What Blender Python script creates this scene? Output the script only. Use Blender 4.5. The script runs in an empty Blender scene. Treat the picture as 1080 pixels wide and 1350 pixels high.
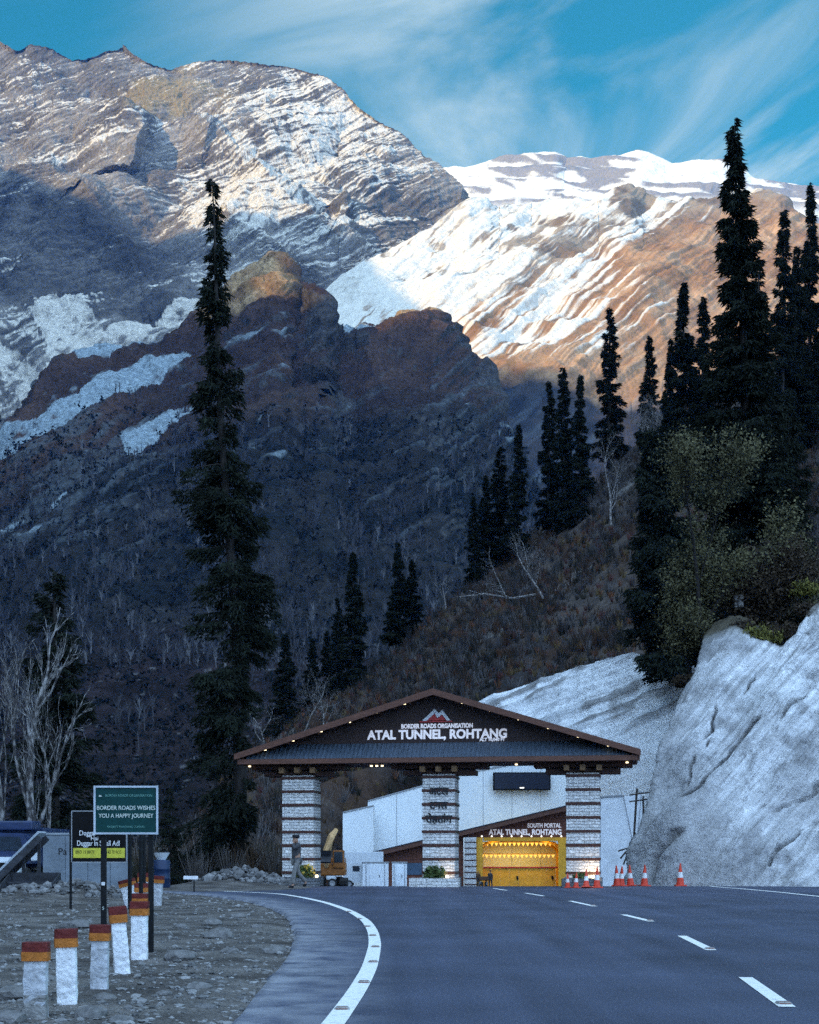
import bpy, bmesh, math, random
import numpy as np
from mathutils import Vector, Matrix

rng = np.random.default_rng(7)
random.seed(7)
R = math.radians
scene = bpy.context.scene
col = scene.collection

# ------------------------------------------------------------------ camera
FPX, CX, HY, CH = 1800.0, 540.0, 1128.0, 1.39
cam_d = bpy.data.cameras.new("camera")
cam = bpy.data.objects.new("camera", cam_d)
col.objects.link(cam)
cam.location = (0, 0, CH)
cam.rotation_euler = (R(90), 0, 0)
cam_d.sensor_fit = 'VERTICAL'
cam_d.sensor_height = 36.0
cam_d.lens = 36.0 * FPX / 1350.0
cam_d.shift_y = (HY - 675.0) / 1350.0
cam_d.clip_start = 0.1
cam_d.clip_end = 60000
scene.camera = cam

# ------------------------------------------------------------------ light
SUN = Vector((-0.76, -0.54, 0.35)).normalized()
SUN_EL = math.asin(SUN.z)
SUN_AZ = math.atan2(SUN.x, SUN.y)
sd = bpy.data.lights.new("sun", 'SUN')
sd.energy = 4.3
sd.angle = R(0.5)
sd.color = (1.0, 0.68, 0.27)
so = bpy.data.objects.new("sun", sd)
col.objects.link(so)
so.rotation_euler = SUN.to_track_quat('Z', 'Y').to_euler()

world = bpy.data.worlds.new("World")
scene.world = world
world.use_nodes = True
wn = world.node_tree
wn.nodes.clear()
def WN(t, **kw):
    n = wn.nodes.new(t)
    for k, v in kw.items():
        setattr(n, k, v)
    return n
wl = wn.links.new
sky = WN('ShaderNodeTexSky', sky_type='NISHITA', sun_disc=False)
sky.sun_elevation = SUN_EL
sky.sun_rotation = SUN_AZ
sky.altitude = 3000
sky.air_density = 1.1
sky.dust_density = 0.6
sky.ozone_density = 2.0
tint = WN('ShaderNodeMix', data_type='RGBA', blend_type='MULTIPLY')
tint.inputs[0].default_value = 1.0
tint.inputs[7].default_value = (0.22, 1.38, 1.12, 1)
wl(sky.outputs[0], tint.inputs[6])
tc = WN('ShaderNodeTexCoord')
# wind blown cirrus: streaks run along one direction of the sky
mp = WN('ShaderNodeMapping')
mp.inputs['Rotation'].default_value = (0, R(20), 0)
mp2 = WN('ShaderNodeMapping')
mp2.inputs['Scale'].default_value = (1.7, 1.5, 6.0)
mp2.inputs['Location'].default_value = (3.1, 0.4, 1.6)
wl(tc.outputs['Generated'], mp.inputs[0])
wl(mp.outputs[0], mp2.inputs[0])
ns = WN('ShaderNodeTexNoise')
ns.inputs['Scale'].default_value = 1.5
ns.inputs['Detail'].default_value = 9
ns.inputs['Roughness'].default_value = 0.55
ns.inputs['Distortion'].default_value = 0.8
wl(mp2.outputs[0], ns.inputs[0])
rampc = WN('ShaderNodeMapRange', interpolation_type='SMOOTHSTEP')
rampc.inputs[1].default_value = 0.42
rampc.inputs[2].default_value = 0.64
wl(ns.outputs[0], rampc.inputs[0])
sep = WN('ShaderNodeSeparateXYZ')
wl(tc.outputs['Generated'], sep.inputs[0])
sidef = WN('ShaderNodeMapRange', interpolation_type='SMOOTHSTEP')
sidef.inputs[1].default_value = -0.22
sidef.inputs[2].default_value = 0.10
sidef.inputs[3].default_value = 0.04
sidef.inputs[4].default_value = 1.0
wl(sep.outputs[0], sidef.inputs[0])
cm = WN('ShaderNodeMath', operation='MULTIPLY')
wl(rampc.outputs[0], cm.inputs[0])
wl(sidef.outputs[0], cm.inputs[1])
# added bright fill over the unseen sky behind the camera, lights the shade
sky_fill = WN('ShaderNodeMapRange', interpolation_type='SMOOTHSTEP')
sky_fill.inputs[1].default_value = 0.45
sky_fill.inputs[2].default_value = -0.25
sky_fill.inputs[3].default_value = 0.0
sky_fill.inputs[4].default_value = 0.85
wl(sep.outputs[1], sky_fill.inputs[0])
ca = WN('ShaderNodeMath', operation='MAXIMUM')
wl(cm.outputs[0], ca.inputs[0])
wl(sky_fill.outputs[0], ca.inputs[1])
cloudcol = WN('ShaderNodeMix', data_type='RGBA')
cloudcol.inputs[6].default_value = (5.0, 5.9, 5.9, 1)       # thin cirrus
cloudcol.inputs[7].default_value = (11.2, 16.4, 23.6, 1)     # added fill behind the camera
wl(sky_fill.outputs[0], cloudcol.inputs[0])
mixc = WN('ShaderNodeMix', data_type='RGBA')
wl(ca.outputs[0], mixc.inputs[0])
wl(tint.outputs[2], mixc.inputs[6])
wl(cloudcol.outputs[2], mixc.inputs[7])
bg = WN('ShaderNodeBackground')
bg.inputs[1].default_value = 0.12
wl(mixc.outputs[2], bg.inputs[0])
wo = WN('ShaderNodeOutputWorld')
wl(bg.outputs[0], wo.inputs[0])

vs = scene.view_settings
vs.view_transform = 'Standard'
vs.look = 'None'
vs.exposure = 0.5
vs.gamma = 1.0
vs.use_curve_mapping = False
scene.cycles.max_bounces = 5
scene.cycles.diffuse_bounces = 3
scene.cycles.sample_clamp_indirect = 1.5
scene.cycles.volume_bounces = 0
scene.cycles.use_denoising = False

# ------------------------------------------------------------------ helpers
def P(x, y, Z):
    """where the sight line of the photograph's pixel meets the distance Z"""
    return Vector(((x - CX) / FPX * Z, Z, CH + (HY - y) / FPX * Z))

def ground_z(Y):
    """the road is level up to its crest, then falls towards the portal"""
    return -0.0245 * max(0.0, Y - 62.0) if Y < 260 else -0.0245 * 198

def tag(o, label=None, cat=None, group=None, kind=None):
    if label: o["label"] = label
    if cat: o["category"] = cat
    if group: o["group"] = group
    if kind: o["kind"] = kind
    return o

def thing(name, label, cat, loc=(0, 0, 0), rz=0.0, group=None):
    o = bpy.data.objects.new(name, None)
    o.empty_display_size = 0.2
    col.objects.link(o)
    o.location = loc
    o.rotation_euler = (0, 0, rz)
    return tag(o, label, cat, group)

def new_obj(name, me, mat=None, parent=None):
    o = bpy.data.objects.new(name, me)
    col.objects.link(o)
    if mat is not None and not me.materials:
        me.materials.append(mat)
    if parent is not None:
        o.parent = parent
    return o

def children_of(o):
    return [c for c in list(col.objects) if c.parent == o]

def copy_tree(o, parent=None):
    c = o.copy()
    col.objects.link(c)
    if parent is not None:
        c.parent = parent
    for ch in children_of(o):
        copy_tree(ch, c)
    return c

def mesh_arrays(name, V, F, smooth=False, attrs=None):
    """mesh from numpy vertices and an (n,3) or (n,4) array of faces"""
    V = np.asarray(V, dtype=np.float32).reshape(-1, 3)
    F = np.asarray(F, dtype=np.int32)
    k = F.shape[1]
    me = bpy.data.meshes.new(name)
    me.vertices.add(len(V))
    me.vertices.foreach_set("co", V.ravel())
    me.loops.add(F.size)
    me.loops.foreach_set("vertex_index", F.ravel())
    me.polygons.add(len(F))
    me.polygons.foreach_set("loop_start", np.arange(0, F.size, k, dtype=np.int32))
    me.polygons.foreach_set("loop_total", np.full(len(F), k, dtype=np.int32))
    me.polygons.foreach_set("use_smooth", np.full(len(F), smooth, dtype=bool))
    if attrs:
        for an, arr in attrs.items():
            arr = np.asarray(arr, dtype=np.float32)
            if arr.ndim == 1:
                a = me.attributes.new(an, 'FLOAT', 'POINT')
                a.data.foreach_set("value", arr)
            else:
                a = me.attributes.new(an, 'FLOAT_COLOR', 'POINT')
                rgba = np.ones((len(V), 4), dtype=np.float32)
                rgba[:, :3] = arr
                a.data.foreach_set("color", rgba.ravel())
    me.update(calc_edges=True)
    me.validate()
    return me

class MB:
    """collects boxes, bars and tubes and links them as one mesh object"""
    def __init__(s):
        s.v = []; s.f = []
    def add(s, vs_, fs_):
        b = len(s.v)
        s.v += [tuple(p) for p in vs_]
        s.f += [[i + b for i in f] for f in fs_]
        return s
    def box(s, c, d, rot=None):
        x, y, z = d[0] / 2, d[1] / 2, d[2] / 2
        pts = [Vector((sx * x, sy * y, sz * z)) for sz in (-1, 1) for sy in (-1, 1) for sx in (-1, 1)]
        if rot is not None:
            pts = [rot @ p for p in pts]
        c = Vector(c)
        return s.add([p + c for p in pts], [(0, 2, 3, 1), (4, 5, 7, 6), (0, 1, 5, 4), (2, 6, 7, 3), (0, 4, 6, 2), (1, 3, 7, 5)])
    def bbox(s, c, d, bev=0.02, rot=None):
        """box with chamfered edges"""
        bm = bmesh.new()
        bmesh.ops.create_cube(bm, size=1.0)
        for v in bm.verts:
            v.co = Vector((v.co.x * d[0], v.co.y * d[1], v.co.z * d[2]))
        bmesh.ops.bevel(bm, geom=bm.edges[:], offset=bev, segments=2, affect='EDGES', profile=0.6)
        bm.verts.index_update()
        vv = [(rot @ v.co if rot is not None else v.co) + Vector(c) for v in bm.verts]
        ff = [[v.index for v in f.verts] for f in bm.faces]
        bm.free()
        return s.add(vv, ff)
    def prism(s, poly, y0, y1):
        """polygon in xz pushed along y"""
        n = len(poly)
        v = [(p[0], y0, p[1]) for p in poly] + [(p[0], y1, p[1]) for p in poly]
        f = [list(range(n)), list(range(2 * n - 1, n - 1, -1))]
        for i in range(n):
            j = (i + 1) % n
            f.append([i, i + n, j + n, j])
        return s.add(v, f)
    def prism_x(s, poly, x0, x1):
        """polygon in yz pushed along x"""
        n = len(poly)
        v = [(x0, p[0], p[1]) for p in poly] + [(x1, p[0], p[1]) for p in poly]
        f = [list(range(n - 1, -1, -1)), list(range(n, 2 * n))]
        for i in range(n):
            j = (i + 1) % n
            f.append([i, j, j + n, i + n])
        return s.add(v, f)
    def tube(s, pts, rad, n=8, cap=True):
        pts = [Vector(p) for p in pts]
        if not hasattr(rad, '__len__'):
            rad = [rad] * len(pts)
        rings = []
        up = None
        for i, p in enumerate(pts):
            a = pts[max(0, i - 1)]; b = pts[min(len(pts) - 1, i + 1)]
            t = (b - a).normalized() if (b - a).length > 1e-9 else Vector((0, 0, 1))
            if up is None:
                ref = Vector((0, 0, 1)) if abs(t.z) < 0.9 else Vector((1, 0, 0))
                up = t.cross(ref).normalized()
            up = (up - t * up.dot(t)).normalized()
            w = t.cross(up)
            rings.append([p + (up * math.cos(2 * math.pi * k / n) + w * math.sin(2 * math.pi * k / n)) * rad[i] for k in range(n)])
        v = [q for r in rings for q in r]
        f = []
        for i in range(len(pts) - 1):
            for k in range(n):
                k2 = (k + 1) % n
                f.append([i * n + k, i * n + k2, (i + 1) * n + k2, (i + 1) * n + k])
        if cap:
            f.append(list(range(n - 1, -1, -1)))
            f.append([(len(pts) - 1) * n + k for k in range(n)])
        return s.add(v, f)
    def lathe(s, prof, c=(0, 0, 0), n=16):
        c = Vector(c)
        v = []; f = []
        for (r, z) in prof:
            for k in range(n):
                a = 2 * math.pi * k / n
                v.append(c + Vector((r * math.cos(a), r * math.sin(a), z)))
        m = len(prof)
        for i in range(m - 1):
            for k in range(n):
                k2 = (k + 1) % n
                f.append([i * n + k, i * n + k2, (i + 1) * n + k2, (i + 1) * n + k])
        f.append(list(range(n - 1, -1, -1)))
        f.append([(m - 1) * n + k for k in range(n)])
        return s.add(v, f)
    def mesh(s, name, smooth=False):
        me = bpy.data.meshes.new(name)
        me.from_pydata(s.v, [], s.f)
        if smooth:
            me.polygons.foreach_set("use_smooth", np.ones(len(me.polygons), dtype=bool))
        me.validate()
        bm = bmesh.new(); bm.from_mesh(me)
        bmesh.ops.recalc_face_normals(bm, faces=bm.faces[:])
        bm.to_mesh(me); bm.free()
        me.update()
        return me
    def build(s, name, mat, parent=None, smooth=False):
        return new_obj(name, s.mesh(name, smooth), mat, parent)

# ------------------------------------------------------------------ noise
def _hash(ix, iy, iz, seed):
    n = (ix.astype(np.uint32) * np.uint32(374761393) + iy.astype(np.uint32) * np.uint32(668265263)
         + iz.astype(np.uint32) * np.uint32(2246822519) + np.uint32(seed * 3266489917 & 0xffffffff))
    n = (n ^ (n >> np.uint32(13))) * np.uint32(1274126177)
    n = (n ^ (n >> np.uint32(15))) * np.uint32(2654435761)
    n = n ^ (n >> np.uint32(16))
    return n.astype(np.float32) * np.float32(1.0 / 4294967295.0)

def vnoise(p, seed=0):
    p = np.asarray(p, dtype=np.float32)
    q = np.floor(p)
    f = p - q
    q = q.astype(np.int64)
    f = f * f * f * (f * (f * 6 - 15) + 10)
    ix, iy, iz = q[:, 0], q[:, 1], q[:, 2]
    fx, fy, fz = f[:, 0], f[:, 1], f[:, 2]
    r = 0
    for dz in (0, 1):
        wz = fz if dz else 1 - fz
        for dy in (0, 1):
            wy = fy if dy else 1 - fy
            a = _hash(ix, iy + dy, iz + dz, seed)
            b = _hash(ix + 1, iy + dy, iz + dz, seed)
            r = r + (a + (b - a) * fx) * wy * wz
    return r * 2 - 1

_rotm = np.array([[0.36, 0.48, -0.8], [-0.8, 0.60, 0.0], [0.48, 0.64, 0.60]], dtype=np.float32)
def fbm(p, scale, octaves=5, seed=0, gain=0.5, ridged=False):
    p = np.asarray(p, dtype=np.float32) / scale
    a = 1.0; tot = 0; norm = 0
    for o in range(octaves):
        n = vnoise(p, seed + o * 17)
        if ridged:
            n = 1 - 2 * np.abs(n)
        tot = tot + n * a
        norm += a
        a *= gain
        p = (p @ _rotm.T) * 2.03 + 11.7
    return tot / norm

def sstep(x, a, b):
    t = np.clip((x - a) / (b - a), 0, 1)
    return t * t * (3 - 2 * t)

def in_poly(x, y, poly):
    r = np.zeros(x.shape, dtype=bool)
    n = len(poly)
    for i in range(n):
        x1, y1 = poly[i]; x2, y2 = poly[(i + 1) % n]
        c = ((y1 > y) != (y2 > y)) & (x < (x2 - x1) * (y - y1) / (y2 - y1 + 1e-9) + x1)
        r ^= c
    return r

def seg_side(x, y, pts):
    """distance to a polyline and on which side of it a point lies (+ to the right of its direction)"""
    best = np.full(x.shape, 1e9, dtype=np.float32); side = np.zeros(x.shape, dtype=np.float32)
    tt = np.zeros(x.shape, dtype=np.float32)
    n = len(pts) - 1
    for i in range(n):
        ax, ay = pts[i]; bx, by = pts[i + 1]
        dx, dy = bx - ax, by - ay
        t = np.clip(((x - ax) * dx + (y - ay) * dy) / (dx * dx + dy * dy), 0, 1)
        d = np.hypot(x - ax - t * dx, y - ay - t * dy)
        cr = dx * (y - ay) - dy * (x - ax)
        m = d < best
        best = np.where(m, d, best); side = np.where(m, np.sign(cr), side); tt = np.where(m, (i + t) / n, tt)
    return best, side, tt

# ------------------------------------------------------------------ materials
def mat_new(name):
    m = bpy.data.materials.new(name)
    m.use_nodes = True
    nt = m.node_tree
    nt.nodes.clear()
    b = nt.nodes.new('ShaderNodeBsdfPrincipled')
    o = nt.nodes.new('ShaderNodeOutputMaterial')
    nt.links.new(b.outputs[0], o.inputs[0])
    return m, nt, b

def mat(name, c, rough=0.75, var=0.25, scale=6.0, bump=0.0, bscale=30.0, metal=0.0, detail=6, c2=None, spec=0.3, stretch=None):
    """plain coat with two scales of mottling and a bump of its own"""
    m, nt, b = mat_new(name)
    N = nt.nodes.new; L = nt.links.new
    t = N('ShaderNodeTexCoord')
    src = t.outputs['Object']
    if stretch:
        mpn = N('ShaderNodeMapping'); mpn.inputs['Scale'].default_value = stretch
        L(src, mpn.inputs[0]); src = mpn.outputs[0]
    n1 = N('ShaderNodeTexNoise'); n1.inputs['Scale'].default_value = scale; n1.inputs['Detail'].default_value = detail
    n1.inputs['Roughness'].default_value = 0.65
    L(src, n1.inputs[0])
    r = N('ShaderNodeMapRange'); r.inputs[1].default_value = 0.3; r.inputs[2].default_value = 0.7
    L(n1.outputs[0], r.inputs[0])
    mx = N('ShaderNodeMix'); mx.data_type = 'RGBA'
    L(r.outputs[0], mx.inputs[0])
    lo = [max(0, k * (1 - var)) for k in c]
    hi = [min(1, k * (1 + var)) for k in (c2 or c)]
    mx.inputs[6].default_value = (*lo, 1); mx.inputs[7].default_value = (*hi, 1)
    L(mx.outputs[2], b.inputs['Base Color'])
    b.inputs['Roughness'].default_value = rough
    b.inputs['Metallic'].default_value = metal
    b.inputs['Specular IOR Level'].default_value = spec
    if bump > 0:
        n2 = N('ShaderNodeTexNoise'); n2.inputs['Scale'].default_value = bscale; n2.inputs['Detail'].default_value = 5
        L(src, n2.inputs[0])
        bp = N('ShaderNodeBump'); bp.inputs['Strength'].default_value = bump; bp.inputs['Distance'].default_value = 0.05
        L(n2.outputs[0], bp.inputs['Height'])
        L(bp.outputs[0], b.inputs['Normal'])
    return m

def mat_attr(name, rough=0.9, var=0.2, scale=0.05, bump=0.3, bscale=0.1, bdist=3.0, spec=0.1):
    """surface whose own colour is stored on its vertices, with finer mottling and bump"""
    m, nt, b = mat_new(name)
    N = nt.nodes.new; L = nt.links.new
    a = N('ShaderNodeAttribute'); a.attribute_name = 'albedo'
    t = N('ShaderNodeTexCoord')
    n1 = N('ShaderNodeTexNoise'); n1.inputs['Scale'].default_value = scale; n1.inputs['Detail'].default_value = 8
    n1.inputs['Roughness'].default_value = 0.7
    L(t.outputs['Object'], n1.inputs[0])
    r = N('ShaderNodeMapRange'); r.inputs[1].default_value = 0.3; r.inputs[2].default_value = 0.7
    r.inputs[3].default_value = 1 - var; r.inputs[4].default_value = 1 + var
    L(n1.outputs[0], r.inputs[0])
    mx = N('ShaderNodeVectorMath'); mx.operation = 'SCALE'
    L(a.outputs['Color'], mx.inputs[0]); L(r.outputs[0], mx.inputs['Scale'])
    L(mx.outputs[0], b.inputs['Base Color'])
    b.inputs['Roughness'].default_value = rough
    b.inputs['Specular IOR Level'].default_value = spec
    if bump > 0:
        n2 = N('ShaderNodeTexNoise'); n2.inputs['Scale'].default_value = bscale; n2.inputs['Detail'].default_value = 6
        n2.inputs['Roughness'].default_value = 0.65
        L(t.outputs['Object'], n2.inputs[0])
        bp = N('ShaderNodeBump'); bp.inputs['Strength'].default_value = bump; bp.inputs['Distance'].default_value = bdist
        L(n2.outputs[0], bp.inputs['Height'])
        L(bp.outputs[0], b.inputs['Normal'])
    return m

def mat_emit(name, c, s):
    m, nt, b = mat_new(name)
    b.inputs['Base Color'].default_value = (*c, 1)
    b.inputs['Emission Color'].default_value = (*c, 1)
    b.inputs['Emission Strength'].default_value = s
    return m

def text_obj(body, size, mat_, parent, loc, rot=(R(90), 0, 0), name='lettering', width=None, extrude=0.02, offset=0.0, align='CENTER'):
    cu = bpy.data.curves.new(name, 'FONT')
    cu.body = body
    cu.size = size
    cu.extrude = extrude
    cu.offset = offset
    cu.align_x = align
    cu.align_y = 'CENTER'
    cu.resolution_u = 3
    tmp = bpy.data.objects.new(name + '_tmp', cu)
    col.objects.link(tmp)
    bpy.context.view_layer.update()
    dg = bpy.context.evaluated_depsgraph_get()
    me = bpy.data.meshes.new_from_object(tmp.evaluated_get(dg))
    bpy.data.objects.remove(tmp)
    bpy.data.curves.remove(cu)
    me.name = name
    if width and len(me.vertices):
        xs = [v.co.x for v in me.vertices]
        k = width / (max(xs) - min(xs))
        for v in me.vertices:
            v.co.x *= k
    me.materials.clear()
    me.materials.append(mat_)
    o = new_obj(name, me, None, parent)
    o.location = loc
    o.rotation_euler = rot
    return o

# ------------------------------------------------------------------ the air of the valley
hz_me = bpy.data.meshes.new('haze')
hx, hy0, hy1, hz0, hz1 = 9700.0, -9700.0, 9900.0, -8.0, 2950.0
hz_me.from_pydata([(sx * hx, yv, zv) for zv in (hz0, hz1) for yv in (hy0, hy1) for sx in (-1, 1)], [], [(0, 2, 3, 1), (4, 5, 7, 6), (0, 1, 5, 4), (2, 6, 7, 3), (0, 4, 6, 2), (1, 3, 7, 5)])
m_haze = bpy.data.materials.new('valley_air')
m_haze.use_nodes = True
m_haze.node_tree.nodes.clear()
_o = m_haze.node_tree.nodes.new('ShaderNodeOutputMaterial')
_v = m_haze.node_tree.nodes.new('ShaderNodeVolumePrincipled')
_v.inputs['Color'].default_value = (0.09, 0.34, 1.0, 1)
_v.inputs['Density'].default_value = 3.0e-5
m_haze.node_tree.links.new(_v.outputs[0], _o.inputs['Volume'])
hz_me.materials.append(m_haze)
hz_o = bpy.data.objects.new('haze', hz_me)
col.objects.link(hz_o)
tag(hz_o, 'thin blue haze filling the valley', None, None, 'stuff')

# ------------------------------------------------------------------ terrain
def loft(rows, x0, x1, nx, segs):
    """surface through rows of (pixel x, pixel y, distance) control points, front foot to back"""
    xs = np.linspace(x0, x1, nx)
    Y = []; Z = []
    for r in rows:
        a = np.array(r, dtype=float)
        Y.append(np.interp(xs, a[:, 0], a[:, 1])); Z.append(np.interp(xs, a[:, 0], a[:, 2]))
    ys = []; zs = []
    for k in range(len(rows) - 1):
        n = segs[k]
        for i in range(n + (1 if k == len(rows) - 2 else 0)):
            t = i / n
            ys.append(Y[k] + (Y[k + 1] - Y[k]) * t); zs.append(Z[k] + (Z[k + 1] - Z[k]) * t)
    py = np.array(ys); pz = np.array(zs)
    px = np.broadcast_to(xs, py.shape).copy()
    return px, py, pz

def to_world(px, py, pz):
    return np.stack([(px - CX) / FPX * pz, pz, CH + (HY - py) / FPX * pz], axis=-1)

def grid_normals(G):
    a = np.gradient(G, axis=1); b = np.gradient(G, axis=0)
    n = np.cross(a, b)
    n /= np.linalg.norm(n, axis=-1, keepdims=True) + 1e-9
    return n

def grid_faces(nt, nx):
    i = np.arange(nt - 1)[:, None] * nx + np.arange(nx - 1)[None, :]
    return np.stack([i, i + 1, i + nx + 1, i + nx], axis=-1).reshape(-1, 4)

def terrain(name, G, albedo, m, smooth=True):
    nt, nx = G.shape[:2]
    me = mesh_arrays(name, G.reshape(-1, 3), grid_faces(nt, nx), smooth, {'albedo': albedo.reshape(-1, 3)})
    o = new_obj(name, me, m)
    tag(o, kind='structure')
    return o

def gsum(x, y, lst):
    t = 0
    for (cx, cy, rx, ry, w) in lst:
        t = t + w * np.exp(-((x - cx) / rx) ** 2 - ((y - cy) / ry) ** 2)
    return t

def mixc(a, b, t):
    return np.asarray(a) * (1 - t[..., None]) + np.asarray(b) * t[..., None]

SNOW = (0.62, 0.585, 0.50)  # cream tint puts warm sunlight into the snow colour
def fb(G, scale, o=5, seed=0, ridged=False, gain=0.5):
    return fbm(G.reshape(-1, 3), scale, o, seed, gain, ridged).reshape(G.shape[:2])

m_far = mat_attr('mountain_rock', 0.9, 0.42, 0.11, 0.9, 0.10, 14.0)
m_snowy = mat_attr('snow_slope', 0.85, 0.20, 0.09, 0.7, 0.07, 9.0)
m_slope = mat_attr('shaded_slope', 0.95, 0.6, 0.16, 1.0, 0.16, 7.0)

# --- the layered rock mountain on the left
rowsA = [
    [(-200, 640, 2700), (0, 560, 2700), (150, 480, 2800), (330, 445, 2900), (450, 440, 2950), (560, 400, 3100), (690, 340, 3300)],
    [(-200, 400, 3150), (0, 395, 3150), (150, 365, 3200), (300, 330, 3250), (450, 330, 3250), (560, 325, 3380), (690, 330, 3500)],
    [(-200, 78, 4200), (-60, 62, 4200), (0, 50, 4200), (22, 62, 4150), (40, 57, 4150), (70, 62, 4150), (95, 76, 4150), (130, 66, 4150), (166, 56, 4150), (190, 74, 4100),
     (225, 90, 4100), (262, 80, 4100), (300, 76, 4100), (350, 82, 4050), (385, 88, 4050), (420, 96, 4000), (450, 113, 3950), (480, 140, 3900), (530, 177, 3850),
     (560, 205, 3800), (590, 228, 3750), (610, 245, 3700), (622, 262, 3700), (645, 300, 3700), (690, 335, 3650)],
    [(-200, 300, 5200), (690, 400, 4400)],
]
ax, ay, az = loft(rowsA, -190, 680, 800, (90, 330, 30))
nA = ax.shape
edge_fade = np.ones(nA)
edge_fade[-31:, :] = np.linspace(1, 0.3, 31)[:, None]
def spur(px, py, pts, wl, wr, amp):
    d, s, t = seg_side(px, py, pts)
    # pts run downhill; image y grows downwards so + side is the left flank seen from the camera
    fall = np.where(s > 0, np.clip(1 - d / wl, 0, 1), np.clip(1 - d / wr, 0, 1))
    return amp * fall * np.clip(np.minimum(t * 5 + 0.25, (1 - t) * 6 + 0.2), 0, 1)
off = spur(ax, ay, [(318, 190), (340, 210), (372, 238), (410, 262), (452, 296), (500, 335)], 95, 13, 150)
off += spur(ax, ay, [(290, 270), (335, 285), (368, 300), (388, 335), (402, 385)], 70, 10, 110)
off += spur(ax, ay, [(60, 100), (110, 120), (160, 128), (190, 150), (172, 190), (110, 235)], 60, 12, 120)
off += spur(ax, ay, [(215, 95), (232, 130), (262, 150), (285, 165)], 60, 10, 80)
off += spur(ax, ay, [(440, 225), (455, 240), (462, 262), (450, 275)], 45, 7, 60)
off += spur(ax, ay, [(0, 190), (60, 200), (110, 240), (160, 300), (180, 360)], 60, 14, 100)
off = off * np.clip((np.arange(nA[0])[::-1] - 30) / 95.0, 0.0, 1)[:, None]
G = to_world(ax, ay, az - off)
N0 = grid_normals(to_world(ax, ay, az))
big = fb(G, 420, 4, 3, True) * 66 + fb(G, 130, 4, 9, True) * 15
big = big * (0.3 + 0.7 * np.clip((np.arange(nA[0])[::-1] - 30) / 70.0, 0, 1))[:, None]
G = G + N0 * (big * edge_fade)[..., None] * -1.0
# bedding: layers rise to the right and dip into the face
dip = R(31)
warp = fb(G, 700, 3, 21) * 16 + fb(G, 140, 4, 22) * 7
Gs = 0.7 * to_world(ax, ay, az) + 0.3 * G
sb = Gs[..., 2] * math.cos(dip) - Gs[..., 0] * math.sin(dip) + Gs[..., 1] * 0.06 + warp
def saw(s, per, up=0.22):
    f = s / per - np.floor(s / per)
    return np.where(f < up, f / up, (1 - f) / (1 - up)), f
s1, f1 = saw(sb, 47); s2, f2 = saw(sb + 7, 17.0)
brk = sstep(fb(G, 90, 3, 33), -0.35, 0.3)
s1 = s1 * (0.25 + 0.75 * brk); cliff = sstep(gsum(ax, ay, [(40, 310, 130, 90, 1.0), (190, 370, 90, 60, .6), (395, 355, 50, 45, .8), (610, 268, 25, 25, .7)]), 0.25, 0.7)
s2 = s2 * (1 - 0.6 * cliff)
face = np.array([0.12, -0.80, 0.25])
G = G + face * ((s1 * 4.0 * brk + s2 * 2.4) * edge_fade)[..., None] + N0 * (cliff * fb(G, 70, 5, 43, True) * 16)[..., None]
fine = fb(G, 22, 5, 41, True)
G = G + N0 * (fine * 5.0 * edge_fade)[..., None]
NA = grid_normals(G)
NA *= np.sign(NA[..., 1:2]) * -1
dens = 0.475 - 0.10 * sstep(-ax, -330, -120) + gsum(ax, ay, [(50, 300, 130, 90, -0.75), (190, 370, 90, 60, -0.30), (20, 110, 60, 60, -0.14), (395, 355, 60, 55, -0.55), (545, 285, 70, 50, -0.28),
                            (180, 215, 50, 40, -0.25), (420, 150, 120, 70, 0.30), (320, 250, 110, 55, 0.24), (110, 175, 60, 30, 0.22), (480, 200, 80, 40, 0.12), (60, 215, 60, 25, 0.25),
                            (235, 130, 30, 30, -0.2), (440, 240, 30, 25, -0.3), (610, 265, 30, 30, -0.4), (210, 440, 110, 40, 0.25), (90, 430, 60, 60, 0.35)])
alg = Gs[..., 0] * math.cos(dip) + Gs[..., 2] * math.sin(dip)
def streak(la, lb, seed, o=4):
    return fbm(np.stack([alg / la, sb / lb, Gs[..., 1] / 300.0], -1).reshape(-1, 3), 1.0, o, seed, 0.55).reshape(nA)
st1 = streak(120, 7.0, 53, 5); st2 = streak(330, 34.0, 54, 5); st3 = streak(60, 3.2, 55, 3); st4 = streak(420, 75.0, 56, 4)
gul_a = fbm(np.stack([(ax * 0.82 - ay * 0.57) / 16.0, (ax * 0.57 + ay * 0.82) / 120.0, az / 900.0], -1).reshape(-1, 3), 1.0, 4, 57, 0.55, True).reshape(nA)
sn = dens - 0.03 + 0.62 * st1 + 0.36 * st2 + 0.45 * st3 + 0.55 * st4 - 0.30 * sstep(gul_a, 0.3, 0.8) + 0.22 * (0.5 - s2) + 0.20 * fb(G, 75, 5, 51) + 0.40 * (NA[..., 2] - 0.55)
snow = sstep(sn, 0.42, 0.54)
for poly in ([(38, 405), (60, 372), (110, 400), (135, 425), (190, 405), (250, 372), (300, 350), (300, 402), (250, 420), (190, 440), (110, 470), (70, 500), (45, 520), (20, 560), (-10, 580), (20, 505), (62, 470), (60, 440)],
             [(-10, 440), (20, 455), (45, 480), (60, 510), (30, 520), (-10, 470)]):
    wx = ax + 9 * fb(G, 60, 3, 61); wy = ay + 9 * fb(G, 60, 3, 62)
    inside = in_poly(wx, wy, poly)
    snow = np.maximum(snow, inside * sstep(fb(G, 40, 4, 63) + 0.3 * fb(G, 12, 3, 64), -0.28, 0.05))
rockc = mixc((0.145, 0.138, 0.125), (0.31, 0.29, 0.255), sstep(fb(G, 160, 5, 71) + 0.4 * s2 - 0.2, -0.4, 0.5))
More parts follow.
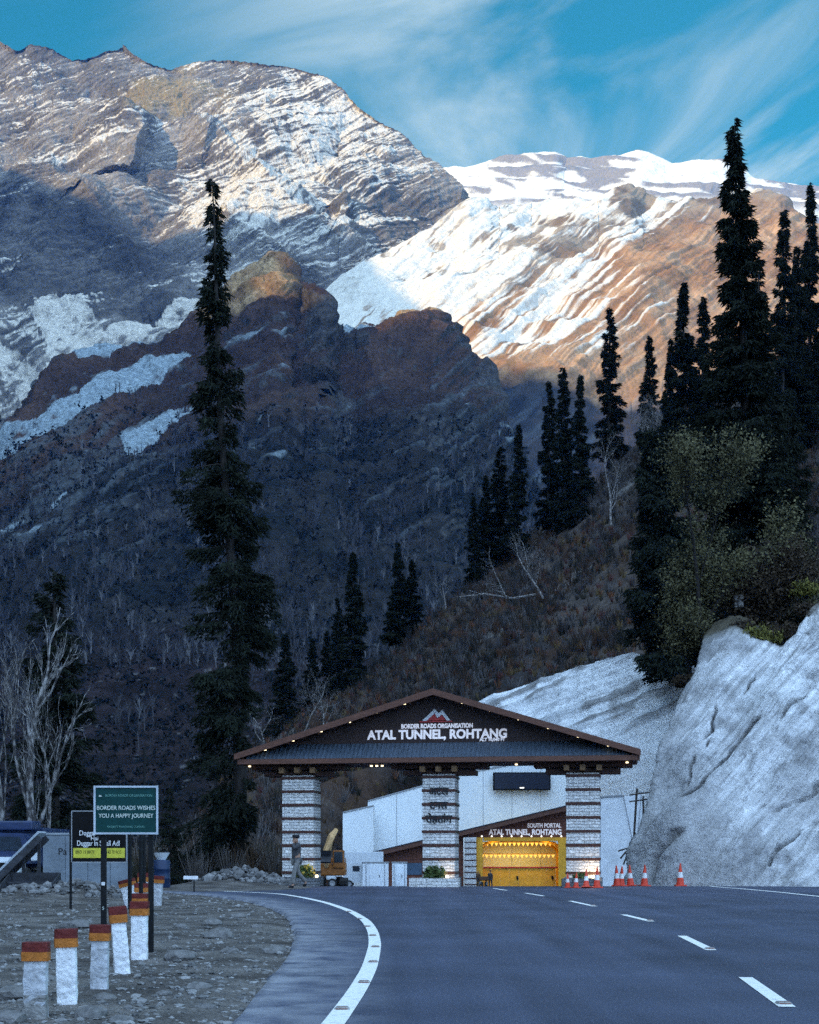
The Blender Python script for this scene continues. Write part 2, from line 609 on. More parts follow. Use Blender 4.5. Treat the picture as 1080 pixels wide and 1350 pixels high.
rockc = rockc * (0.80 - 0.36 * cliff)[..., None] * np.clip(0.95 + 0.7 * st1 + 0.45 * st3, 0.35, 1.6)[..., None]  # rock painted darker in the cliff zone to deepen its shade
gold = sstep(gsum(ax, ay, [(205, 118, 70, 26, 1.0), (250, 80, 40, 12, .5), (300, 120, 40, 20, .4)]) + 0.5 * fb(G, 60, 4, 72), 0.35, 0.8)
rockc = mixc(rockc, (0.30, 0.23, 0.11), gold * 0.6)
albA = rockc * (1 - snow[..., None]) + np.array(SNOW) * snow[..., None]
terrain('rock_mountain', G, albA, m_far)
GA = G

# --- the snow ridge behind the valley
rowsB = [
    [(360, 520, 2250), (560, 520, 2300), (600, 560, 2250), (640, 720, 2000), (690, 780, 1900), (800, 800, 1850), (1260, 820, 1850)],
    [(360, 465, 2480), (470, 440, 2550), (600, 468, 2500), (740, 500, 2440), (900, 500, 2500), (1260, 500, 2500)],
    [(360, 455, 2650), (470, 405, 2750), (600, 385, 2850), (740, 385, 2850), (900, 370, 2900), (1260, 420, 2800)],
    [(360, 450, 2800), (440, 388, 3000), (480, 352, 3100), (520, 330, 3150), (560, 312, 3200), (600, 283, 3300), (618, 266, 3320), (640, 266, 3320), (656, 280, 3340), (700, 276, 3400),
     (745, 268, 3400), (790, 268, 3400), (815, 256, 3380), (830, 250, 3380), (846, 262, 3380), (900, 267, 3400), (950, 268, 3380), (1000, 258, 3300), (1030, 274, 3250), (1060, 300, 3200), (1110, 320, 3150), (1260, 380, 3100)],
    [(360, 560, 3600), (1260, 500, 4200)],
]
bx, by, bz = loft(rowsB, 370, 1230, 780, (70, 70, 110, 150, 20))[0:3] if False else loft(rowsB, 370, 1230, 780, (80, 90, 180, 20))
nB = bx.shape
ef = np.ones(nB); ef[-21:, :] = np.linspace(1, 0.3, 21)[:, None]
off = spur(bx, by, [(640, 268), (600, 300), (550, 330), (505, 370), (470, 410)], 60, 60, 60)
off += spur(bx, by, [(830, 252), (760, 300), (700, 350), (640, 410), (600, 455)], 40, 110, 110)
off += spur(bx, by, [(950, 268), (900, 330), (830, 400), (760, 450), (690, 520)], 60, 90, 90)
off += spur(bx, by, [(700, 276), (650, 330), (600, 380), (560, 420)], 40, 50, 50)
G0 = to_world(bx, by, bz)
N0 = grid_normals(G0); N0 *= np.sign(N0[..., 1:2]) * -1
G = to_world(bx, by, bz - off)
ca_, sa_ = math.cos(R(36)), math.sin(R(36))
al = (bx * ca_ - by * sa_); ac = (bx * sa_ + by * ca_)      # along / across the fall line of the ribs
rib = np.stack([al / 190.0, ac / 15.0, bz / 900.0], -1).reshape(-1, 3)
ribn = fbm(rib, 1.0, 5, 81).reshape(nB)
rib2 = fbm(np.stack([al / 90.0, ac / 5.0, bz / 900.0], -1).reshape(-1, 3), 1.0, 4, 82).reshape(nB)
G = G + N0 * ((fb(G, 330, 4, 84, True) * 30 + fb(G, 80, 4, 85, True) * 6 + ribn * 10 + rib2 * 4.5 + fb(G, 22, 4, 86) * 2.2) * ef)[..., None]
NB = grid_normals(G); NB *= np.sign(NB[..., 1:2]) * -1
hline = by - np.interp(bx, [370, 560, 600, 700, 800, 900, 960, 1040, 1240], [470, 455, 452, 425, 385, 345, 335, 330, 360])
qb = by + (bx - 600) * 0.78 + 14 * fb(G, 260, 4, 96)
sn = np.interp(qb, [380, 440, 462, 484, 502, 524, 565, 610, 660, 760], [0.72, 0.46, -0.06, 0.32, 0.55, 0.02, -0.12, -0.32, -0.7, -1.5]) + 0.50 * ribn + 1.05 * rib2 + 0.35 * fb(G, 50, 4, 87) - 0.05
sn += gsum(bx, by, [(700, 448, 60, 8, 0.6), (560, 365, 26, 22, -1.1), (690, 330, 70, 16, -0.9), (740, 300, 40, 10, -0.8), (660, 295, 40, 12, -0.7),
                    (830, 262, 22, 14, -1.6), (880, 345, 50, 22, -1.3), (960, 320, 60, 25, -1.2), (1010, 290, 60, 25, -1.0), (640, 300, 60, 20, 0.1), (520, 390, 60, 40, 1.2), (600, 330, 80, 40, 0.7)])
sn = sn - 1.4 * sstep(by, 470, 520)
snow = sstep(sn, -0.16, 0.16)
rib3 = fbm(np.stack([al / 46.0, ac / 2.6, bz / 900.0], -1).reshape(-1, 3), 1.0, 3, 97).reshape(nB)
sn = sn + 0.5 * rib3
rockm = sstep(fb(G, 60, 5, 88) - 0.9 * (NB[..., 2] - 0.45) - 0.25 * sstep(hline, -60, 0), 0.22, 0.48) * sstep(-by, -470, -330)
lines = sstep(fbm(np.stack([al / 60.0, ac / 9.0, bz / 500.0], -1).reshape(-1, 3), 1.0, 5, 93, 0.5, True).reshape(nB), 0.50, 0.78) * sstep(fb(G, 200, 3, 94), -0.35, 0.25)
snow = snow * (1 - 0.85 * rockm) * (1 - 0.9 * lines)
grass = mixc((0.25, 0.135, 0.065), (0.38, 0.235, 0.13), sstep(fb(G, 70, 5, 89) + ribn * 0.6, -0.4, 0.5))
grass = grass * (1 + 0.45 * rib3 + 0.3 * rib2)[..., None]
grass = mixc(grass, (0.13, 0.09, 0.05), sstep(fb(G, 30, 4, 90), 0.25, 0.6) * 0.7)
rock = mixc((0.16, 0.12, 0.085), (0.27, 0.22, 0.16), sstep(fb(G, 40, 4, 91), -0.3, 0.4))
base = mixc(grass, rock, np.clip(sstep(-hline, 25, 75) + sstep(by, 520, 560) * 0.85, 0, 1))
slab = sstep(fbm(np.stack([al / 110.0, ac / 10.0, bz / 900.0], -1).reshape(-1, 3), 1.0, 5, 92).reshape(nB), 0.0, 0.35) * sstep(by, 520, 560)
base = mixc(base, (0.30, 0.32, 0.35), slab * 0.7)
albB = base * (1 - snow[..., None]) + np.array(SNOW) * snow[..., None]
deep = sstep(by + 10 * fb(G, 80, 4, 98) - 0.16 * (bx - 640), 498, 520)  # below the shadow line the slope's shade is painted into its colour
albB_shade = mixc((0.016, 0.018, 0.022), (0.042, 0.038, 0.038), sstep(fb(G, 40, 5, 99), -0.3, 0.4))
albB_shade = mixc(albB_shade, (0.10, 0.115, 0.13), slab * 0.55)
albB = mixc(albB, np.array([1.0]), np.zeros(nB)) if False else albB * (1 - deep[..., None]) + albB_shade * deep[..., None]
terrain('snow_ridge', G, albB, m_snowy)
GB = G

# --- far white peak
rowsC = [
    [(500, 360, 6000), (1260, 360, 6000)],
    [(500, 275, 6700), (700, 272, 6700), (1000, 280, 6700), (1260, 300, 6700)],
    [(500, 260, 7400), (560, 240, 7400), (600, 231, 7400), (650, 226, 7400), (690, 222, 7400), (730, 215, 7400), (742, 222, 7400), (770, 221, 7400), (800, 216, 7400), (840, 210, 7400), (862, 217, 7400), (885, 223, 7400),
     (950, 222, 7400), (1000, 240, 7400), (1080, 256, 7400), (1260, 300, 7400)],
    [(500, 400, 9000), (1260, 400, 9000)],
]
cx_, cy_, cz_ = loft(rowsC, 520, 1230, 560, (12, 60, 70, 14))if False else loft(rowsC, 520, 1230, 560, (16, 110, 16))
ef = np.ones(cx_.shape); ef[-17:, :] = np.linspace(1, 0.3, 17)[:, None]
G = to_world(cx_, cy_, cz_); N0 = grid_normals(G); N0 *= np.sign(N0[..., 1:2]) * -1
sbc = G[..., 2] + G[..., 0] * 0.12 + 60 * fb(G, 900, 4, 101)
sc1, fc = saw(sbc, 150, 0.3)
G = G + N0 * ((fb(G, 700, 5, 102, True) * 55 + sc1 * 34 + fb(G, 120, 5, 103) * 16) * ef)[..., None]
NC = grid_normals(G); NC *= np.sign(NC[..., 1:2]) * -1
stc = fbm(np.stack([(cx_ + cy_ * 0.3) / 60.0, (cy_ - 0.10 * cx_) / 3.2, cz_ / 3000.0], -1).reshape(-1, 3), 1.0, 5, 105, 0.55).reshape(cx_.shape)
rk = sstep(0.7 * stc + fb(G, 260, 5, 104) + 0.5 * (sc1 - 0.5) + gsum(cx_, cy_, [(700, 232, 60, 12, 0.35), (790, 245, 60, 10, 0.3), (640, 250, 60, 20, 0.15), (860, 230, 60, 14, -0.4)]), 0.16, 0.34)
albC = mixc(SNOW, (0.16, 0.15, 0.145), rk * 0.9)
terrain('far_snow_peak', G, albC, m_snowy)

# --- the brown spur in the shade, its foot near the road
crD = np.array([(-200, 640, 1900), (0, 588, 1950), (60, 512, 2000), (100, 482, 2050), (180, 456, 2100), (240, 438, 2150), (290, 398, 2200), (318, 372, 2220), (335, 361, 2220), (362, 356, 2220), (376, 366, 2220), (384, 392, 2210),
                (405, 401, 2180), (428, 403, 2150), (441, 440, 2130), (470, 440, 2180), (500, 428, 2200), (545, 414, 2220), (570, 424, 2200), (590, 444, 2190), (608, 468, 2160), (630, 500, 2100), (654, 542, 2030), (674, 592, 1930), (690, 645, 1820), (705, 705, 1700), (740, 770, 1600), (1260, 900, 1500)], dtype=float)
crD[:, 2] *= 0.80
rowsD = []
for f in (0, 0.12, 0.25, 0.4, 0.55, 0.7, 0.85, 1.0):
    rowsD.append([(x, 1185 + (y - 1185) * f, 250 + (Zc - 250) * f ** 1.3) for x, y, Zc in crD])
rowsD.append([(x, y + 60, Zc + 250) for x, y, Zc in crD])
dx, dy, dz = loft(rowsD, -190, 900, 820, (50, 60, 70, 80, 80, 90, 90, 16))
nD = dx.shape
ef = np.ones(nD); ef[-17:, :] = np.linspace(1, 0.4, 17)[:, None]
ef *= sstep(dz, 250, 700) * 0.9 + 0.1
off = spur(dx, dy, [(366, 354), (379, 368), (383, 402)], 60, 6, 25)
off += spur(dx, dy, [(395, 400), (428, 402), (438, 432), (441, 470), (430, 520)], 90, 9, 110)
off += spur(dx, dy, [(540, 415), (560, 440), (590, 500), (610, 590), (620, 660)], 90, 60, 45)
off += spur(dx, dy, [(470, 445), (500, 500), (530, 560), (580, 640), (600, 720)], 60, 60, 55)
G = to_world(dx, dy, dz - off)
G0 = to_world(dx, dy, dz)
N0 = grid_normals(G0); N0 *= np.sign(N0[..., 1:2]) * -1
cb, sb_ = math.cos(R(29)), math.sin(R(29))
al = dx * cb - dy * sb_; ac = dx * sb_ + dy * cb
gul = fbm(np.stack([al / 230.0, ac / 26.0, dz / 1500.0], -1).reshape(-1, 3), 1.0, 5, 111).reshape(nD)
gul2 = fbm(np.stack([al / 60.0, ac / 6.0, dz / 700.0], -1).reshape(-1, 3), 1.0, 4, 112).reshape(nD)
sc = (dz / 2000.0)
G = G + N0 * ((fb(G, 260, 5, 113, True) * 22 + gul * 16 + gul2 * 6 + fb(G, 95, 5, 116, True) * 13 + fb(G, 40, 5, 114, True) * 8 + fb(G, 13, 4, 115, True) * 3.0) * sc * ef)[..., None]
ND = grid_normals(G); ND *= np.sign(ND[..., 1:2]) * -1
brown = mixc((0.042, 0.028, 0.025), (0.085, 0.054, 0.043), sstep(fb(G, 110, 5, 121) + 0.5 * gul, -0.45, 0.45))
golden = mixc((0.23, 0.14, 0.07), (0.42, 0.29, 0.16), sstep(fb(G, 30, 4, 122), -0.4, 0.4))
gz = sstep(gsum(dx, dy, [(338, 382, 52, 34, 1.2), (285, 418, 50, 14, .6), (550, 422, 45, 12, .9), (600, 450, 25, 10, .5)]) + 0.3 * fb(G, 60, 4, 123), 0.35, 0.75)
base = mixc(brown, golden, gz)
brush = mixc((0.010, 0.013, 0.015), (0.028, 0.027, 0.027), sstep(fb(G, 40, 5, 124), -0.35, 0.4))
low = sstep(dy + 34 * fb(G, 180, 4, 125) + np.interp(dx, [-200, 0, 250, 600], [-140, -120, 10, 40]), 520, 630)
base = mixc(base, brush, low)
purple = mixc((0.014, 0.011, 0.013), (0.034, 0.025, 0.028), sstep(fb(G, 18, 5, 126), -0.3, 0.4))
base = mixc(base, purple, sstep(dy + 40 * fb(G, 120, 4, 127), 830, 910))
rockm = sstep(fb(G, 70, 5, 128) - 1.1 * (ND[..., 2] - 0.62) + gsum(dx, dy, [(425, 440, 22, 45, 0.6), (600, 560, 45, 80, 0.22), (470, 540, 60, 60, -0.1)]), 0.30, 0.52)
rockc = mixc((0.035, 0.037, 0.04), (0.075, 0.073, 0.072), sstep(gul2 + fb(G, 25, 4, 129), -0.4, 0.4))
base = mixc(base, rockc, rockm * 0.85 * (1 - gz))
slab = sstep(gul2 * 0.8 + gsum(dx, dy, [(70, 690, 110, 60, 0.5), (40, 620, 90, 40, 0.25), (90, 560, 80, 40, 0.30), (180, 620, 40, 30, 0.35), (600, 590, 40, 60, 0.25)]) - 0.18, 0.05, 0.4) * (1 - sstep(dy, 720, 790))
base = mixc(base, (0.085, 0.10, 0.11), slab * 0.7)
wx = dx + 7 * fb(G, 70, 4, 131); wy = dy + 6 * fb(G, 60, 4, 132)
snow = np.zeros(nD)
for poly, th in (([(-200, 690), (-10, 598), (60, 556), (120, 512), (170, 488), (250, 470), (258, 476), (215, 505), (150, 545), (90, 575), (0, 616), (-200, 720)], -0.5),
                 ([(160, 588), (215, 562), (262, 544), (240, 568), (200, 592), (166, 612)], -0.4),
                 ([(-100, 800), (0, 715), (60, 690), (100, 665), (60, 705), (0, 732), (-100, 820)], -0.05),
                 ([(100, 480), (180, 452), (300, 388), (306, 396), (200, 452), (110, 488)], -0.3),
                 ([(440, 440), (470, 436), (520, 434), (500, 441), (455, 447)], -0.3)):
    snow = np.maximum(snow, in_poly(wx, wy, poly) * sstep(fb(G, 26, 4, 133) + 0.5 * gul2, th - 0.12, th + 0.12))
snow = np.maximum(snow, 0.5 * sstep(fb(G, 35, 5, 134) + gul2 * 0.5 + gsum(dx, dy, [(60, 560, 120, 50, 0.4), (180, 490, 60, 20, 0.3)]), 0.55, 0.75) * (dy < 620))
# pale stones on the lowest slopes
peb = sstep(fb(G, 5.0, 2, 135), 0.52, 0.66) * sstep(dy, 790, 860)
base = mixc(base, (0.15, 0.15, 0.155), peb * 0.8)
albD = base * (1 - snow[..., None]) + np.array((0.27, 0.34, 0.38)) * snow[..., None]  # snow here painted darker and bluer, as in shade
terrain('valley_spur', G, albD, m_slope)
GD = G

# --- the mountain on the left of the valley, outside the frame, that keeps the road in its shade
def look(G, px, py, x, y):
    i = int(np.argmin((px - x) ** 2 + (py - y) ** 2))
    return Vector(G.reshape(-1, 3)[i].tolist())
term = [(GA, ax, ay, -150, 150), (GA, ax, ay, 0, 205), (GA, ax, ay, 110, 262), (GA, ax, ay, 200, 300), (GA, ax, ay, 262, 352),
        (GB, bx, by, 622, 486), (GB, bx, by, 690, 506), (GB, bx, by, 740, 520), (GB, bx, by, 800, 528),
        (GD, dx, dy, 296, 428), (GD, dx, dy, 345, 412), (GD, dx, dy, 425, 412), (GD, dx, dy, 520, 448), (GD, dx, dy, 585, 462)]
hn = math.hypot(SUN.x, SUN.y)
ridge = []
for g, ppx, ppy, x, y in term:
    p = look(g, ppx, ppy, x, y)
    c = (p.y * -SUN.x + p.x * SUN.y) / hn        # place across the sun's rays
    xr = float(np.interp(c, [1300, 3600], [-1950, -3000]))
    t = (xr - p.x) / SUN.x
    ridge.append(p + SUN * t)
ridge.sort(key=lambda v: v.y)
ry = np.array([v.y for v in ridge]); rx = np.array([v.x for v in ridge]); rzz = np.array([v.z for v in ridge])
ys = np.concatenate([np.linspace(-3500, ry[0] - 30, 60), np.linspace(ry[0], ry[-1], 260)])
rxs = np.interp(ys, np.r_[-3500, ry], np.r_[-1500, rx]); rzs = np.interp(ys, np.r_[-3500, ry[0] - 900, ry], np.r_[1300, 1350, rzz])
cols = []
for t in np.linspace(0, 1, 50):
    footx = np.minimum(rxs + rzs * 0.95, -0.36 * np.maximum(ys, 0) - 240)
    cols.append(np.stack([footx + (rxs - footx) * t, ys, (rzs + 30) * t ** 1.15 - 30], -1))
for t in np.linspace(0.1, 1, 8):
    cols.append(np.stack([rxs - 1200 * t, ys, rzs * (1 - t * 1.0) - 30 * t], -1))
G = np.array(cols)
w = np.concatenate([np.linspace(0, 1, 50) ** 0.5 * np.linspace(1, 0.35, 50), np.linspace(0.3, 0, 8)])[:, None]
G[..., 2] += fb(G, 300, 5, 141, True) * 22 * w
albW = mixc((0.10, 0.075, 0.055), (0.20, 0.17, 0.14), sstep(fb(G, 200, 4, 142), -0.4, 0.4))
terrain('valley_side_mountain', G[::-1], albW, m_slope)

# ------------------------------------------------------------------ wooded hillside on the right
rowsE = [
    [(180, 1185, 120), (340, 1180, 125), (560, 1175, 186), (650, 1090, 194), (750, 1060, 190), (835, 1020, 178), (900, 1000, 164), (960, 960, 150), (1080, 920, 100), (1320, 900, 94)],
    [(180, 1172, 130), (340, 1088, 150), (450, 1030, 172), (560, 985, 184), (650, 926, 188), (750, 893, 181), (835, 871, 170), (900, 894, 158), (960, 846, 140), (1080, 812, 112), (1320, 724, 90)],
    [(180, 1165, 180), (340, 1035, 210), (450, 970, 215), (560, 895, 220), (650, 832, 225), (750, 782, 225), (850, 732, 215), (950, 700, 205), (1080, 650, 190), (1320, 570, 160)],
    [(180, 1160, 250), (300, 1035, 260), (340, 988, 262), (430, 925, 268), (500, 870, 275), (560, 812, 282), (610, 775, 290), (660, 735, 300), (720, 690, 305), (790, 638, 305), (850, 580, 300), (950, 505, 292), (1080, 462, 285), (1320, 380, 275)],
    [(180, 1200, 330), (340, 1060, 340), (720, 740, 390), (1080, 500, 380), (1320, 430, 370)],
]
ex, ey, ez = loft(rowsE, 190, 1300, 330, (20, 60, 110, 20))
G = to_world(ex, ey, ez)
N0 = grid_normals(G); N0 *= np.sign(N0[..., 1:2]) * -1
G = G + N0 * (fb(G, 26, 4, 151) * 2.6 + fb(G, 7, 4, 152) * 0.9)[..., None]
alb = mixc((0.036, 0.032, 0.032), (0.085, 0.07, 0.062), sstep(fb(G, 9, 5, 153), -0.4, 0.4))
alb = mixc(alb, (0.06, 0.034, 0.022), sstep(fb(G, 22, 4, 154), 0.05, 0.4) * 0.7)
rk = sstep(fb(G, 12, 5, 155), 0.32, 0.5)
alb = mixc(alb, (0.20, 0.19, 0.18), rk * 0.8)
m_hill = mat_attr('hillside_soil', 0.95, 0.4, 0.9, 0.6, 1.3, 0.5)
terrain('wooded_hillside', G, alb, m_hill)
GE = G

# ------------------------------------------------------------------ sprayed concrete slopes
def blur(a, it, axis):
    for _ in range(it):
        b = np.copy(a)
        sl = [slice(None)] * a.ndim
        c = list(sl); c[axis] = slice(1, -1); u = list(sl); u[axis] = slice(2, None); d = list(sl); d[axis] = slice(None, -2)
        b[tuple(c)] = 0.5 * a[tuple(c)] + 0.25 * (a[tuple(u)] + a[tuple(d)])
        a = b
    return a
def loft_cols(cols, ns, nt, it=18):
    """surface through upright columns of (pixel x, pixel y, distance) points, left to right"""
    K = len(cols)
    cc = []
    for c in cols:
        a = np.array(c, dtype=float)
        s = np.linspace(0, 1, len(a)); t = np.linspace(0, 1, ns)
        cc.append(np.stack([np.interp(t, s, a[:, k]) for k in range(3)], -1))
    cc = np.array(cc)                      # K, ns, 3
    tk = np.linspace(0, K - 1, nt)
    i = np.clip(tk.astype(int), 0, K - 2); f = (tk - i)[:, None, None]
    g = cc[i] * (1 - f) + cc[i + 1] * f
    g = np.swapaxes(g, 0, 1)               # ns, nt, 3
    g = blur(blur(g, it, 0), it, 1)
    return g[..., 0], g[..., 1], g[..., 2]

colsF = [
    [(885, 1200, 83.4), (890, 1120, 84), (900, 1050, 85), (925, 980, 86), (945, 920, 87), (955, 880, 88), (962, 850, 88), (968, 830, 89), (970, 822, 92)],
    [(838, 1200, 67.4), (844, 1135, 68.3), (850, 1090, 68.8), (861, 1035, 69.6), (874, 985, 70.6), (893, 930, 72), (920, 893, 73), (929, 855, 74), (944, 824, 78)],
    [(895, 1200, 64.9), (898, 1130, 66), (904, 1080, 66.8), (915, 1025, 68), (926, 975, 69.4), (943, 920, 71), (957, 875, 72.2), (967, 845, 73), (975, 818, 77)],
    [(980, 1200, 63.2), (982, 1130, 64.6), (986, 1080, 66), (992, 1020, 67.6), (1000, 965, 69.2), (1008, 910, 71), (1016, 875, 72), (1025, 858, 72.8), (1035, 846, 76)],
    [(1080, 1200, 61.4), (1081, 1130, 63), (1083, 1080, 64.6), (1085, 1020, 66.6), (1086, 960, 68.6), (1088, 900, 70.6), (1089, 860, 71.8), (1090, 820, 72.8), (1092, 800, 76)],
    [(1190, 1200, 59.4), (1190, 1130, 61), (1190, 1080, 62.6), (1190, 1020, 64.6), (1190, 950, 66.6), (1190, 880, 68.6), (1190, 820, 70.8), (1190, 770, 72.3), (1190, 745, 76)],
    [(1400, 1200, 53.4), (1400, 1130, 55), (1400, 1080, 57), (1400, 1000, 60), (1400, 920, 63), (1400, 840, 66), (1400, 760, 69), (1400, 700, 71.5), (1400, 670, 76)],
]
fx, fy, fz = loft_cols(colsF, 420, 520)
G = to_world(fx, fy, fz)
N0 = grid_normals(G); N0 *= np.sign(N0[..., 1:2]) * -1
ca_, sa_ = math.cos(R(50)), math.sin(R(50))
al = fx * ca_ - fy * sa_; ac = fx * sa_ + fy * ca_
crease = fbm(np.stack([al / 120.0, ac / 18.0, fz / 30.0], -1).reshape(-1, 3), 1.0, 5, 161, 0.55).reshape(fx.shape)
crease2 = fbm(np.stack([al / 40.0, ac / 5.0, fz / 12.0], -1).reshape(-1, 3), 1.0, 4, 176, 0.55).reshape(fx.shape)
lump = fb(G, 5.5, 3, 162, True); small = fb(G, 1.1, 5, 163, False, 0.6)
d1, _, _ = seg_side(fx + 5 * fb(G, 1.5, 3, 164), fy + 5 * fb(G, 1.5, 3, 165), [(860, 1105), (880, 1085), (897, 1066), (922, 1046), (941, 1021), (960, 1008), (974, 993), (1000, 960)])
d2, _, _ = seg_side(fx + 6 * fb(G, 1.5, 3, 166), fy + 6 * fb(G, 1.5, 3, 167), [(900, 1110), (880, 1140), (872, 1172)])
more = 0
for k_, (pl_, wd_) in enumerate((([(930, 985), (952, 950), (985, 915), (1010, 880)], 1.6), ([(1000, 1110), (1035, 1080), (1065, 1060), (1110, 1020)], 2.0), ([(905, 1060), (915, 1010), (935, 965), (948, 920)], 1.5),
                                 ([(940, 1130), (985, 1090), (1010, 1075)], 1.5), ([(1030, 960), (1060, 930), (1100, 905)], 1.8), ([(1020, 1150), (1060, 1110), (1100, 1085)], 1.6))):
    dk_, _, _ = seg_side(fx + 9 * fb(G, 1.3, 4, 180 + k_), fy + 9 * fb(G, 1.3, 4, 190 + k_), pl_)
    more = more + 0.75 * np.exp(-(dk_ / wd_) ** 2) * sstep(fb(G, 2.0, 3, 200 + k_), -0.35, 0.2)
grv = more + np.exp(-(d1 / 2.6) ** 2) * sstep(fb(G, 2.5, 3, 168), -0.6, 0.1) + 0.7 * np.exp(-(d2 / 5.0) ** 2)
step = sstep((fx - np.interp(fy, [820, 993, 1105, 1172], [1075, 974, 862, 800])), -25, 12)
pit = sstep(fb(G, 2.0, 5, 169) + 0.5 * fb(G, 7, 3, 170), 0.18, 0.42) * (sstep(fx, 1000, 1060) * (1 - sstep(fy, 1000, 1080)) + sstep(fy, 1020, 1090) * sstep(fx, 960, 1060) + 0.25)
G = G + N0 * (lump * 0.42 + crease * 0.24 + crease2 * 0.10 + small * 0.06 - grv * 0.6 + step * 0.7 - pit * 0.22 * (0.6 + small))[..., None]
alb = mixc((0.66, 0.67, 0.69), (0.46, 0.46, 0.475), sstep(fb(G, 5, 5, 171) + 0.7 * crease + 0.4 * crease2, -0.25, 0.6))
alb = mixc(alb, (0.24, 0.24, 0.25), sstep(fb(G, 1.6, 5, 172) + 0.35 * lump, 0.10, 0.45) * 0.65)
alb = mixc(alb, (0.78, 0.80, 0.82), sstep(fb(G, 6, 4, 173) + gsum(fx, fy, [(1040, 1040, 70, 60, 0.5), (1020, 930, 60, 40, 0.4)]), 0.25, 0.7) * 0.8)
alb = mixc(alb, (0.22, 0.19, 0.16), np.clip(gsum(fx, fy, [(860, 1080, 14, 70, 0.5), (905, 905, 25, 20, 0.6), (1080, 1172, 200, 4, 0.1)]), 0, 1) * sstep(small, -0.3, 0.4))
sfk = fbm(np.stack([al / 70.0, ac / 5.0, fz / 15.0], -1).reshape(-1, 3), 1.0, 5, 177, 0.6).reshape(fx.shape)
alb = alb * np.clip(0.88 + 0.36 * sfk + 0.30 * crease2, 0.45, 1.22)[..., None]
alb = mixc(alb, (0.36, 0.36, 0.37), sstep(-fx + 0.35 * (fy - 1000) + 12 * crease, -940, -890) * 0.75)
hair = sstep(fbm(np.stack([al / 26.0, ac / 3.0, fz / 8.0], -1).reshape(-1, 3), 1.0, 5, 174, 0.6, True).reshape(fx.shape), 0.52, 0.80) * sstep(fb(G, 6, 3, 175), -0.3, 0.3)
alb = mixc(alb, (0.16, 0.16, 0.17), hair * 0.75)
alb = mixc(alb, (0.15, 0.145, 0.14), np.clip(grv, 0, 1) * 0.7)
alb = mixc(alb, (0.12, 0.12, 0.125), pit * sstep(small, 0.0, 0.35) * 0.8)
alb = mixc(alb, (0.085, 0.075, 0.055), sstep(fz, 73.3, 75.5))
m_shot = mat_attr('sprayed_concrete', 0.9, 0.22, 1.6, 0.8, 3.5, 0.35)
oF = terrain('rock_cutting', G, alb, m_shot)
GF = G

rowsW = [
    [(560, 1180, 170), (700, 1180, 163), (790, 1180, 157), (850, 1180, 150), (900, 1180, 142), (1000, 1180, 128)],
    [(560, 1040, 174), (648, 1010, 170), (700, 1000, 167), (790, 985, 160), (850, 990, 153), (900, 1000, 145), (1000, 960, 131)],
    [(560, 958, 186), (630, 926, 184), (648, 918, 183), (700, 901, 180), (760, 881, 174), (800, 869, 169), (836, 860, 164), (870, 872, 158), (900, 890, 152), (950, 868, 140), (1000, 850, 134)],
    [(560, 985, 200), (1000, 880, 150)],
]
wx_, wy_, wz_ = loft(rowsW, 570, 990, 360, (90, 130, 10))
G = to_world(wx_, wy_, wz_)
N0 = grid_normals(G); N0 *= np.sign(N0[..., 1:2]) * -1
ca_, sa_ = math.cos(R(24)), math.sin(R(24))
al = wx_ * ca_ - wy_ * sa_; ac = wx_ * sa_ + wy_ * ca_
fold = fbm(np.stack([al / 90.0, ac / 8.0, wz_ / 60.0], -1).reshape(-1, 3), 1.0, 5, 181, 0.55).reshape(wx_.shape)
foldr = fbm(np.stack([al / 140.0, ac / 14.0, wz_ / 60.0], -1).reshape(-1, 3), 1.0, 4, 182, 0.5, True).reshape(wx_.shape)
flat = 1 - sstep(wy_ + 0.25 * (wx_ - 700), 985, 1015)
G = G + N0 * ((fold * 0.30 + foldr * 0.30 + fb(G, 5, 4, 183, True) * 0.5) * (0.25 + 0.75 * flat))[..., None]
alb = mixc((0.76, 0.78, 0.81), (0.44, 0.46, 0.49), sstep(fold + 0.3 * fb(G, 9, 4, 184), -0.1, 0.55) * (0.35 + 0.65 * flat))
alb = mixc(alb, (0.24, 0.235, 0.235), sstep(0.7 * fold + fb(G, 5, 5, 185) + 0.5 * foldr, 0.28, 0.75) * flat * 0.85)
terrain('sprayed_slope', G, alb, m_shot)

# ------------------------------------------------------------------ the ground, one sheet to the horizon
def grow(a, b, first, k):
    out = [a]; d = first
    while out[-1] < b:
        out.append(out[-1] + d); d *= k
    return out
xs = [-x for x in grow(0, 9000, 0.11, 1.016)][::-1][:-1] + grow(0, 9000, 0.6, 1.15)
xs = np.array(xs)
ysg = np.array([-9000, -2000, -300, -60, -10] + grow(2, 9500, 0.12, 1.0135))
gx, gy = np.meshgrid(xs, ysg)
gzv = np.where(gy < 62, 0, np.where(gy < 260, -0.0245 * (gy - 62), -0.0245 * 198))
edgeL = [(300, 1352), (331, 1310), (368, 1270), (383, 1248), (388, 1230), (384, 1216), (374, 1204), (350, 1193), (320, 1185.5), (285, 1181), (248, 1178)]
eW = [P(x, y, FPX * CH / (y - HY)) for x, y in edgeL]
eY = np.array([-40, 3.0] + [p.y for p in eW] + [54, 60, 75, 150]); eX = np.array([-1.6, -1.5] + [p.x for p in eW] + [-10.5, -11.5, -12, -4])
def left_edge(Y):
    return np.interp(Y, eY, eX)
pts3 = np.stack([gx, gy, np.zeros_like(gx)], -1).reshape(-1, 3)
near = (np.abs(gx) < 60) & (gy > 0) & (gy < 140)
bump = np.zeros(gx.size)
idx = np.nonzero(near.ravel())[0]
q = pts3[idx]
bump[idx] = fbm(q, 2.4, 4, 191) * 0.035 + fbm(q, 0.35, 3, 192) * 0.022
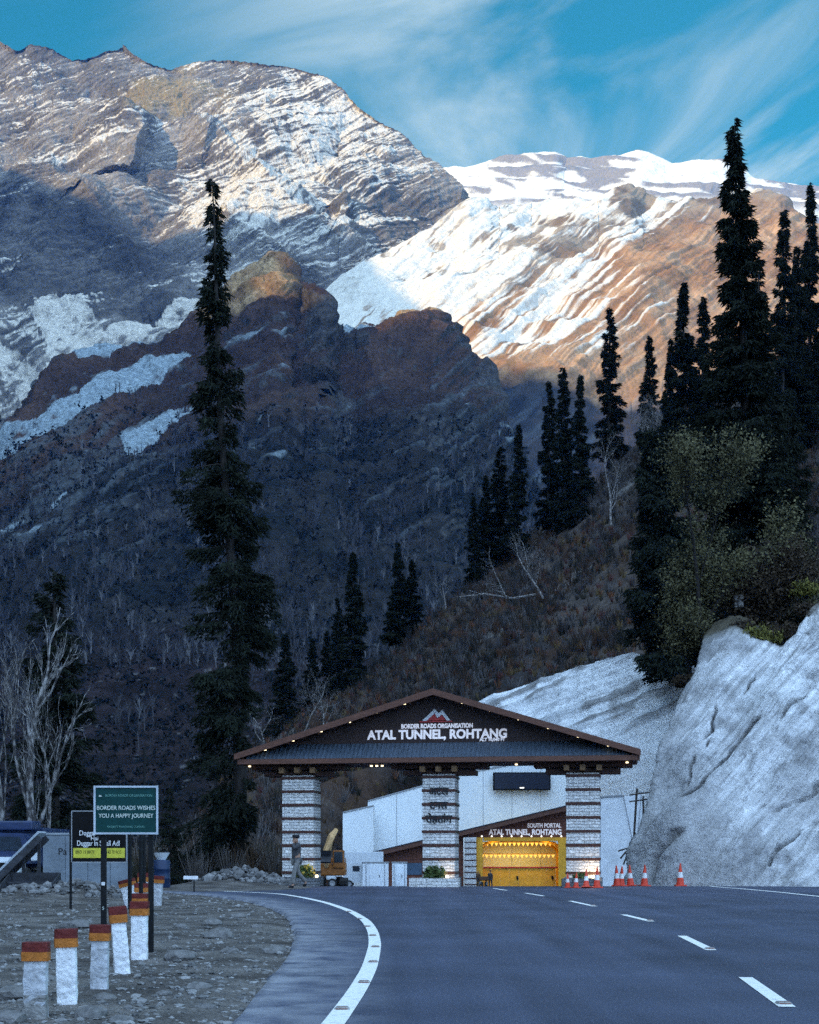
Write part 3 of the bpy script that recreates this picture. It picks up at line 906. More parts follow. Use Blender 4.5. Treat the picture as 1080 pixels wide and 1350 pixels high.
verge = sstep(left_edge(gy) - gx, 0.05, 0.7)
gzv = gzv - 0.05 + verge * (0.05 + bump.reshape(gx.shape)) - 0.02
# a low bank of rubble piled against the wall on the left
gzv = gzv + 0.42 * np.exp(-((gx + 11.2) / 2.6) ** 2 - ((gy - 44) / 4.0) ** 2) + 0.5 * np.exp(-((gx + 7.8) / 2.5) ** 2 - ((gy - 60) / 5.0) ** 2)
G = np.stack([gx, gy, gzv], -1)
me = mesh_arrays('ground', G.reshape(-1, 3), grid_faces(*gx.shape), True)
m_ground, nt, b = mat_new('gravel_soil')
N = nt.nodes.new; L = nt.links.new
t = N('ShaderNodeTexCoord')
v1 = N('ShaderNodeTexVoronoi'); v1.inputs['Scale'].default_value = 13.0; L(t.outputs['Object'], v1.inputs[0])
v2 = N('ShaderNodeTexVoronoi'); v2.inputs['Scale'].default_value = 34.0; L(t.outputs['Object'], v2.inputs[0])
n1 = N('ShaderNodeTexNoise'); n1.inputs['Scale'].default_value = 0.9; n1.inputs['Detail'].default_value = 8; L(t.outputs['Object'], n1.inputs[0])
cr = N('ShaderNodeValToRGB'); cr.color_ramp.elements[0].position = 0.35; cr.color_ramp.elements[0].color = (0.070, 0.062, 0.058, 1)
cr.color_ramp.elements[1].position = 0.66; cr.color_ramp.elements[1].color = (0.19, 0.175, 0.165, 1)
L(n1.outputs[0], cr.inputs[0])
st = N('ShaderNodeMapRange'); st.inputs[1].default_value = 0.0; st.inputs[2].default_value = 1.0; st.inputs[3].default_value = 0.55; st.inputs[4].default_value = 1.5
L(v2.outputs['Color'], st.inputs[0])
sc_ = N('ShaderNodeVectorMath'); sc_.operation = 'SCALE'; L(cr.outputs[0], sc_.inputs[0]); L(st.outputs[0], sc_.inputs['Scale'])
L(sc_.outputs[0], b.inputs['Base Color'])
b.inputs['Roughness'].default_value = 0.95; b.inputs['Specular IOR Level'].default_value = 0.1
ad = N('ShaderNodeMath'); ad.operation = 'ADD'; L(v1.outputs['Distance'], ad.inputs[0]); L(v2.outputs['Distance'], ad.inputs[1])
bp = N('ShaderNodeBump'); bp.inputs['Strength'].default_value = 0.7; bp.inputs['Distance'].default_value = 0.05; bp.invert = True
L(ad.outputs[0], bp.inputs['Height']); L(bp.outputs[0], b.inputs['Normal'])
g_o = new_obj('ground', me, m_ground); tag(g_o, 'grey stony soil verge beside the road', None, None, 'structure')
def gz_at(x, y):
    i = int(np.clip(np.searchsorted(ysg, y), 1, len(ysg) - 1)); j = int(np.clip(np.searchsorted(xs, x), 1, len(xs) - 1))
    return float(gzv[i, j])

# ------------------------------------------------------------------ the road
rY = np.concatenate([np.linspace(-40, 4, 12), np.linspace(4.4, 66, 200), np.linspace(67, 158, 60)])
rE = np.interp(rY, [-40, 20, 40, 50, 62, 66, 80, 150, 158], [15.6, 15.6, 16.2, 18.6, 19.5, 18, 20, 19, 19])
u = np.linspace(0, 1, 60) ** 1.4
RXX = left_edge(rY)[:, None] * (1 - u) + rE[:, None] * u
wob = fbm(np.stack([np.zeros_like(rY), rY, rY * 0], -1), 0.7, 4, 195) * 0.07
RXX[:, 0] += wob
RYY = np.repeat(rY[:, None], len(u), 1)
RZZ = np.where(RYY < 62, 0, -0.0245 * (RYY - 62)) + 0.0
RZZ[:, 0] -= 0.06
dist_edge = RXX - RXX[:, :1]
me = mesh_arrays('road', np.stack([RXX, RYY, RZZ], -1).reshape(-1, 3), grid_faces(*RXX.shape), True, {'edge': dist_edge.ravel()})
m_road, nt, b = mat_new('asphalt')
N = nt.nodes.new; L = nt.links.new
t = N('ShaderNodeTexCoord')
agg = N('ShaderNodeTexNoise'); agg.inputs['Scale'].default_value = 42; agg.inputs['Detail'].default_value = 4; agg.inputs['Roughness'].default_value = 0.8; L(t.outputs['Object'], agg.inputs[0])
big_ = N('ShaderNodeTexNoise'); big_.inputs['Scale'].default_value = 0.35; big_.inputs['Detail'].default_value = 7; L(t.outputs['Object'], big_.inputs[0])
mpx = N('ShaderNodeMapping'); mpx.inputs['Scale'].default_value = (1.1, 0.05, 1); mpx.inputs['Rotation'].default_value = (0, 0, R(4)); L(t.outputs['Object'], mpx.inputs[0])
trk = N('ShaderNodeTexNoise'); trk.inputs['Scale'].default_value = 1.1; trk.inputs['Detail'].default_value = 5; L(mpx.outputs[0], trk.inputs[0])
m1 = N('ShaderNodeMix'); m1.data_type = 'RGBA'
m1.inputs[6].default_value = (0.017, 0.022, 0.040, 1); m1.inputs[7].default_value = (0.090, 0.102, 0.155, 1)
r1 = N('ShaderNodeMapRange'); r1.inputs[1].default_value = 0.3; r1.inputs[2].default_value = 0.7
L(agg.outputs[0], r1.inputs[0]); L(r1.outputs[0], m1.inputs[0])
r2 = N('ShaderNodeMapRange'); r2.inputs[1].default_value = 0.3; r2.inputs[2].default_value = 0.72; r2.inputs[3].default_value = 0.55; r2.inputs[4].default_value = 1.55
addn = N('ShaderNodeMath'); addn.operation = 'ADD'; L(big_.outputs[0], addn.inputs[0]); L(trk.outputs[0], addn.inputs[1])
hf = N('ShaderNodeMath'); hf.operation = 'MULTIPLY'; hf.inputs[1].default_value = 0.5; L(addn.outputs[0], hf.inputs[0]); L(hf.outputs[0], r2.inputs[0])
s1n = N('ShaderNodeVectorMath'); s1n.operation = 'SCALE'; L(m1.outputs[2], s1n.inputs[0]); L(r2.outputs[0], s1n.inputs['Scale'])
# pale dust blown over the shoulder between the white line and the gravel
ea = N('ShaderNodeAttribute'); ea.attribute_name = 'edge'
dn = N('ShaderNodeTexNoise'); dn.inputs['Scale'].default_value = 1.6; dn.inputs['Detail'].default_value = 8; dn.inputs['Roughness'].default_value = 0.7; L(t.outputs['Object'], dn.inputs[0])
er = N('ShaderNodeMapRange'); er.inputs[1].default_value = 1.5; er.inputs[2].default_value = 0.0; L(ea.outputs['Fac'], er.inputs[0])
dr = N('ShaderNodeMapRange'); dr.inputs[1].default_value = 0.34; dr.inputs[2].default_value = 0.60; L(dn.outputs[0], dr.inputs[0])
dm = N('ShaderNodeMath'); dm.operation = 'MULTIPLY'; L(er.outputs[0], dm.inputs[0]); L(dr.outputs[0], dm.inputs[1])
m2 = N('ShaderNodeMix'); m2.data_type = 'RGBA'; L(dm.outputs[0], m2.inputs[0]); L(s1n.outputs[0], m2.inputs[6]); m2.inputs[7].default_value = (0.27, 0.275, 0.31, 1)
L(m2.outputs[2], b.inputs['Base Color'])
b.inputs['Roughness'].default_value = 0.8; b.inputs['Specular IOR Level'].default_value = 0.25
bp = N('ShaderNodeBump'); bp.inputs['Strength'].default_value = 0.5; bp.inputs['Distance'].default_value = 0.012; L(agg.outputs[0], bp.inputs['Height']); L(bp.outputs[0], b.inputs['Normal'])
tag(new_obj('road', me, m_road), 'dark asphalt road curving over a crest towards the gate', None, None, 'structure')

m_paint, nt, b = mat_new('road_paint')
N = nt.nodes.new; L = nt.links.new
t = N('ShaderNodeTexCoord'); n1 = N('ShaderNodeTexNoise'); n1.inputs['Scale'].default_value = 9; n1.inputs['Detail'].default_value = 9; n1.inputs['Roughness'].default_value = 0.75; L(t.outputs['Object'], n1.inputs[0])
cr = N('ShaderNodeValToRGB'); cr.color_ramp.elements[0].position = 0.30; cr.color_ramp.elements[0].color = (0.25, 0.25, 0.27, 1)
cr.color_ramp.elements[1].position = 0.46; cr.color_ramp.elements[1].color = (0.80, 0.80, 0.78, 1)
L(n1.outputs[0], cr.inputs[0]); L(cr.outputs[0], b.inputs['Base Color']); b.inputs['Roughness'].default_value = 0.7

def smooth_line(pts, n=200):
    a = np.array(pts); s = np.linspace(0, len(a) - 1, n)
    out = np.stack([np.interp(s, np.arange(len(a)), a[:, k]) for k in range(2)], -1)
    k = max(3, n // len(a))
    for _ in range(k * 2):
        out[1:-1] = 0.5 * out[1:-1] + 0.25 * (out[2:] + out[:-2])
    return out
def strip(name, line, w, label, gap=None):
    v = []; f = []
    d = np.gradient(line, axis=0); d /= np.linalg.norm(d, axis=1, keepdims=True)
    n = np.stack([d[:, 1], -d[:, 0]], -1)
    for i in range(len(line)):
        wv = w
        for s in (-1, -0.33, 0.33, 1):
            p = line[i] + n[i] * wv / 2 * s
            v.append((p[0], p[1], (0 if p[1] < 62 else -0.0245 * (p[1] - 62)) + 0.006))
    for i in range(len(line) - 1):
        for k in range(3):
            f.append([i * 4 + k, i * 4 + k + 1, i * 4 + k + 5, i * 4 + k + 4])
    o = new_obj(name, mesh_arrays(name, v, f), m_paint)
    return tag(o, label, None, None, 'structure')
def G_(x, y):
    Z = FPX * CH / (y - HY)
    return ((x - CX) / FPX * Z, Z)
el = [(-0.95, 6.0), (-0.72, 9.3)] + [G_(x, y) for x, y in [(440, 1350), (472, 1305), (488, 1275), (495, 1245), (492, 1228), (483, 1214), (462, 1201), (430, 1190), (398, 1183), (366, 1178)]] + [(-8.2, 54.5), (-12, 58)]
edge_line = smooth_line(el, 240)
strip('edge_line', edge_line, 0.195, 'solid white line along the left edge of the road')
el = [(15.0, 10), (14.4, 25), (14.1, 38)] + [G_(x, y) for x, y in [(1080, 1182), (1030, 1176.5), (980, 1172), (940, 1169)]] + [(13.9, 64)]
strip('edge_line', smooth_line(el, 160), 0.2, 'solid white line along the right edge of the road')
dashes = [((2.0, 3.3), (2.5, 6.4))]
for a, b_ in (((1038, 1328), (983, 1289)), ((938, 1253), (899, 1234)), ((859, 1215), (822, 1206)), ((784, 1195), (752, 1188)), ((717, 1181.5), (693, 1177.5)), ((668, 1174), (651, 1171.3))):
    dashes.append((G_(*a), G_(*b_)))
for i, (a, b_) in enumerate(dashes):
    ln = np.linspace(np.array(a), np.array(b_), 8)
    strip('lane_dash', ln, 0.155, 'white dash of the broken lane line')

# road studs on the markings
m_stud = mat('stud_red_plastic', (0.14, 0.045, 0.03), 0.4, 0.3, 20)
m_studw = mat('stud_body', (0.30, 0.29, 0.28), 0.5, 0.3, 20)
def make_stud():
    r = thing('road_stud', 'red reflective road stud set in the white road marking', 'road stud', (0, 0, 0), 0, 'road studs along the white markings')
    MB().prism([(-0.07, 0), (0.07, 0), (0.05, 0.022), (-0.05, 0.022)], -0.06, 0.06).build('body', m_studw, r)
    MB().add([(-0.055, -0.066, 0.003), (0.055, -0.066, 0.003), (0.045, -0.050, 0.026), (-0.045, -0.050, 0.026), (-0.055, -0.04, 0.003), (0.055, -0.04, 0.003)],
             [(0, 1, 2, 3), (3, 2, 5, 4), (0, 4, 5, 1), (1, 5, 2), (0, 3, 4)]).build('reflector', m_stud, r)
    return r
stud0 = make_stud()
spots = [(451, 1331), (480, 1296), (492, 1269), (495, 1249), (491.5, 1234), (484.5, 1222), (474, 1212), (460, 1202.5), (1033, 1324), (936, 1251.5), (857, 1214), (782, 1194)]
for i, (x, y) in enumerate(spots):
    X, Z = G_(x, y)
    o = stud0 if i == 0 else copy_tree(stud0)
    o.location = (X, Z, 0.006)
    if i >= 8:
        o["label"] = 'red reflective road stud at the end of a white lane dash'
        o["group"] = 'road studs at the ends of the lane dashes'
    else:
        o["label"] = 'red reflective road stud on the solid white left edge line'

# ------------------------------------------------------------------ loose stones
def ico():
    bm = bmesh.new(); bmesh.ops.create_icosphere(bm, subdivisions=1, radius=1.0)
    bm.verts.index_update()
    v = np.array([p.co[:] for p in bm.verts]); f = np.array([[q.index for q in p.verts] for p in bm.faces]); bm.free()
    return v, f
IV, IF = ico()
def stones(n, xy, size, flat=0.5, seed=1):
    g = np.random.default_rng(seed)
    V = []; F = []
    for i in range(n):
        x, y = xy[i]; s = size[i]
        v = IV * (1 + g.uniform(-0.32, 0.32, (len(IV), 1)))
        v = v * np.array([g.uniform(0.7, 1.4), g.uniform(0.7, 1.2), g.uniform(0.3, 0.9) * flat * 1.6]) * s
        a = g.uniform(0, 6.28); c, sn_ = math.cos(a), math.sin(a)
        v = v @ np.array([[c, sn_, 0], [-sn_, c, 0], [0, 0, 1]])
        V.append(v + np.array([x, y, gz_at(x, y) + s * 0.12])); F.append(IF + i * len(IV))
    return np.concatenate(V), np.concatenate(F)
n = 5200
yy = 10.5 * (52 / 10.5) ** rng.uniform(0, 1, n) ** 1.25
xx = left_edge(yy) + 0.25 - rng.uniform(0, 1, n) ** 1.3 * (yy * 0.33)
dm_ = fbm(np.stack([xx, yy, xx * 0], -1), 1.6, 3, 201)
keep = (dm_ > -0.25) | (rng.uniform(0, 1, n) < 0.35)
xx = xx[keep]; yy = yy[keep]
sz = 0.009 + 0.042 * rng.uniform(0, 1, len(xx)) ** 4.0 + 0.012 * (yy / 20)
V, F = stones(len(xx), list(zip(xx, yy)), sz, 0.5, 3)
tint_ = np.repeat(np.random.default_rng(9).uniform(0.35, 1.3, (len(xx), 1)), len(IV), 0) * np.array([[0.23, 0.228, 0.23]])
m_stone = mat_attr('broken_stone', 0.9, 0.3, 30, 0.5, 40, 0.02)
o = new_obj('gravel', mesh_arrays('gravel', V, F, False, {'albedo': tint_}), m_stone); tag(o, 'loose grey gravel scattered over the verge', None, None, 'stuff')
def rubble(name, n, cx0, cy0, rx_, ry_, s0, s1, seed, label, lift=0.0):
    g = np.random.default_rng(seed)
    a = g.uniform(0, 6.28, n); r = np.sqrt(g.uniform(0, 1, n))
    X = cx0 + rx_ * r * np.cos(a); Y = cy0 + ry_ * r * np.sin(a)
    s = s0 + (s1 - s0) * g.uniform(0, 1, n) ** 2
    V, F = stones(n, list(zip(X, Y)), s, 0.7, seed)
    V[:, 2] += np.repeat(lift * (1 - r) * g.uniform(0.2, 1, n), len(IV))
    tn = np.repeat(g.uniform(0.5, 1.6, (n, 1)), len(IV), 0) * np.array([[0.15, 0.148, 0.15]])
    o = new_obj(name, mesh_arrays(name, V, F, False, {'albedo': tn}), m_stone)
    return tag(o, label, None, None, 'stuff')
rubble('rubble', 360, -10.2, 43.0, 2.6, 2.2, 0.04, 0.17, 5, 'heap of broken stone in front of the concrete wall', 0.22)
rubble('rubble', 420, -7.1, 61, 2.4, 3.5, 0.05, 0.24, 6, 'heap of broken rock between tall conifer and left gate pillar', 0.6)
rubble('rubble', 160, -13.5, 43.5, 3.0, 2.0, 0.04, 0.13, 7, 'scatter of broken stone below the loader bucket', 0.1)

# the largest single rocks on the verge
m_rock = mat('verge_rock', (0.15, 0.145, 0.145), 0.9, 0.4, 9, 0.8, 18)
rocks = [(362, 1251, .17), (338, 1222, .10), (560 / 2, 1218, .20), (305, 1255, .13), (236, 1263, .20), (260, 1300, .12), (136, 1316, .10), (215, 1310, .07), (22, 1315, .17), (120, 1338, .16), (60, 1290, .12), (290, 1236, .22), (270, 1322, .08),
         (315, 1208, .17), (240, 1222, .13), (40, 1262, .14), (100, 1222, .24), (20, 1235, .16), (8, 1345, .13), (160, 1345, .10)]
for i, (x, y, s) in enumerate(rocks):
    X, Z = G_(x, y)
    bm = bmesh.new(); bmesh.ops.create_icosphere(bm, subdivisions=2, radius=1.0)
    g = np.random.default_rng(300 + i)
    pts = np.array([v.co[:] for v in bm.verts])
    nz = fbm(pts + i * 7.3, 1.1, 4, 211 + i)
    nz = np.round(nz * 5) / 5 * 0.5 + nz * 0.5
    for v, d in zip(bm.verts, nz):
        v.co = v.co * (1 + 0.55 * float(d))
        v.co = Vector((v.co.x * s * 1.25, v.co.y * s, max(v.co.z, -0.5) * s * 0.55))
    me = bpy.data.meshes.new('rock'); bm.to_mesh(me); bm.free()
    o = new_obj('rock', me, m_rock)
    o.location = (X, Z, gz_at(X, Z) + s * 0.12); o.rotation_euler = (0, 0, g.uniform(0, 6))
    tag(o, 'grey angular rock lying loose on the gravel verge', 'rock', 'loose rocks on the gravel verge')

# ------------------------------------------------------------------ the entrance gate
m_wood = mat('brown_stained_wood', (0.115, 0.050, 0.034), 0.6, 0.35, 3, 0.3, 14, stretch=(0.6, 1, 6))
m_wood_dk = mat('dark_stained_wood', (0.052, 0.024, 0.018), 0.65, 0.4, 3, 0.3, 14, stretch=(0.5, 1, 8))
m_wood_lt = mat('light_brown_wood', (0.26, 0.15, 0.075), 0.6, 0.3, 4, 0.3, 14)
m_band = mat('timber_band', (0.062, 0.024, 0.018), 0.6, 0.4, 5, 0.3, 20)
m_roofm = mat('blue_grey_sheet', (0.07, 0.095, 0.13), 0.42, 0.35, 2.5, 0.15, 8, metal=0.25, stretch=(8, 1, 0.7))
m_white_letter = mat_emit('white_letter', (0.85, 0.80, 0.82), 0.2)  # letters given a faint glow of their own
m_black_letter = mat('black_letter', (0.012, 0.012, 0.014), 0.4, 0.2, 8)
m_red = mat('red_enamel', (0.42, 0.035, 0.035), 0.4, 0.2, 6)
m_wht = mat('white_enamel', (0.72, 0.72, 0.74), 0.5, 0.12, 5)
m_lamp = mat_emit('lamp_glow', (1.0, 0.82, 0.5), 2.2)
m_lampw = mat_emit('lamp_glow_white', (1.0, 0.93, 0.8), 1.2)
m_dark = mat('black_metal', (0.010, 0.011, 0.013), 0.6, 0.3, 8, spec=0.12)
m_steel = mat('galvanised_steel', (0.30, 0.31, 0.33), 0.45, 0.25, 7, metal=0.5)
m_plank, nt, b = mat_new('dark_cladding')
N = nt.nodes.new; L = nt.links.new
t = N('ShaderNodeTexCoord'); wv = N('ShaderNodeTexWave'); wv.bands_direction = 'Z'; wv.wave_profile = 'SAW'; wv.inputs['Scale'].default_value = 1.6; L(t.outputs['Object'], wv.inputs[0])
nn = N('ShaderNodeTexNoise'); nn.inputs['Scale'].default_value = 3; nn.inputs['Detail'].default_value = 6; L(t.outputs['Object'], nn.inputs[0])
mx = N('ShaderNodeMix'); mx.data_type = 'RGBA'; mx.inputs[6].default_value = (0.020, 0.011, 0.011, 1); mx.inputs[7].default_value = (0.055, 0.028, 0.024, 1); L(nn.outputs[0], mx.inputs[0]); L(mx.outputs[2], b.inputs['Base Color'])
bp = N('ShaderNodeBump'); bp.inputs['Strength'].default_value = 0.8; bp.inputs['Distance'].default_value = 0.05; L(wv.outputs[0], bp.inputs['Height']); L(bp.outputs[0], b.inputs['Normal']); b.inputs['Roughness'].default_value = 0.6
def mat_masonry(name, c1, c2, cm_, sx=1.35, mortar=0.018):
    m, nt, b = mat_new(name)
    N = nt.nodes.new; L = nt.links.new
    t = N('ShaderNodeTexCoord')
    # the courses wrap round the pillar: run along x + y, rise along z
    sp = N('ShaderNodeSeparateXYZ'); L(t.outputs['Object'], sp.inputs[0])
    ad = N('ShaderNodeMath'); ad.operation = 'ADD'; L(sp.outputs[0], ad.inputs[0]); L(sp.outputs[1], ad.inputs[1])
    nz = N('ShaderNodeTexNoise'); nz.inputs['Scale'].default_value = 5; L(t.outputs['Object'], nz.inputs[0])
    sm = N('ShaderNodeMath'); sm.operation = 'MULTIPLY_ADD'; sm.inputs[1].default_value = 0.10; L(nz.outputs[0], sm.inputs[0]); L(sp.outputs[2], sm.inputs[2])
    cb_ = N('ShaderNodeCombineXYZ'); L(ad.outputs[0], cb_.inputs[0]); L(sm.outputs[0], cb_.inputs[1])
    br = N('ShaderNodeTexBrick'); br.inputs['Scale'].default_value = sx; br.inputs['Mortar Size'].default_value = mortar; br.inputs['Brick Width'].default_value = 0.62; br.inputs['Row Height'].default_value = 0.19
    br.inputs['Color1'].default_value = (*c1, 1); br.inputs['Color2'].default_value = (*c2, 1); br.inputs['Mortar'].default_value = (*cm_, 1)
    br.inputs['Bias'].default_value = 0.0
    L(cb_.outputs[0], br.inputs[0])
    n2 = N('ShaderNodeTexNoise'); n2.inputs['Scale'].default_value = 11; n2.inputs['Detail'].default_value = 7; n2.inputs['Roughness'].default_value = 0.7; L(t.outputs['Object'], n2.inputs[0])
    r = N('ShaderNodeMapRange'); r.inputs[1].default_value = 0.3; r.inputs[2].default_value = 0.7; r.inputs[3].default_value = 0.5; r.inputs[4].default_value = 1.45; L(n2.outputs[0], r.inputs[0])
    sc = N('ShaderNodeVectorMath'); sc.operation = 'SCALE'; L(br.outputs[0], sc.inputs[0]); L(r.outputs[0], sc.inputs['Scale']); L(sc.outputs[0], b.inputs['Base Color'])
    bp = N('ShaderNodeBump'); bp.inputs['Strength'].default_value = 0.8; bp.inputs['Distance'].default_value = 0.04
    ad2 = N('ShaderNodeMath'); ad2.operation = 'SUBTRACT'; L(n2.outputs[0], ad2.inputs[0]); L(br.outputs['Fac'], ad2.inputs[1]); L(ad2.outputs[0], bp.inputs['Height']); L(bp.outputs[0], b.inputs['Normal'])
    b.inputs['Roughness'].default_value = 0.9
    return m
m_stonep = mat_masonry('pale_stone_masonry', (0.74, 0.72, 0.70), (0.58, 0.57, 0.56), (0.30, 0.29, 0.28))
m_plinth = mat_masonry('grey_stone_plinth', (0.17, 0.18, 0.20), (0.11, 0.115, 0.13), (0.05, 0.05, 0.05))

GZ = P(577, 1167, 62)
gate = thing('entrance_gate', 'wide gabled road gate with three banded stone pillars, brown roof edge and white lettering', 'gate', (GZ.x, 62.0, 0.0), R(-9.0))
EH, AP, HW = 5.96, 8.74, 9.02          # eave height, apex height, half width
sl = (AP - EH) / HW
def rz_(x): return AP - sl * abs(x)
# roof: two thick slopes with sheeting, deep overhang
roof = MB()
for s in (-1, 1):
    roof.prism([(0, AP), (s * HW, EH), (s * HW, EH - 0.10), (0, AP - 0.10)], -1.55, 1.7)
ro = roof.build('roof', m_roofm, gate)
fa = MB()
for yy_ in (-1.63, 1.705):
    fa.prism([(0, AP + 0.05), (HW + 0.06, EH + 0.03), (HW + 0.06, EH - 0.24), (0, AP - 0.23), (-HW - 0.06, EH - 0.24), (-HW - 0.06, EH + 0.03)], yy_, yy_ + 0.075)
fa.build('fascia', m_wood, gate)
ra = MB()
for s in (-1, 1):
    for k in range(13):
        x = s * (0.35 + k * 0.70)
        ra.box((x, -0.95, rz_(x) - 0.19), (0.09, 1.2, 0.14))
ra.build('rafter', m_wood_dk, gate)
so_ = MB()
for s in (-1, 1):
    so_.prism([(0.0, AP - 0.11), (s * (HW - 0.02), EH - 0.11), (s * (HW - 0.02), EH - 0.13), (0, AP - 0.13)], -1.53, 1.68)
so_.build('soffit', m_wood_dk, gate)
# gable walls
gw = MB()
x_in = (AP - 0.14 - 5.62) / sl
x_in = min(x_in, 8.85)
for y0, y1 in ((-0.55, -0.40), (1.0, 1.15)):
    gw.prism([(0, AP - 0.14), (8.85, rz_(8.85) - 0.14), (8.85, 5.62), (-8.85, 5.62), (-8.85, rz_(8.85) - 0.14)], y0, y1)
gw.build('gable_wall', m_plank, gate)
# corrugated skirt under the gable wall, sloping outwards
aw = MB()
AZ = 6.47
nrib = 84
vv = []; ff = []
for i in range(nrib * 4 + 1):
    x = -8.6 + 17.2 * i / (nrib * 4)
    ph = i % 4
    dz_ = 0.06 if ph in (1, 2) else 0.0
    zt = min(AZ, rz_(x) - 0.18)
    t = (zt - 5.76) / (AZ - 5.76)
    yt = -1.42 + (-0.56 + 1.42) * max(0.02, t)
    vv += [(x, -1.42 - dz_, 5.76), (x, yt - dz_, zt)]
for i in range(nrib * 4):
    ff.append([2 * i, 2 * i + 2, 2 * i + 3, 2 * i + 1])
aw.add(vv, ff)
awo = aw.build('skirt_roof', m_roofm, gate)
# edge beam and ceiling
be = MB(); be.box((0, -1.44, 5.64), (17.9, 0.14, 0.22)); be.box((0, 1.55, 5.64), (17.9, 0.12, 0.22)); be.box((-8.9, 0.05, 5.64), (0.12, 2.85, 0.22)); be.box((8.9, 0.05, 5.64), (0.12, 2.85, 0.22))
be.build('edge_beam', m_wood, gate)
MB().box((0, 0.05, 5.55), (17.68, 2.8, 0.06)).build('ceiling', m_wood_dk, gate)
# pillars
PXS = (-6.33, 0.15, 6.57)
first = None
for pi, pxx in enumerate(PXS):
    if first is None:
        w = 1.46
        pm = MB(); pm.bbox((0, 0, 2.5), (w, 1.5, 5.1), 0.025)
        first = pm.build('pillar', m_stonep, gate)
        zs = [0.62 + 0.615 * k for k in range(8)]
        b0 = MB().bbox((0, 0, 0), (w + 0.07, 1.57, 0.125), 0.012).build('timber_band', m_band, first)
        b0.location = (0, 0, zs[0])
        for z in zs[1:]:
            c = b0.copy(); col.objects.link(c); c.parent = first; c.location = (0, 0, z)
        pl = MB(); pl.bbox((0, 0, 0.21), (w + 0.22, 1.72, 0.42), 0.03); pl.build('plinth', m_plinth, first)
        cor = MB()
        cor.bbox((0, 0, 5.13), (3.3, 1.0, 0.22), 0.02); cor.bbox((0, 0, 5.41), (4.35, 1.3, 0.20), 0.02)
        cor.build('corbel_beam', m_wood_dk, first)
        for k in (-0.72, 0.0, 0.72):
            MB().bbox((k, -0.12, 5.27), (0.24, 1.75, 0.26), 0.02).build('corbel_block', m_wood_lt, first)
        first.location = (pxx, 0, 0)
    else:
        c = copy_tree(first, gate); c.location = (pxx, 0, 0)
        if pi == 1:
            for body, z in (('अटल', 4.27), ('टनल', 3.645), ('रोहतांग', 3.02)):
                text_obj(body, 0.46, m_black_letter, c, (0, -0.775, z), extrude=0.02, offset=0.012)
# lettering and emblem on the gable
yl = -0.575
text_obj('ATAL TUNNEL, ROHTANG', 0.56, m_white_letter, gate, (0.05, yl, 6.83), width=6.35, offset=0.022)
text_obj('BORDER ROADS ORGANISATION', 0.27, m_white_letter, gate, (0.05, yl, 7.215), width=3.25, offset=0.012)
text_obj('ALT 10,040 FT', 0.2, m_white_letter, gate, (2.55, yl, 6.575), width=1.15, offset=0.008)
em = MB(); em.prism([(-0.62, 7.46), (-0.05, 8.0), (0.12, 7.80), (0.3, 7.94), (0.66, 7.46), (0.5, 7.46), (0.28, 7.74), (0.06, 7.58), (-0.05, 7.80), (-0.42, 7.46)], yl - 0.02, yl + 0.02)
e1 = em.build('emblem', m_wht, gate)
e2 = MB(); e2.prism([(-0.40, 7.475), (-0.06, 7.78), (0.05, 7.56), (0.27, 7.72), (0.47, 7.475)], yl - 0.015, yl + 0.018); e2.build('emblem_field', m_red, e1)
e3 = MB(); e3.box((0, yl, 7.42), (1.5, 0.03, 0.05)); e3.build('emblem_bar', m_red, e1)
# downlights under the verge of the roof and under the ceiling, all lit
dl0 = None
for x in (-7.7, -6.4, -5.1, -3.8, -2.5, -1.3, 1.3, 2.5, 3.8, 5.1, 6.4, 7.7):
    if dl0 is None:
        dl0 = MB().lathe([(0.02, 0.0), (0.06, 0.005), (0.06, 0.05), (0.04, 0.06)], (0, 0, 0), 12).build('downlight', m_lamp, gate)
        d = dl0
    else:
        d = dl0.copy(); col.objects.link(d)
    d.location = (x, -1.35, rz_(x) - 0.215)
for x in (-8.55, -3.0, -2.75, -2.5, 3.6, 8.5):
    d = dl0.copy(); col.objects.link(d); d.parent = gate; d.location = (x, -0.9 if abs(x) > 8 else -0.3, 5.44)
# planters and uplights at the pillars' feet
m_leaf = mat('planter_leaves', (0.07, 0.10, 0.03), 0.7, 0.5, 12)
m_flower = mat('yellow_flowers', (0.55, 0.36, 0.05), 0.7, 0.4, 30)
def leaf_ball(n, r, seed, size=0.09, squash=0.8):
    g = np.random.default_rng(seed)
    d = g.normal(size=(n, 3)); d /= np.linalg.norm(d, axis=1, keepdims=True)
    c = d * (r * g.uniform(0.35, 1, (n, 1)) ** 0.6); c[:, 2] = c[:, 2] * squash
    a = g.normal(size=(n, 3)); a /= np.linalg.norm(a, axis=1, keepdims=True)
    bvec = np.cross(a, g.normal(size=(n, 3))); bvec /= np.linalg.norm(bvec, axis=1, keepdims=True)
    s = size * g.uniform(0.6, 1.4, (n, 1))
    v = np.stack([c - a * s, c + bvec * s * 0.5, c + a * s, c - bvec * s * 0.5], 1).reshape(-1, 3)
    f = np.arange(n * 4).reshape(-1, 4)
    return v, f
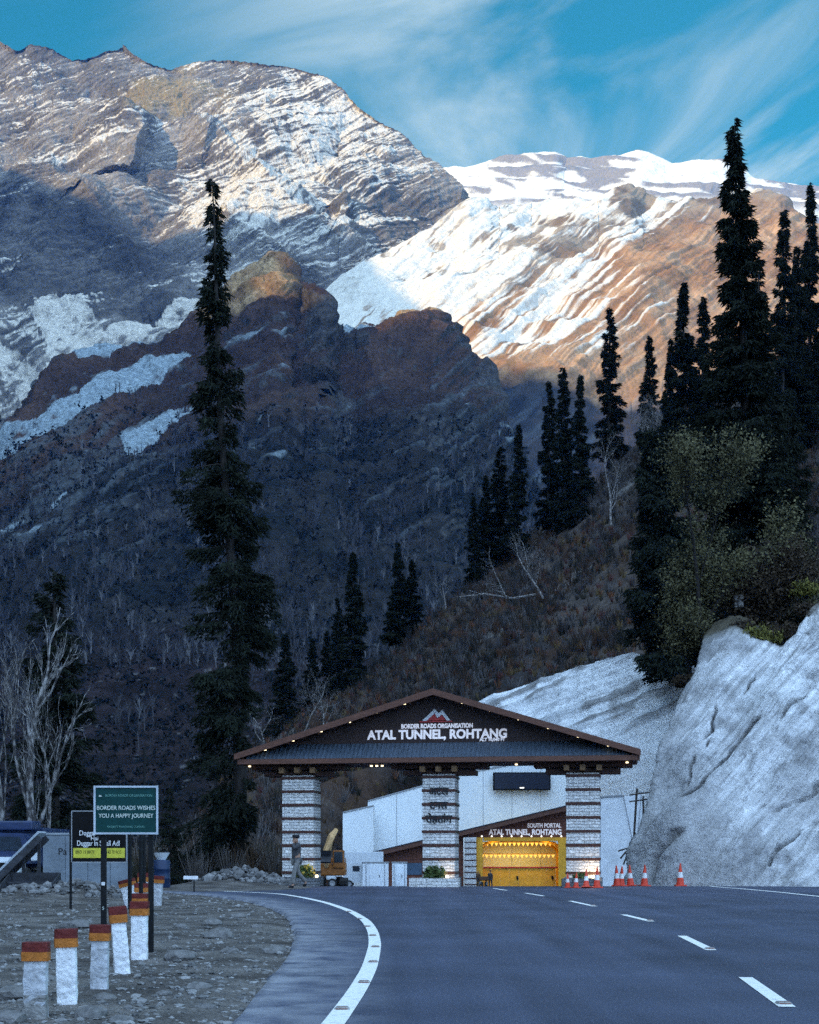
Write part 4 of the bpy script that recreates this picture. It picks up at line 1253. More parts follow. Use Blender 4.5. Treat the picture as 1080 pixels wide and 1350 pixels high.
for pi, pxx in enumerate(PXS):
    lab = ('stone planter with yellow flowers at the foot of the left gate pillar', 'stone planter with a leafy shrub at the foot of the middle gate pillar', 'low stone planter with lamp glow at the foot of the right gate pillar')[pi]
    wloc = Matrix.Rotation(R(-9), 4, 'Z') @ Vector((pxx + (0.45 if pi == 0 else -0.1), -1.35, 0)) + Vector((GZ.x, 62, 0))
    p = thing('planter', lab, 'planter', wloc, R(-9))
    ww = (1.3, 2.2, 1.6)[pi]
    MB().bbox((0, 0, 0.19), (ww, 0.75, 0.40), 0.03).build('stone_box', m_plinth if pi != 1 else m_stonep, p)
    v, f = leaf_ball((300, 420, 160)[pi], (0.42, 0.42, 0.25)[pi], 40 + pi, 0.09)
    v[:, 2] += 0.62 if pi != 2 else 0.45
    v[:, 0] *= 1.2
    new_obj('foliage', mesh_arrays('foliage', v, f), m_leaf, p)
    if pi == 0:
        v, f = leaf_ball(110, 0.5, 50, 0.07); v[:, 2] += 0.68
        new_obj('flowers', mesh_arrays('flowers', v, f), m_flower, p)
    ul = MB().lathe([(0.05, 0), (0.07, 0.02), (0.07, 0.1), (0.04, 0.12)], (0.55, 0.1, 0.40), 10).build('uplight', m_lamp, p)
    pd = bpy.data.lights.new('uplight', 'POINT'); pd.energy = (4, 6, 20)[pi]; pd.color = (1, 0.72, 0.4); pd.shadow_soft_size = 0.08
    po = bpy.data.objects.new('uplight_lamp', pd); col.objects.link(po); po.parent = p; po.location = (0.55, 0.12, 0.62)

# ------------------------------------------------------------------ tunnel portal behind the gate
PZ = 150.0
def pz(x, y, Z=PZ):
    v = P(x, y, Z); return v.x, v.z
m_porw = mat('portal_cladding', (0.13, 0.045, 0.028), 0.6, 0.35, 1.2, 0.3, 5, stretch=(0.4, 1, 5))
m_yel = mat('yellow_painted_lining', (0.80, 0.42, 0.025), 0.5, 0.12, 2.0, 0.2, 4)
m_ylp = mat('yellow_steel_hoarding', (0.72, 0.36, 0.03), 0.5, 0.18, 1.5, 0.2, 3)
portal = thing('tunnel_portal', 'brown gabled tunnel portal with yellow lit opening and white lettering', 'tunnel portal', (0, 0, 0))
x0, z0 = pz(474, 1131); x1, z1 = pz(786, 1056)
gb = -2.25
kx = [pz(628, 0)[0], pz(747, 0)[0]]; oz = pz(0, 1104)[1]
m = MB()
def roofz(x): return z0 + (z1 - z0) * (x - x0) / (x1 - x0)
m.prism([(x0 + 0.4, roofz(x0 + 0.4) - 0.1), (kx[0] - 1.4, roofz(kx[0] - 1.4) - 0.1), (kx[0] - 1.4, gb), (x0 + 0.4, gb)], PZ + 0.3, PZ + 1.2)
m.prism([(kx[0] - 1.4, roofz(kx[0] - 1.4) - 0.1), (x1 - 0.2, roofz(x1 - 0.2) - 0.1), (x1 - 0.2, oz + 0.0), (kx[0] - 1.4, oz + 0.0)], PZ + 0.3, PZ + 1.2)
m.prism([(kx[1], oz), (x1 - 0.2, oz), (x1 - 0.2, gb), (kx[1], gb)], PZ + 0.3, PZ + 1.2)
m.build('wall', m_porw, portal)
m = MB(); m.prism([(x0 - 0.3, roofz(x0 - 0.3) + 0.25), (x1, z1 + 0.25), (x1, z1 - 0.28), (x0 - 0.3, roofz(x0 - 0.3) - 0.25)], PZ - 0.9, PZ + 2.5)
m.build('roof', m_wood, portal)
m = MB(); m.prism([(x0 - 0.35, roofz(x0 - 0.3) + 0.33), (x1 + 0.05, z1 + 0.33), (x1 + 0.05, z1 + 0.26), (x0 - 0.35, roofz(x0 - 0.3) + 0.26)], PZ - 1.0, PZ + 2.6)
m.build('roof_sheet', m_roofm, portal)
wd = MB().box(((pz(522, 0)[0] + pz(556, 0)[0]) / 2, PZ + 0.27, (pz(0, 1138)[1] + pz(0, 1153)[1]) / 2), (2.9, 0.1, 1.3)).build('window', mat('blue_window_glass', (0.06, 0.10, 0.16), 0.2, 0.3, 3), portal)
pil = MB(); xa = pz(613, 0)[0]; xb = pz(627.5, 0)[0]
pil.bbox(((xa + xb) / 2, PZ - 0.35, (gb + oz) / 2 + 0.1), (xb - xa, 1.2, oz - gb - 0.2), 0.03)
po_ = pil.build('pilaster', m_stonep, portal)
for k in range(8):
    MB().bbox(((xa + xb) / 2, PZ - 0.35, gb + 0.5 + k * 0.66), (xb - xa + 0.1, 1.3, 0.12), 0.02).build('timber_band', m_band, po_)
text_obj('SOUTH PORTAL', 0.66, m_white_letter, portal, (pz(718, 0)[0], PZ + 0.26, pz(0, 1088.5)[1]), width=3.7, offset=0.018)
text_obj('ATAL TUNNEL, ROHTANG', 0.84, m_white_letter, portal, (pz(693, 0)[0], PZ + 0.26, pz(0, 1097.3)[1]), width=8.0, offset=0.03)
# lining: a long box vault, painted yellow
lw = kx[1] - kx[0]; lc = (kx[0] + kx[1]) / 2
arch = [(-lw / 2, gb)] + [(-lw / 2 * math.cos(a) if True else 0, oz - 1.7 + 1.7 * math.sin(a)) for a in np.linspace(0, math.pi, 15)] + [(lw / 2, gb)]
n = len(arch); v = []; f = []
for yv in (PZ + 0.32, PZ + 46):
    v += [(lc + a[0], yv, a[1]) for a in arch]
for i in range(n - 1):
    f.append([i, i + 1, i + 1 + n, i + n])
f.append(list(range(2 * n - 1, n - 1, -1)))
MB().add(v, f).build('lining', m_yel, portal)
for k in range(7):
    rb_ = MB(); yv = PZ + 2 + k * 6.2
    rb_.tube([(lc + a[0] * 0.985, yv, a[1] - 0.06) for a in arch], 0.16, 6); rb_.build('arch_rib', m_ylp, portal)
m = MB()
for s in (0, 1):
    m.box((kx[s] + (0.35 if s == 0 else -0.45), PZ + 0.1, (gb + oz) / 2), (0.7 if s == 0 else 0.9, 0.5, oz - gb))
m.box((lc, PZ + 0.12, oz - 0.2), (lw - 1.64, 0.45, 0.4))
m.build('portal_frame', m_ylp, portal)
# hoarding with a red rail across the lower half of the opening, strings of lamps above it
hz = pz(0, 1144.5)[1]
ho = MB()
for k in range(8):
    wx0 = kx[0] + 0.75 + k * (lw - 1.7) / 8
    ho.bbox((wx0 + (lw - 1.7) / 16, PZ + 2.6, (gb + hz) / 2), ((lw - 1.7) / 8 - 0.03, 0.1, hz - gb), 0.02)
hob = ho.build('hoarding', m_ylp, portal)
MB().box((lc, PZ + 2.5, hz + 0.06), (lw - 1.4, 0.16, 0.14)).build('rail', m_red, hob)
for xk in (684, 731):
    MB().tube([(pz(xk, 0)[0], PZ + 2.5, hz - 0.9), (pz(xk, 0)[0] + 0.1, PZ + 2.47, hz - 1.3)], 0.12, 6).build('handle', m_dark, hob)
m_bulb = mat_emit('tunnel_lamp', (1.0, 0.62, 0.12), 0.7)
for row, (zz, yv) in enumerate(((oz - 0.75, PZ + 3), (pz(0, 1129)[1], PZ + 4.5))):
    lm = MB()
    for k in range(17):
        x = kx[0] + 0.9 + k * (lw - 1.9) / 16
        lm.add([(x - 0.22, yv, zz + 0.2), (x + 0.22, yv, zz + 0.2), (x, yv, zz - 0.2), (x - 0.22, yv + 0.1, zz + 0.2), (x + 0.22, yv + 0.1, zz + 0.2), (x, yv + 0.1, zz - 0.2)], [(0, 2, 1), (3, 4, 5), (0, 1, 4, 3), (1, 2, 5, 4), (2, 0, 3, 5)])
    lm.build('lamp_string', m_bulb, portal)
    MB().box((lc, yv + 0.05, zz + 0.27), (lw - 1.6, 0.08, 0.1)).build('lamp_rail', m_ylp, portal)
for k in range(3):
    ld = bpy.data.lights.new('tunnel_light', 'AREA'); ld.energy = (130, 170, 210)[k]; ld.color = (1.0, 0.70, 0.18); ld.shape = 'RECTANGLE'; ld.size = 7; ld.size_y = 1.0
    lo = bpy.data.objects.new('tunnel_lamp', ld); col.objects.link(lo); lo.parent = portal
    lo.location = (lc, PZ + (1.3, 8, 20)[k], oz - 0.5); lo.rotation_euler = (R((12, 0, 0)[k]), 0, 0)
# fairy lights and small floodlights along the lintel
for k in range(9):
    MB().lathe([(0.02, -0.1), (0.12, 0), (0.02, 0.1)], (kx[0] + 0.6 + k * (lw - 1.2) / 8, PZ - 0.25, oz + 0.12), 8).build('lintel_lamp', m_lampw, portal)

# ------------------------------------------------------------------ white clad walls behind the portal
m_wall = mat('smooth_white_cladding', (0.80, 0.85, 0.88), 0.75, 0.07, 0.25, 0.12, 1.5, stretch=(1, 1, 0.35))
def wall_panel(name, pts, Z, th, label, mm=m_wall, cap=True):
    poly = [pz(x, y, Z) for x, y in pts]
    w = thing(name, label, 'retaining wall')
    MB().prism(poly, Z, Z + th).build('panel', mm, w)
    jn = MB()
    xs_ = [p[0] for p in poly]; a, b_ = min(xs_), max(xs_)
    top = sorted([p for p in poly if p[1] > 0], key=lambda p: p[0])
    k = a + 3.4
    while k < b_ - 1:
        zt = np.interp(k, [p[0] for p in top], [p[1] for p in top])
        jn.box((k, Z - 0.01, (zt - 2.4) / 2), (0.05, 0.03, zt + 2.3)); k += 3.4
    if jn.v: jn.build('joint', m_steel, w)
    if cap:
        for i in range(len(top) - 1):
            (xa_, za_), (xb_, zb_) = top[i], top[i + 1]
            if xb_ - xa_ < 0.5: continue
            MB().prism([(xa_, za_ + 0.16), (xb_, zb_ + 0.16), (xb_, zb_ + 0.01), (xa_, za_ + 0.01)], Z - 0.08, Z + th + 0.08).build('coping', m_steel, w)
    return w
wall_panel('retaining_wall', [(452, 1178), (452, 1072), (492.5, 1063), (492.5, 1178)], 156, 4, 'lower pale wall panel just right of the yellow excavator')
wall_panel('retaining_wall', [(485, 1178), (485, 1057), (560, 1036), (610, 1021), (700, 1004), (800, 1000), (800, 1178)], 161, 5, 'tall pale clad wall sloping up behind the tunnel portal')
m_conc = mat('light_concrete', (0.66, 0.69, 0.73), 0.85, 0.2, 0.6, 0.4, 4)
wall_panel('retaining_wall', [(792, 1178), (792, 1052), (822, 1050), (846, 1046), (850, 1100), (838, 1130), (838, 1178)], 120, 2, 'pale concrete wall between right gate pillar and rock cutting', m_conc)
# dark display board on the wall
sc_o = thing('display_screen', 'long dark electronic display board fixed high on pale wall', 'screen', P(688, 1030, 160.3))
MB().bbox((0, 0, 0), (6.75, 0.5, 2.1), 0.05).build('casing', m_dark, sc_o)
MB().box((0, -0.27, 0), (6.4, 0.03, 1.8)).build('display', mat('dark_screen_glass', (0.012, 0.016, 0.035), 0.25, 0.2, 4), sc_o)
for k in (-2.6, -0.9, 0.9, 2.6):
    MB().tube([(k, 0.2, -1.0), (k, -0.5, -1.25), (k, -0.6, -1.2)], 0.04, 6).build('lamp_arm', m_steel, sc_o)
MB().box((0, -0.32, -0.78), (0.5, 0.04, 0.12)).build('indicator_lamp', m_lampw, sc_o)

# ------------------------------------------------------------------ traffic cones
m_cone = mat('orange_red_cone', (0.62, 0.06, 0.03), 0.5, 0.15, 10)
m_cband = mat('cone_white_band', (0.72, 0.72, 0.72), 0.45, 0.1, 8)
def make_cone():
    c = thing('traffic_cone', '', 'traffic cone')
    prof = lambda z: 0.17 - 0.145 * z / 0.95
    b = MB(); b.bbox((0, 0, 0.03), (0.46, 0.46, 0.06), 0.015); b.lathe([(prof(0), 0.05), (prof(0.93), 0.93), (0.012, 0.95)], n=14)
    b.build('cone_body', m_cone, c)
    MB().lathe([(prof(0.36) + 0.006, 0.355), (prof(0.585) + 0.006, 0.585)], n=14).build('reflective_band', m_cband, c)
    return c
cone0 = make_cone(); used = False
cones = [(897, 1167.2, 64.3, 1.14, 0, 'traffic cone standing alone at the foot of the grey rock cutting'),
         (849.5, 1167, 64.6, 1.08, 2, 'rightmost cone of the cluster between gate and rock cutting'),
         (831.5, 1167.2, 64.2, 1.06, -3, 'cone second from the right in the cluster beside the rock cutting'),
         (819, 1167.2, 64.0, 1.0, 3, 'red cone overlapped by its neighbour at left end of the cluster by the rock'),
         (813.5, 1167.4, 63.4, 1.02, -2, 'leftmost cone of the cluster right of the gate'),
         (787, 1167, 58.6, 0.95, 1, 'cone directly in front of the right gate pillar'),
         (773, 1167.3, 58.3, 0.86, -14, 'tilted cone left of the cone before the right gate pillar'),
         (759.5, 1167.5, 58.5, 0.70, 2, 'short cone beside the tunnel opening, left of a tilted cone'),
         (748.5, 1167.5, 58.8, 0.66, 0, 'small pale cone nearest the yellow tunnel opening')]
for (x, y, Z, s, tilt, lab) in cones:
    c = cone0 if not used else copy_tree(cone0)
    used = True
    v = P(x, y, Z)
    c.location = (v.x, Z, (0 if Z < 62 else -0.0245 * (Z - 62)) + 0.005); c.scale = (s, s, s); c.rotation_euler = (0, R(tilt), R(tilt * 7))
    c["label"] = lab; c["group"] = 'orange traffic cones beside the gate'

# ------------------------------------------------------------------ bollards with red and orange heads
m_bw = mat('flaking_whitewash', (0.74, 0.75, 0.78), 0.9, 0.22, 6, 0.7, 14)
m_bw2 = mat('worn_whitewash', (0.44, 0.45, 0.48), 0.9, 0.4, 7, 0.8, 12)
m_bred = mat('dull_red_paint', (0.115, 0.016, 0.014), 0.75, 0.35, 12, 0.4, 22)
m_bor = mat('orange_paint', (0.38, 0.125, 0.02), 0.75, 0.3, 12, 0.4, 22)
m_bconc = mat('bare_concrete', (0.22, 0.215, 0.21), 0.95, 0.35, 10, 0.7, 20)
def rough_block(w, d, z0, z1, seed, amp=0.008, nz_=10, taper=0.0):
    """square post shaft with chipped, slightly wavy faces"""
    bm = bmesh.new()
    n = 5
    rings = []
    for k in range(nz_ + 1):
        z = z0 + (z1 - z0) * k / nz_
        t = 1 - taper * k / nz_
        ring = []
        for side in range(4):
            for i in range(n):
                s = -0.5 + i / n
                p = [(s, -0.5), (0.5, s), (-s, 0.5), (-0.5, -s)][side]
                ring.append([p[0] * w * t, p[1] * d * t, z])
        rings.append(ring)
    a = np.array(rings).reshape(-1, 3)
    nn_ = fbm(a * 1.0 + seed * 5.1, 0.09, 4, seed) * amp * 1.3
    r = np.hypot(a[:, 0], a[:, 1]); cut = np.clip(r - 0.62 * w, 0, None)
    k = 1 + nn_ / np.maximum(r, 1e-3) - cut * 0.7 / np.maximum(r, 1e-3)
    a[:, :2] *= k[:, None]
    m = 4 * n
    f = []
    for j in range(nz_):
        for i in range(m):
            i2 = (i + 1) % m
            f.append([j * m + i, j * m + i2, (j + 1) * m + i2, (j + 1) * m + i])
    f.append(list(range(m - 1, -1, -1))); f.append([nz_ * m + i for i in range(m)])
    b = MB(); b.add(a.tolist(), f); return b
def bollard(x, yb, Z, h, w, tiltx, label, worn=False, baseless=0.0, rz=0.0, seed=0, grp='banded bollards along the gravel verge'):
    v = P(x, yb, Z); w = w * 0.93
    o = thing('bollard', label, 'bollard', (v.x, Z, gz_at(v.x, Z) - 0.03 if yb < 1400 else 0), rz, grp)
    o.rotation_euler = (0, R(tiltx), rz)
    hb = h * 0.115
    rough_block(w, w, 0.0, h - 2 * hb, 11 + seed, 0.010, 16, 0.03).build('shaft', m_bw2 if worn else m_bw, o)
    rough_block(w * 1.16, w * 1.16, h - 2 * hb, h - hb, 31 + seed, 0.006, 4).build('orange_band', m_bor, o)
    rough_block(w * 1.15, w * 1.15, h - hb, h, 51 + seed, 0.007, 4).build('red_band', m_bred, o)
    if baseless:
        rough_block(w * 1.02, w * 1.02, -0.02, h * baseless, 71 + seed, 0.012, 8).build('bare_foot', m_bconc, o)
    return o
bollard(47, 1340, 11.8, 0.68, 0.215, 0.5, 'nearest bollard, its whitewash worn to bare concrete at the foot', True, 0.34, R(8), 1)
bollard(89, 1322, 12.9, 0.73, 0.20, -1.0, 'bright white bollard second from the front with clean shaft', False, 0, R(10), 2)
bollard(131, 1302, 14.4, 0.71, 0.20, 1.0, 'short grey weathered bollard third from the front', True, 0, R(6), 3)
bollard(162, 1281, 16.4, 0.84, 0.20, -4.5, 'tall white bollard leaning left, fourth from the front', False, 0, R(14), 4)
bollard(184, 1263, 18.6, 0.81, 0.235, 0, 'broad white bollard beside the black sign post', False, 0, R(4), 5)
bollard(185, 1232, 24.0, 0.76, 0.26, 0, 'bollard showing only its bands above the broad white bollard', False, 0, R(4), 6)
bollard(187, 1211, 30.0, 0.86, 0.28, 0, 'far bollard with orange head behind the thin sign posts', False, 0, 0, 7)
bollard(190, 1197, 36.0, 1.0, 0.30, 0, 'farthest bollard, orange head just below the green sign board', False, 0, 0, 8)
bollard(176, 1190, 37.0, 0.80, 0.40, -14, 'white tapered bollard tipped over to the left near the concrete wall', False, 0, 0, 9)
bollard(206, 1193, 38.0, 0.85, 0.30, 4, 'bollard half hidden at the right of the black sign post', True, 0, 0, 10)

# ------------------------------------------------------------------ signs on the left
m_green = mat('green_sign_sheet', (0.004, 0.042, 0.042), 0.5, 0.15, 5, spec=0.15)
m_sletter = mat('pale_sign_letter', (0.50, 0.56, 0.52), 0.5, 0.15, 9)
m_sletter2 = mat('faded_sign_letter', (0.12, 0.30, 0.27), 0.5, 0.2, 9)
m_frame = mat('pale_blue_frame', (0.42, 0.47, 0.53), 0.5, 0.2, 8)
m_yellow = mat('yellow_sign_strip', (0.52, 0.48, 0.05), 0.5, 0.2, 6)
m_blackb = mat('black_sign_sheet', (0.006, 0.006, 0.007), 0.6, 0.3, 6, spec=0.1)
m_whitel = mat('white_sign_letter', (0.65, 0.65, 0.66), 0.5, 0.15, 9)
SZ = 19.9
v = P(166.5, 1068, SZ)
sg = thing('road_sign', 'green board on two posts wishing travellers a happy journey', 'road sign', (v.x, SZ, 0))
bw, bh = 85.0 / FPX * SZ, 64.0 / FPX * SZ
zc = v.z
MB().box((0, 0, zc), (bw, 0.02, bh)).build('board', m_green, sg)
fr = MB(); t_ = 0.028
for s in (-1, 1):
    fr.box((s * (bw / 2 - t_ / 2), -0.016, zc), (t_, 0.025, bh + 0.004)); fr.box((0, -0.016, zc + s * (bh / 2 - t_ / 2)), (bw - 2 * t_, 0.024, t_))
fr.build('frame', m_frame, sg)
text_obj('BORDER ROADS WISHES', 0.085, m_sletter, sg, (0, -0.014, zc + 0.03), width=0.85, extrude=0.002, offset=0.001)
text_obj('YOU A HAPPY JOURNEY', 0.085, m_sletter, sg, (0, -0.014, zc - 0.085), width=0.80, extrude=0.002, offset=0.001)
text_obj('BORDER ROADS ORGANISATION', 0.05, m_sletter2, sg, (0.04, -0.014, zc + 0.21), width=0.68, extrude=0.002)
text_obj('PROJECT ROHTANG TUNNEL', 0.04, m_sletter2, sg, (0.0, -0.014, zc - 0.245), width=0.55, extrude=0.002)
MB().prism([(-0.40, zc + 0.195), (-0.385, zc + 0.225), (-0.375, zc + 0.21), (-0.365, zc + 0.222), (-0.35, zc + 0.195)], -0.016, -0.011).build('emblem', m_sletter, sg)
xl = P(136, 0, SZ).x - v.x; xr = P(198.5, 0, SZ).x - v.x
MB().box((xl, 0.045, (zc + 0.2) / 2 - 0.1), (0.075, 0.065, zc + 0.4)).build('post', m_dark, sg)
MB().box((xr, 0.045, (zc + 0.2) / 2 - 0.1), (0.07, 0.065, zc + 0.4)).build('post', m_dark, sg)
text_obj('S', 0.07, m_sletter, sg, (xl, 0.008, 0.62), extrude=0.002)
MB().box((xl, 0.008, 0.98), (0.05, 0.006, 0.05)).build('sticker', m_whitel, sg)

SZ2 = 36.0
v = P(131, 1103, SZ2)
s2_ = thing('notice_board', 'black notice board with white text and a yellow strip, half behind the green sign', 'notice board', (v.x, SZ2, 0))
bw, bh = 71.0 / FPX * SZ2, 66.0 / FPX * SZ2
MB().box((0, 0, v.z), (bw, 0.03, bh)).build('board', m_blackb, s2_)
fr = MB()
for s in (-1, 1):
    fr.box((s * (bw / 2 + 0.012), -0.005, v.z), (0.024, 0.05, bh + 0.03)); fr.box((0, -0.005, v.z + s * (bh / 2 + 0.014)), (bw, 0.045, 0.026))
fr.build('frame', m_steel, s2_)
zst = P(0, 1124.5, SZ2).z
MB().box((0, -0.019, zst), (bw - 0.06, 0.008, 0.26)).build('yellow_strip', m_yellow, s2_)
text_obj('Duggar', 0.19, m_whitel, s2_, (-0.30, -0.02, P(0, 1098.5, SZ2).z), width=0.45, extrude=0.003, offset=0.002)
text_obj('Hai', 0.15, m_whitel, s2_, (-0.12, -0.02, P(0, 1105.5, SZ2).z), extrude=0.003, offset=0.001)
text_obj('Duggar In Small Adl', 0.2, m_whitel, s2_, (-0.02, -0.02, P(0, 1112, SZ2).z), width=1.12, extrude=0.003, offset=0.002)
text_obj('BRO 15 BRTF', 0.12, m_blackb, s2_, (-0.37, -0.025, zst + 0.02), width=0.5, extrude=0.002)
text_obj('AHEAD 70 RCC', 0.12, m_blackb, s2_, (0.33, -0.025, zst + 0.02), width=0.5, extrude=0.002)
for xx_ in (93, 170):
    MB().tube([(P(xx_, 0, SZ2).x - v.x, 0.03, -0.2), (P(xx_, 0, SZ2).x - v.x, 0.03, v.z + bh / 2)], 0.035, 8).build('post', m_dark, s2_)

def pole(name, x, yb, yt, Z, r, label, m_=m_dark, cat='pole'):
    a = P(x, yb, Z); b_ = P(x, yt, Z)
    o = MB().tube([(0, 0, -0.3), (0, 0, b_.z)], [r, r * 0.8], 8).build(name, m_)
    o.location = (a.x, Z, 0); return tag(o, label, cat)
pole('steel_pole', 190.5, 1200, 986, 30.0, 0.035, 'thin tall dark pole rising above the green sign board')
pole('steel_pole', 186, 1200, 1100, 26.0, 0.045, 'short dark pole under the right end of the green sign')
pole('steel_pole', 172, 1200, 1100, 33.0, 0.04, 'dark pole with a white insulator left of the stacked bollards')
o = pole('marker_post', 256, 1175, 1160, 52, 0.03, 'low post carrying a small white plate near the conifer trunk', m_dark, 'marker post')
MB().bbox((-0.12, -0.04, P(0, 1157, 52).z), (0.55, 0.03, 0.13), 0.005).build('plate', m_wht, o)

# ------------------------------------------------------------------ concrete wall, loader bucket, lorry on the left
m_cwall = mat('blue_grey_concrete', (0.17, 0.20, 0.235), 0.9, 0.25, 1.2, 0.4, 6)
WZ = 47.5
w = thing('concrete_wall', 'blue grey board-marked concrete wall with painted scrawl behind the notice board', 'wall', (0, 0, 0))
xa, xb = P(58, 0, WZ).x, P(172, 0, WZ).x; zt = P(0, 1101, WZ).z
k = xa; i = 0
while k < xb - 0.05:
    e = min(xb, k + 0.78)
    MB().bbox(((k + e) / 2, WZ, (zt - 0.4) / 2 - 0.0), (e - k - 0.012, 0.3, zt + 0.4), 0.01).build('board_panel', m_cwall, w)
    k = e; i += 1
MB().bbox(((xa + xb) / 2, WZ, zt + 0.04), (xb - xa + 0.06, 0.36, 0.07), 0.01).build('coping', mat('pale_coping', (0.26, 0.29, 0.32), 0.9, 0.2, 3), w)
text_obj('Pa', 0.34, m_black_letter, w, (P(84, 0, WZ).x, WZ - 0.156, P(0, 1123, WZ).z), extrude=0.003, name='scrawl')
# bucket
BZ = 43.0
bk = thing('loader_bucket', 'dark steel loader bucket lying open with a pale sloping edge plate', 'loader bucket', (P(38, 0, BZ).x, BZ, 0.0), R(0))
m_bkt = mat('rusty_dark_steel', (0.035, 0.037, 0.045), 0.7, 0.5, 5, 0.4, 9)
m_edge = mat('pale_worn_steel', (0.34, 0.38, 0.43), 0.5, 0.25, 6)
wB = 68.0 / FPX * BZ
prof_o = [(-0.75, 0.02), (0.55, 0.0), (0.85, 0.35), (0.75, 0.85), (0.70, 0.85), (0.78, 0.37), (0.52, 0.06), (-0.75, 0.06)]
MB().prism_x(prof_o, -wB / 2, wB / 2).build('bucket_shell', m_bkt, bk)
for s in (-1, 1):
    MB().prism_x([(-0.75, 0.02), (0.55, 0.0), (0.85, 0.35), (0.75, 0.85), (-0.3, 0.5)], s * wB / 2 - 0.03 * (s > 0), s * wB / 2 + 0.03 * (s < 0)).build('side_plate', m_bkt, bk)
MB().bbox((0, -0.78, 0.05), (wB, 0.16, 0.05), 0.01).build('cutting_edge', m_steel, bk)
for k in range(3):
    MB().box((0, -0.3 + 0.3 * k, 0.2 + 0.17 * k), (wB - 0.1, 0.06, 0.05)).build('stiffener', m_bkt, bk)
a = P(-6, 1158, BZ + 1.0); b_ = P(56, 1097, BZ + 1.0)
pl = thing('ramp_plate', 'long steel ramp sloping up from the bucket to the concrete wall top', 'ramp', (0, 0, 0))
ddx = Vector((b_.x - a.x, 0, b_.z - a.z)); ang = math.atan2(ddx.z, ddx.x); mid = (a + b_) / 2
rotm = Matrix.Rotation(-ang, 3, 'Y')
MB().bbox(mid, (ddx.length, 0.9, 0.07), 0.01, rotm).build('plate', m_edge, pl)
for s in (-0.42, 0.42):
    MB().bbox(mid + Vector((0.08, s, -0.14)), (ddx.length * 0.96, 0.07, 0.2), 0.01, rotm).build('side_rail', m_bkt, pl)
for t in (0.25, 0.6, 0.93):
    p = a + (b_ - a) * t
    MB().box((p.x, BZ + 1.0, (p.z - 0.3) / 2), (0.09, 0.09, p.z + 0.1)).build('leg', m_bkt, pl)

m_blue = mat('blue_lorry_paint', (0.014, 0.03, 0.09), 0.35, 0.3, 3, spec=0.5)
m_glass = mat('dark_glass', (0.02, 0.03, 0.045), 0.12, 0.3, 3, spec=0.6)
m_tyre = mat('tyre_rubber', (0.015, 0.015, 0.016), 0.85, 0.3, 14)
m_vwhite = mat('white_vehicle_paint', (0.58, 0.62, 0.66), 0.4, 0.12, 3, spec=0.5)
def wheel(parent, c, r, w_, m_rim=m_steel):
    o = MB()
    prof = [(r * 0.62, -w_ / 2), (r * 0.95, -w_ / 2), (r, -w_ * 0.35), (r, w_ * 0.35), (r * 0.95, w_ / 2), (r * 0.62, w_ / 2)]
    n = 20; v = []; f = []
    for (rr, yy_) in prof:
        for k in range(n):
            a_ = 2 * math.pi * k / n; v.append((rr * math.cos(a_), yy_, rr * math.sin(a_)))
    for i in range(len(prof) - 1):
        for k in range(n):
            k2 = (k + 1) % n; f.append([i * n + k, i * n + k2, (i + 1) * n + k2, (i + 1) * n + k])
    wo_ = o.add(v, f).build('wheel', m_tyre, parent)
    wo_.location = c
    v = []; f = []
    for yy_ in (-w_ * 0.38, w_ * 0.38):
        v.append((0, yy_ * 0.8, 0)); v += [(r * 0.63 * math.cos(2 * math.pi * k / n), yy_, r * 0.63 * math.sin(2 * math.pi * k / n)) for k in range(n)]
    for k in range(n):
        k2 = (k + 1) % n
        f += [[0, 1 + k, 1 + k2], [n + 1, n + 2 + k2, n + 2 + k]]
    MB().add(v, f).build('rim', m_rim, wo_)
    return wo_
# lorry: nose pointing at the road, most of it beyond the left edge of the picture
LZ = 50.0
lx = P(4, 0, LZ).x
lr = thing('lorry', 'blue lorry with pale bonnet and mirror parked beside the bare tree', 'lorry', (lx, LZ, -0.05), R(0))
MB().prism([(-1.15, 1.15), (1.05, 1.15), (1.0, 1.75), (0.85, 2.25), (-1.1, 2.3)], -0.3, 1.5).build('cab', m_blue, lr)
MB().prism([(-0.95, 1.62), (0.80, 1.62), (0.72, 2.12), (-0.92, 2.14)], -0.34, -0.30).build('windscreen', m_glass, lr)
bo = MB(); bo.bbox((0.0, -0.75, 1.05), (1.9, 0.95, 0.68), 0.16); bo.build('bonnet', m_vwhite, lr)
MB().bbox((0.0, -1.24, 0.98), (1.1, 0.06, 0.42), 0.02).build('grille', m_dark, lr)
for s in (-0.75, 0.75):
    MB().lathe([(0.02, 0), (0.13, 0.0), (0.13, 0.05)], (0, 0, 0), 12).build('headlight', m_steel, lr).location = (s, -1.22, 0.95)
MB().bbox((0, -1.3, 0.5), (2.1, 0.18, 0.26), 0.04).build('bumper', m_dark, lr)
MB().bbox((1.22, -0.25, 1.62), (0.24, 0.10, 0.75), 0.05).build('mirror', m_vwhite, lr)
MB().bbox((0, 0.9, 2.55), (2.0, 1.2, 0.35), 0.06).build('roof_rack', m_blue, lr)
MB().bbox((-0.1, 3.9, 1.75), (2.3, 4.4, 1.5), 0.05).build('load_body', m_blue, lr)
MB().box((0, 2.5, 0.75), (0.9, 6.5, 0.25)).build('chassis', m_dark, lr)
for s in (-0.95, 0.95):
    wheel(lr, Vector((s, -0.5, 0.5)), 0.5, 0.3).rotation_euler = (0, 0, R(90)); wheel(lr, Vector((s, 4.6, 0.5)), 0.5, 0.34).rotation_euler = (0, 0, R(90))

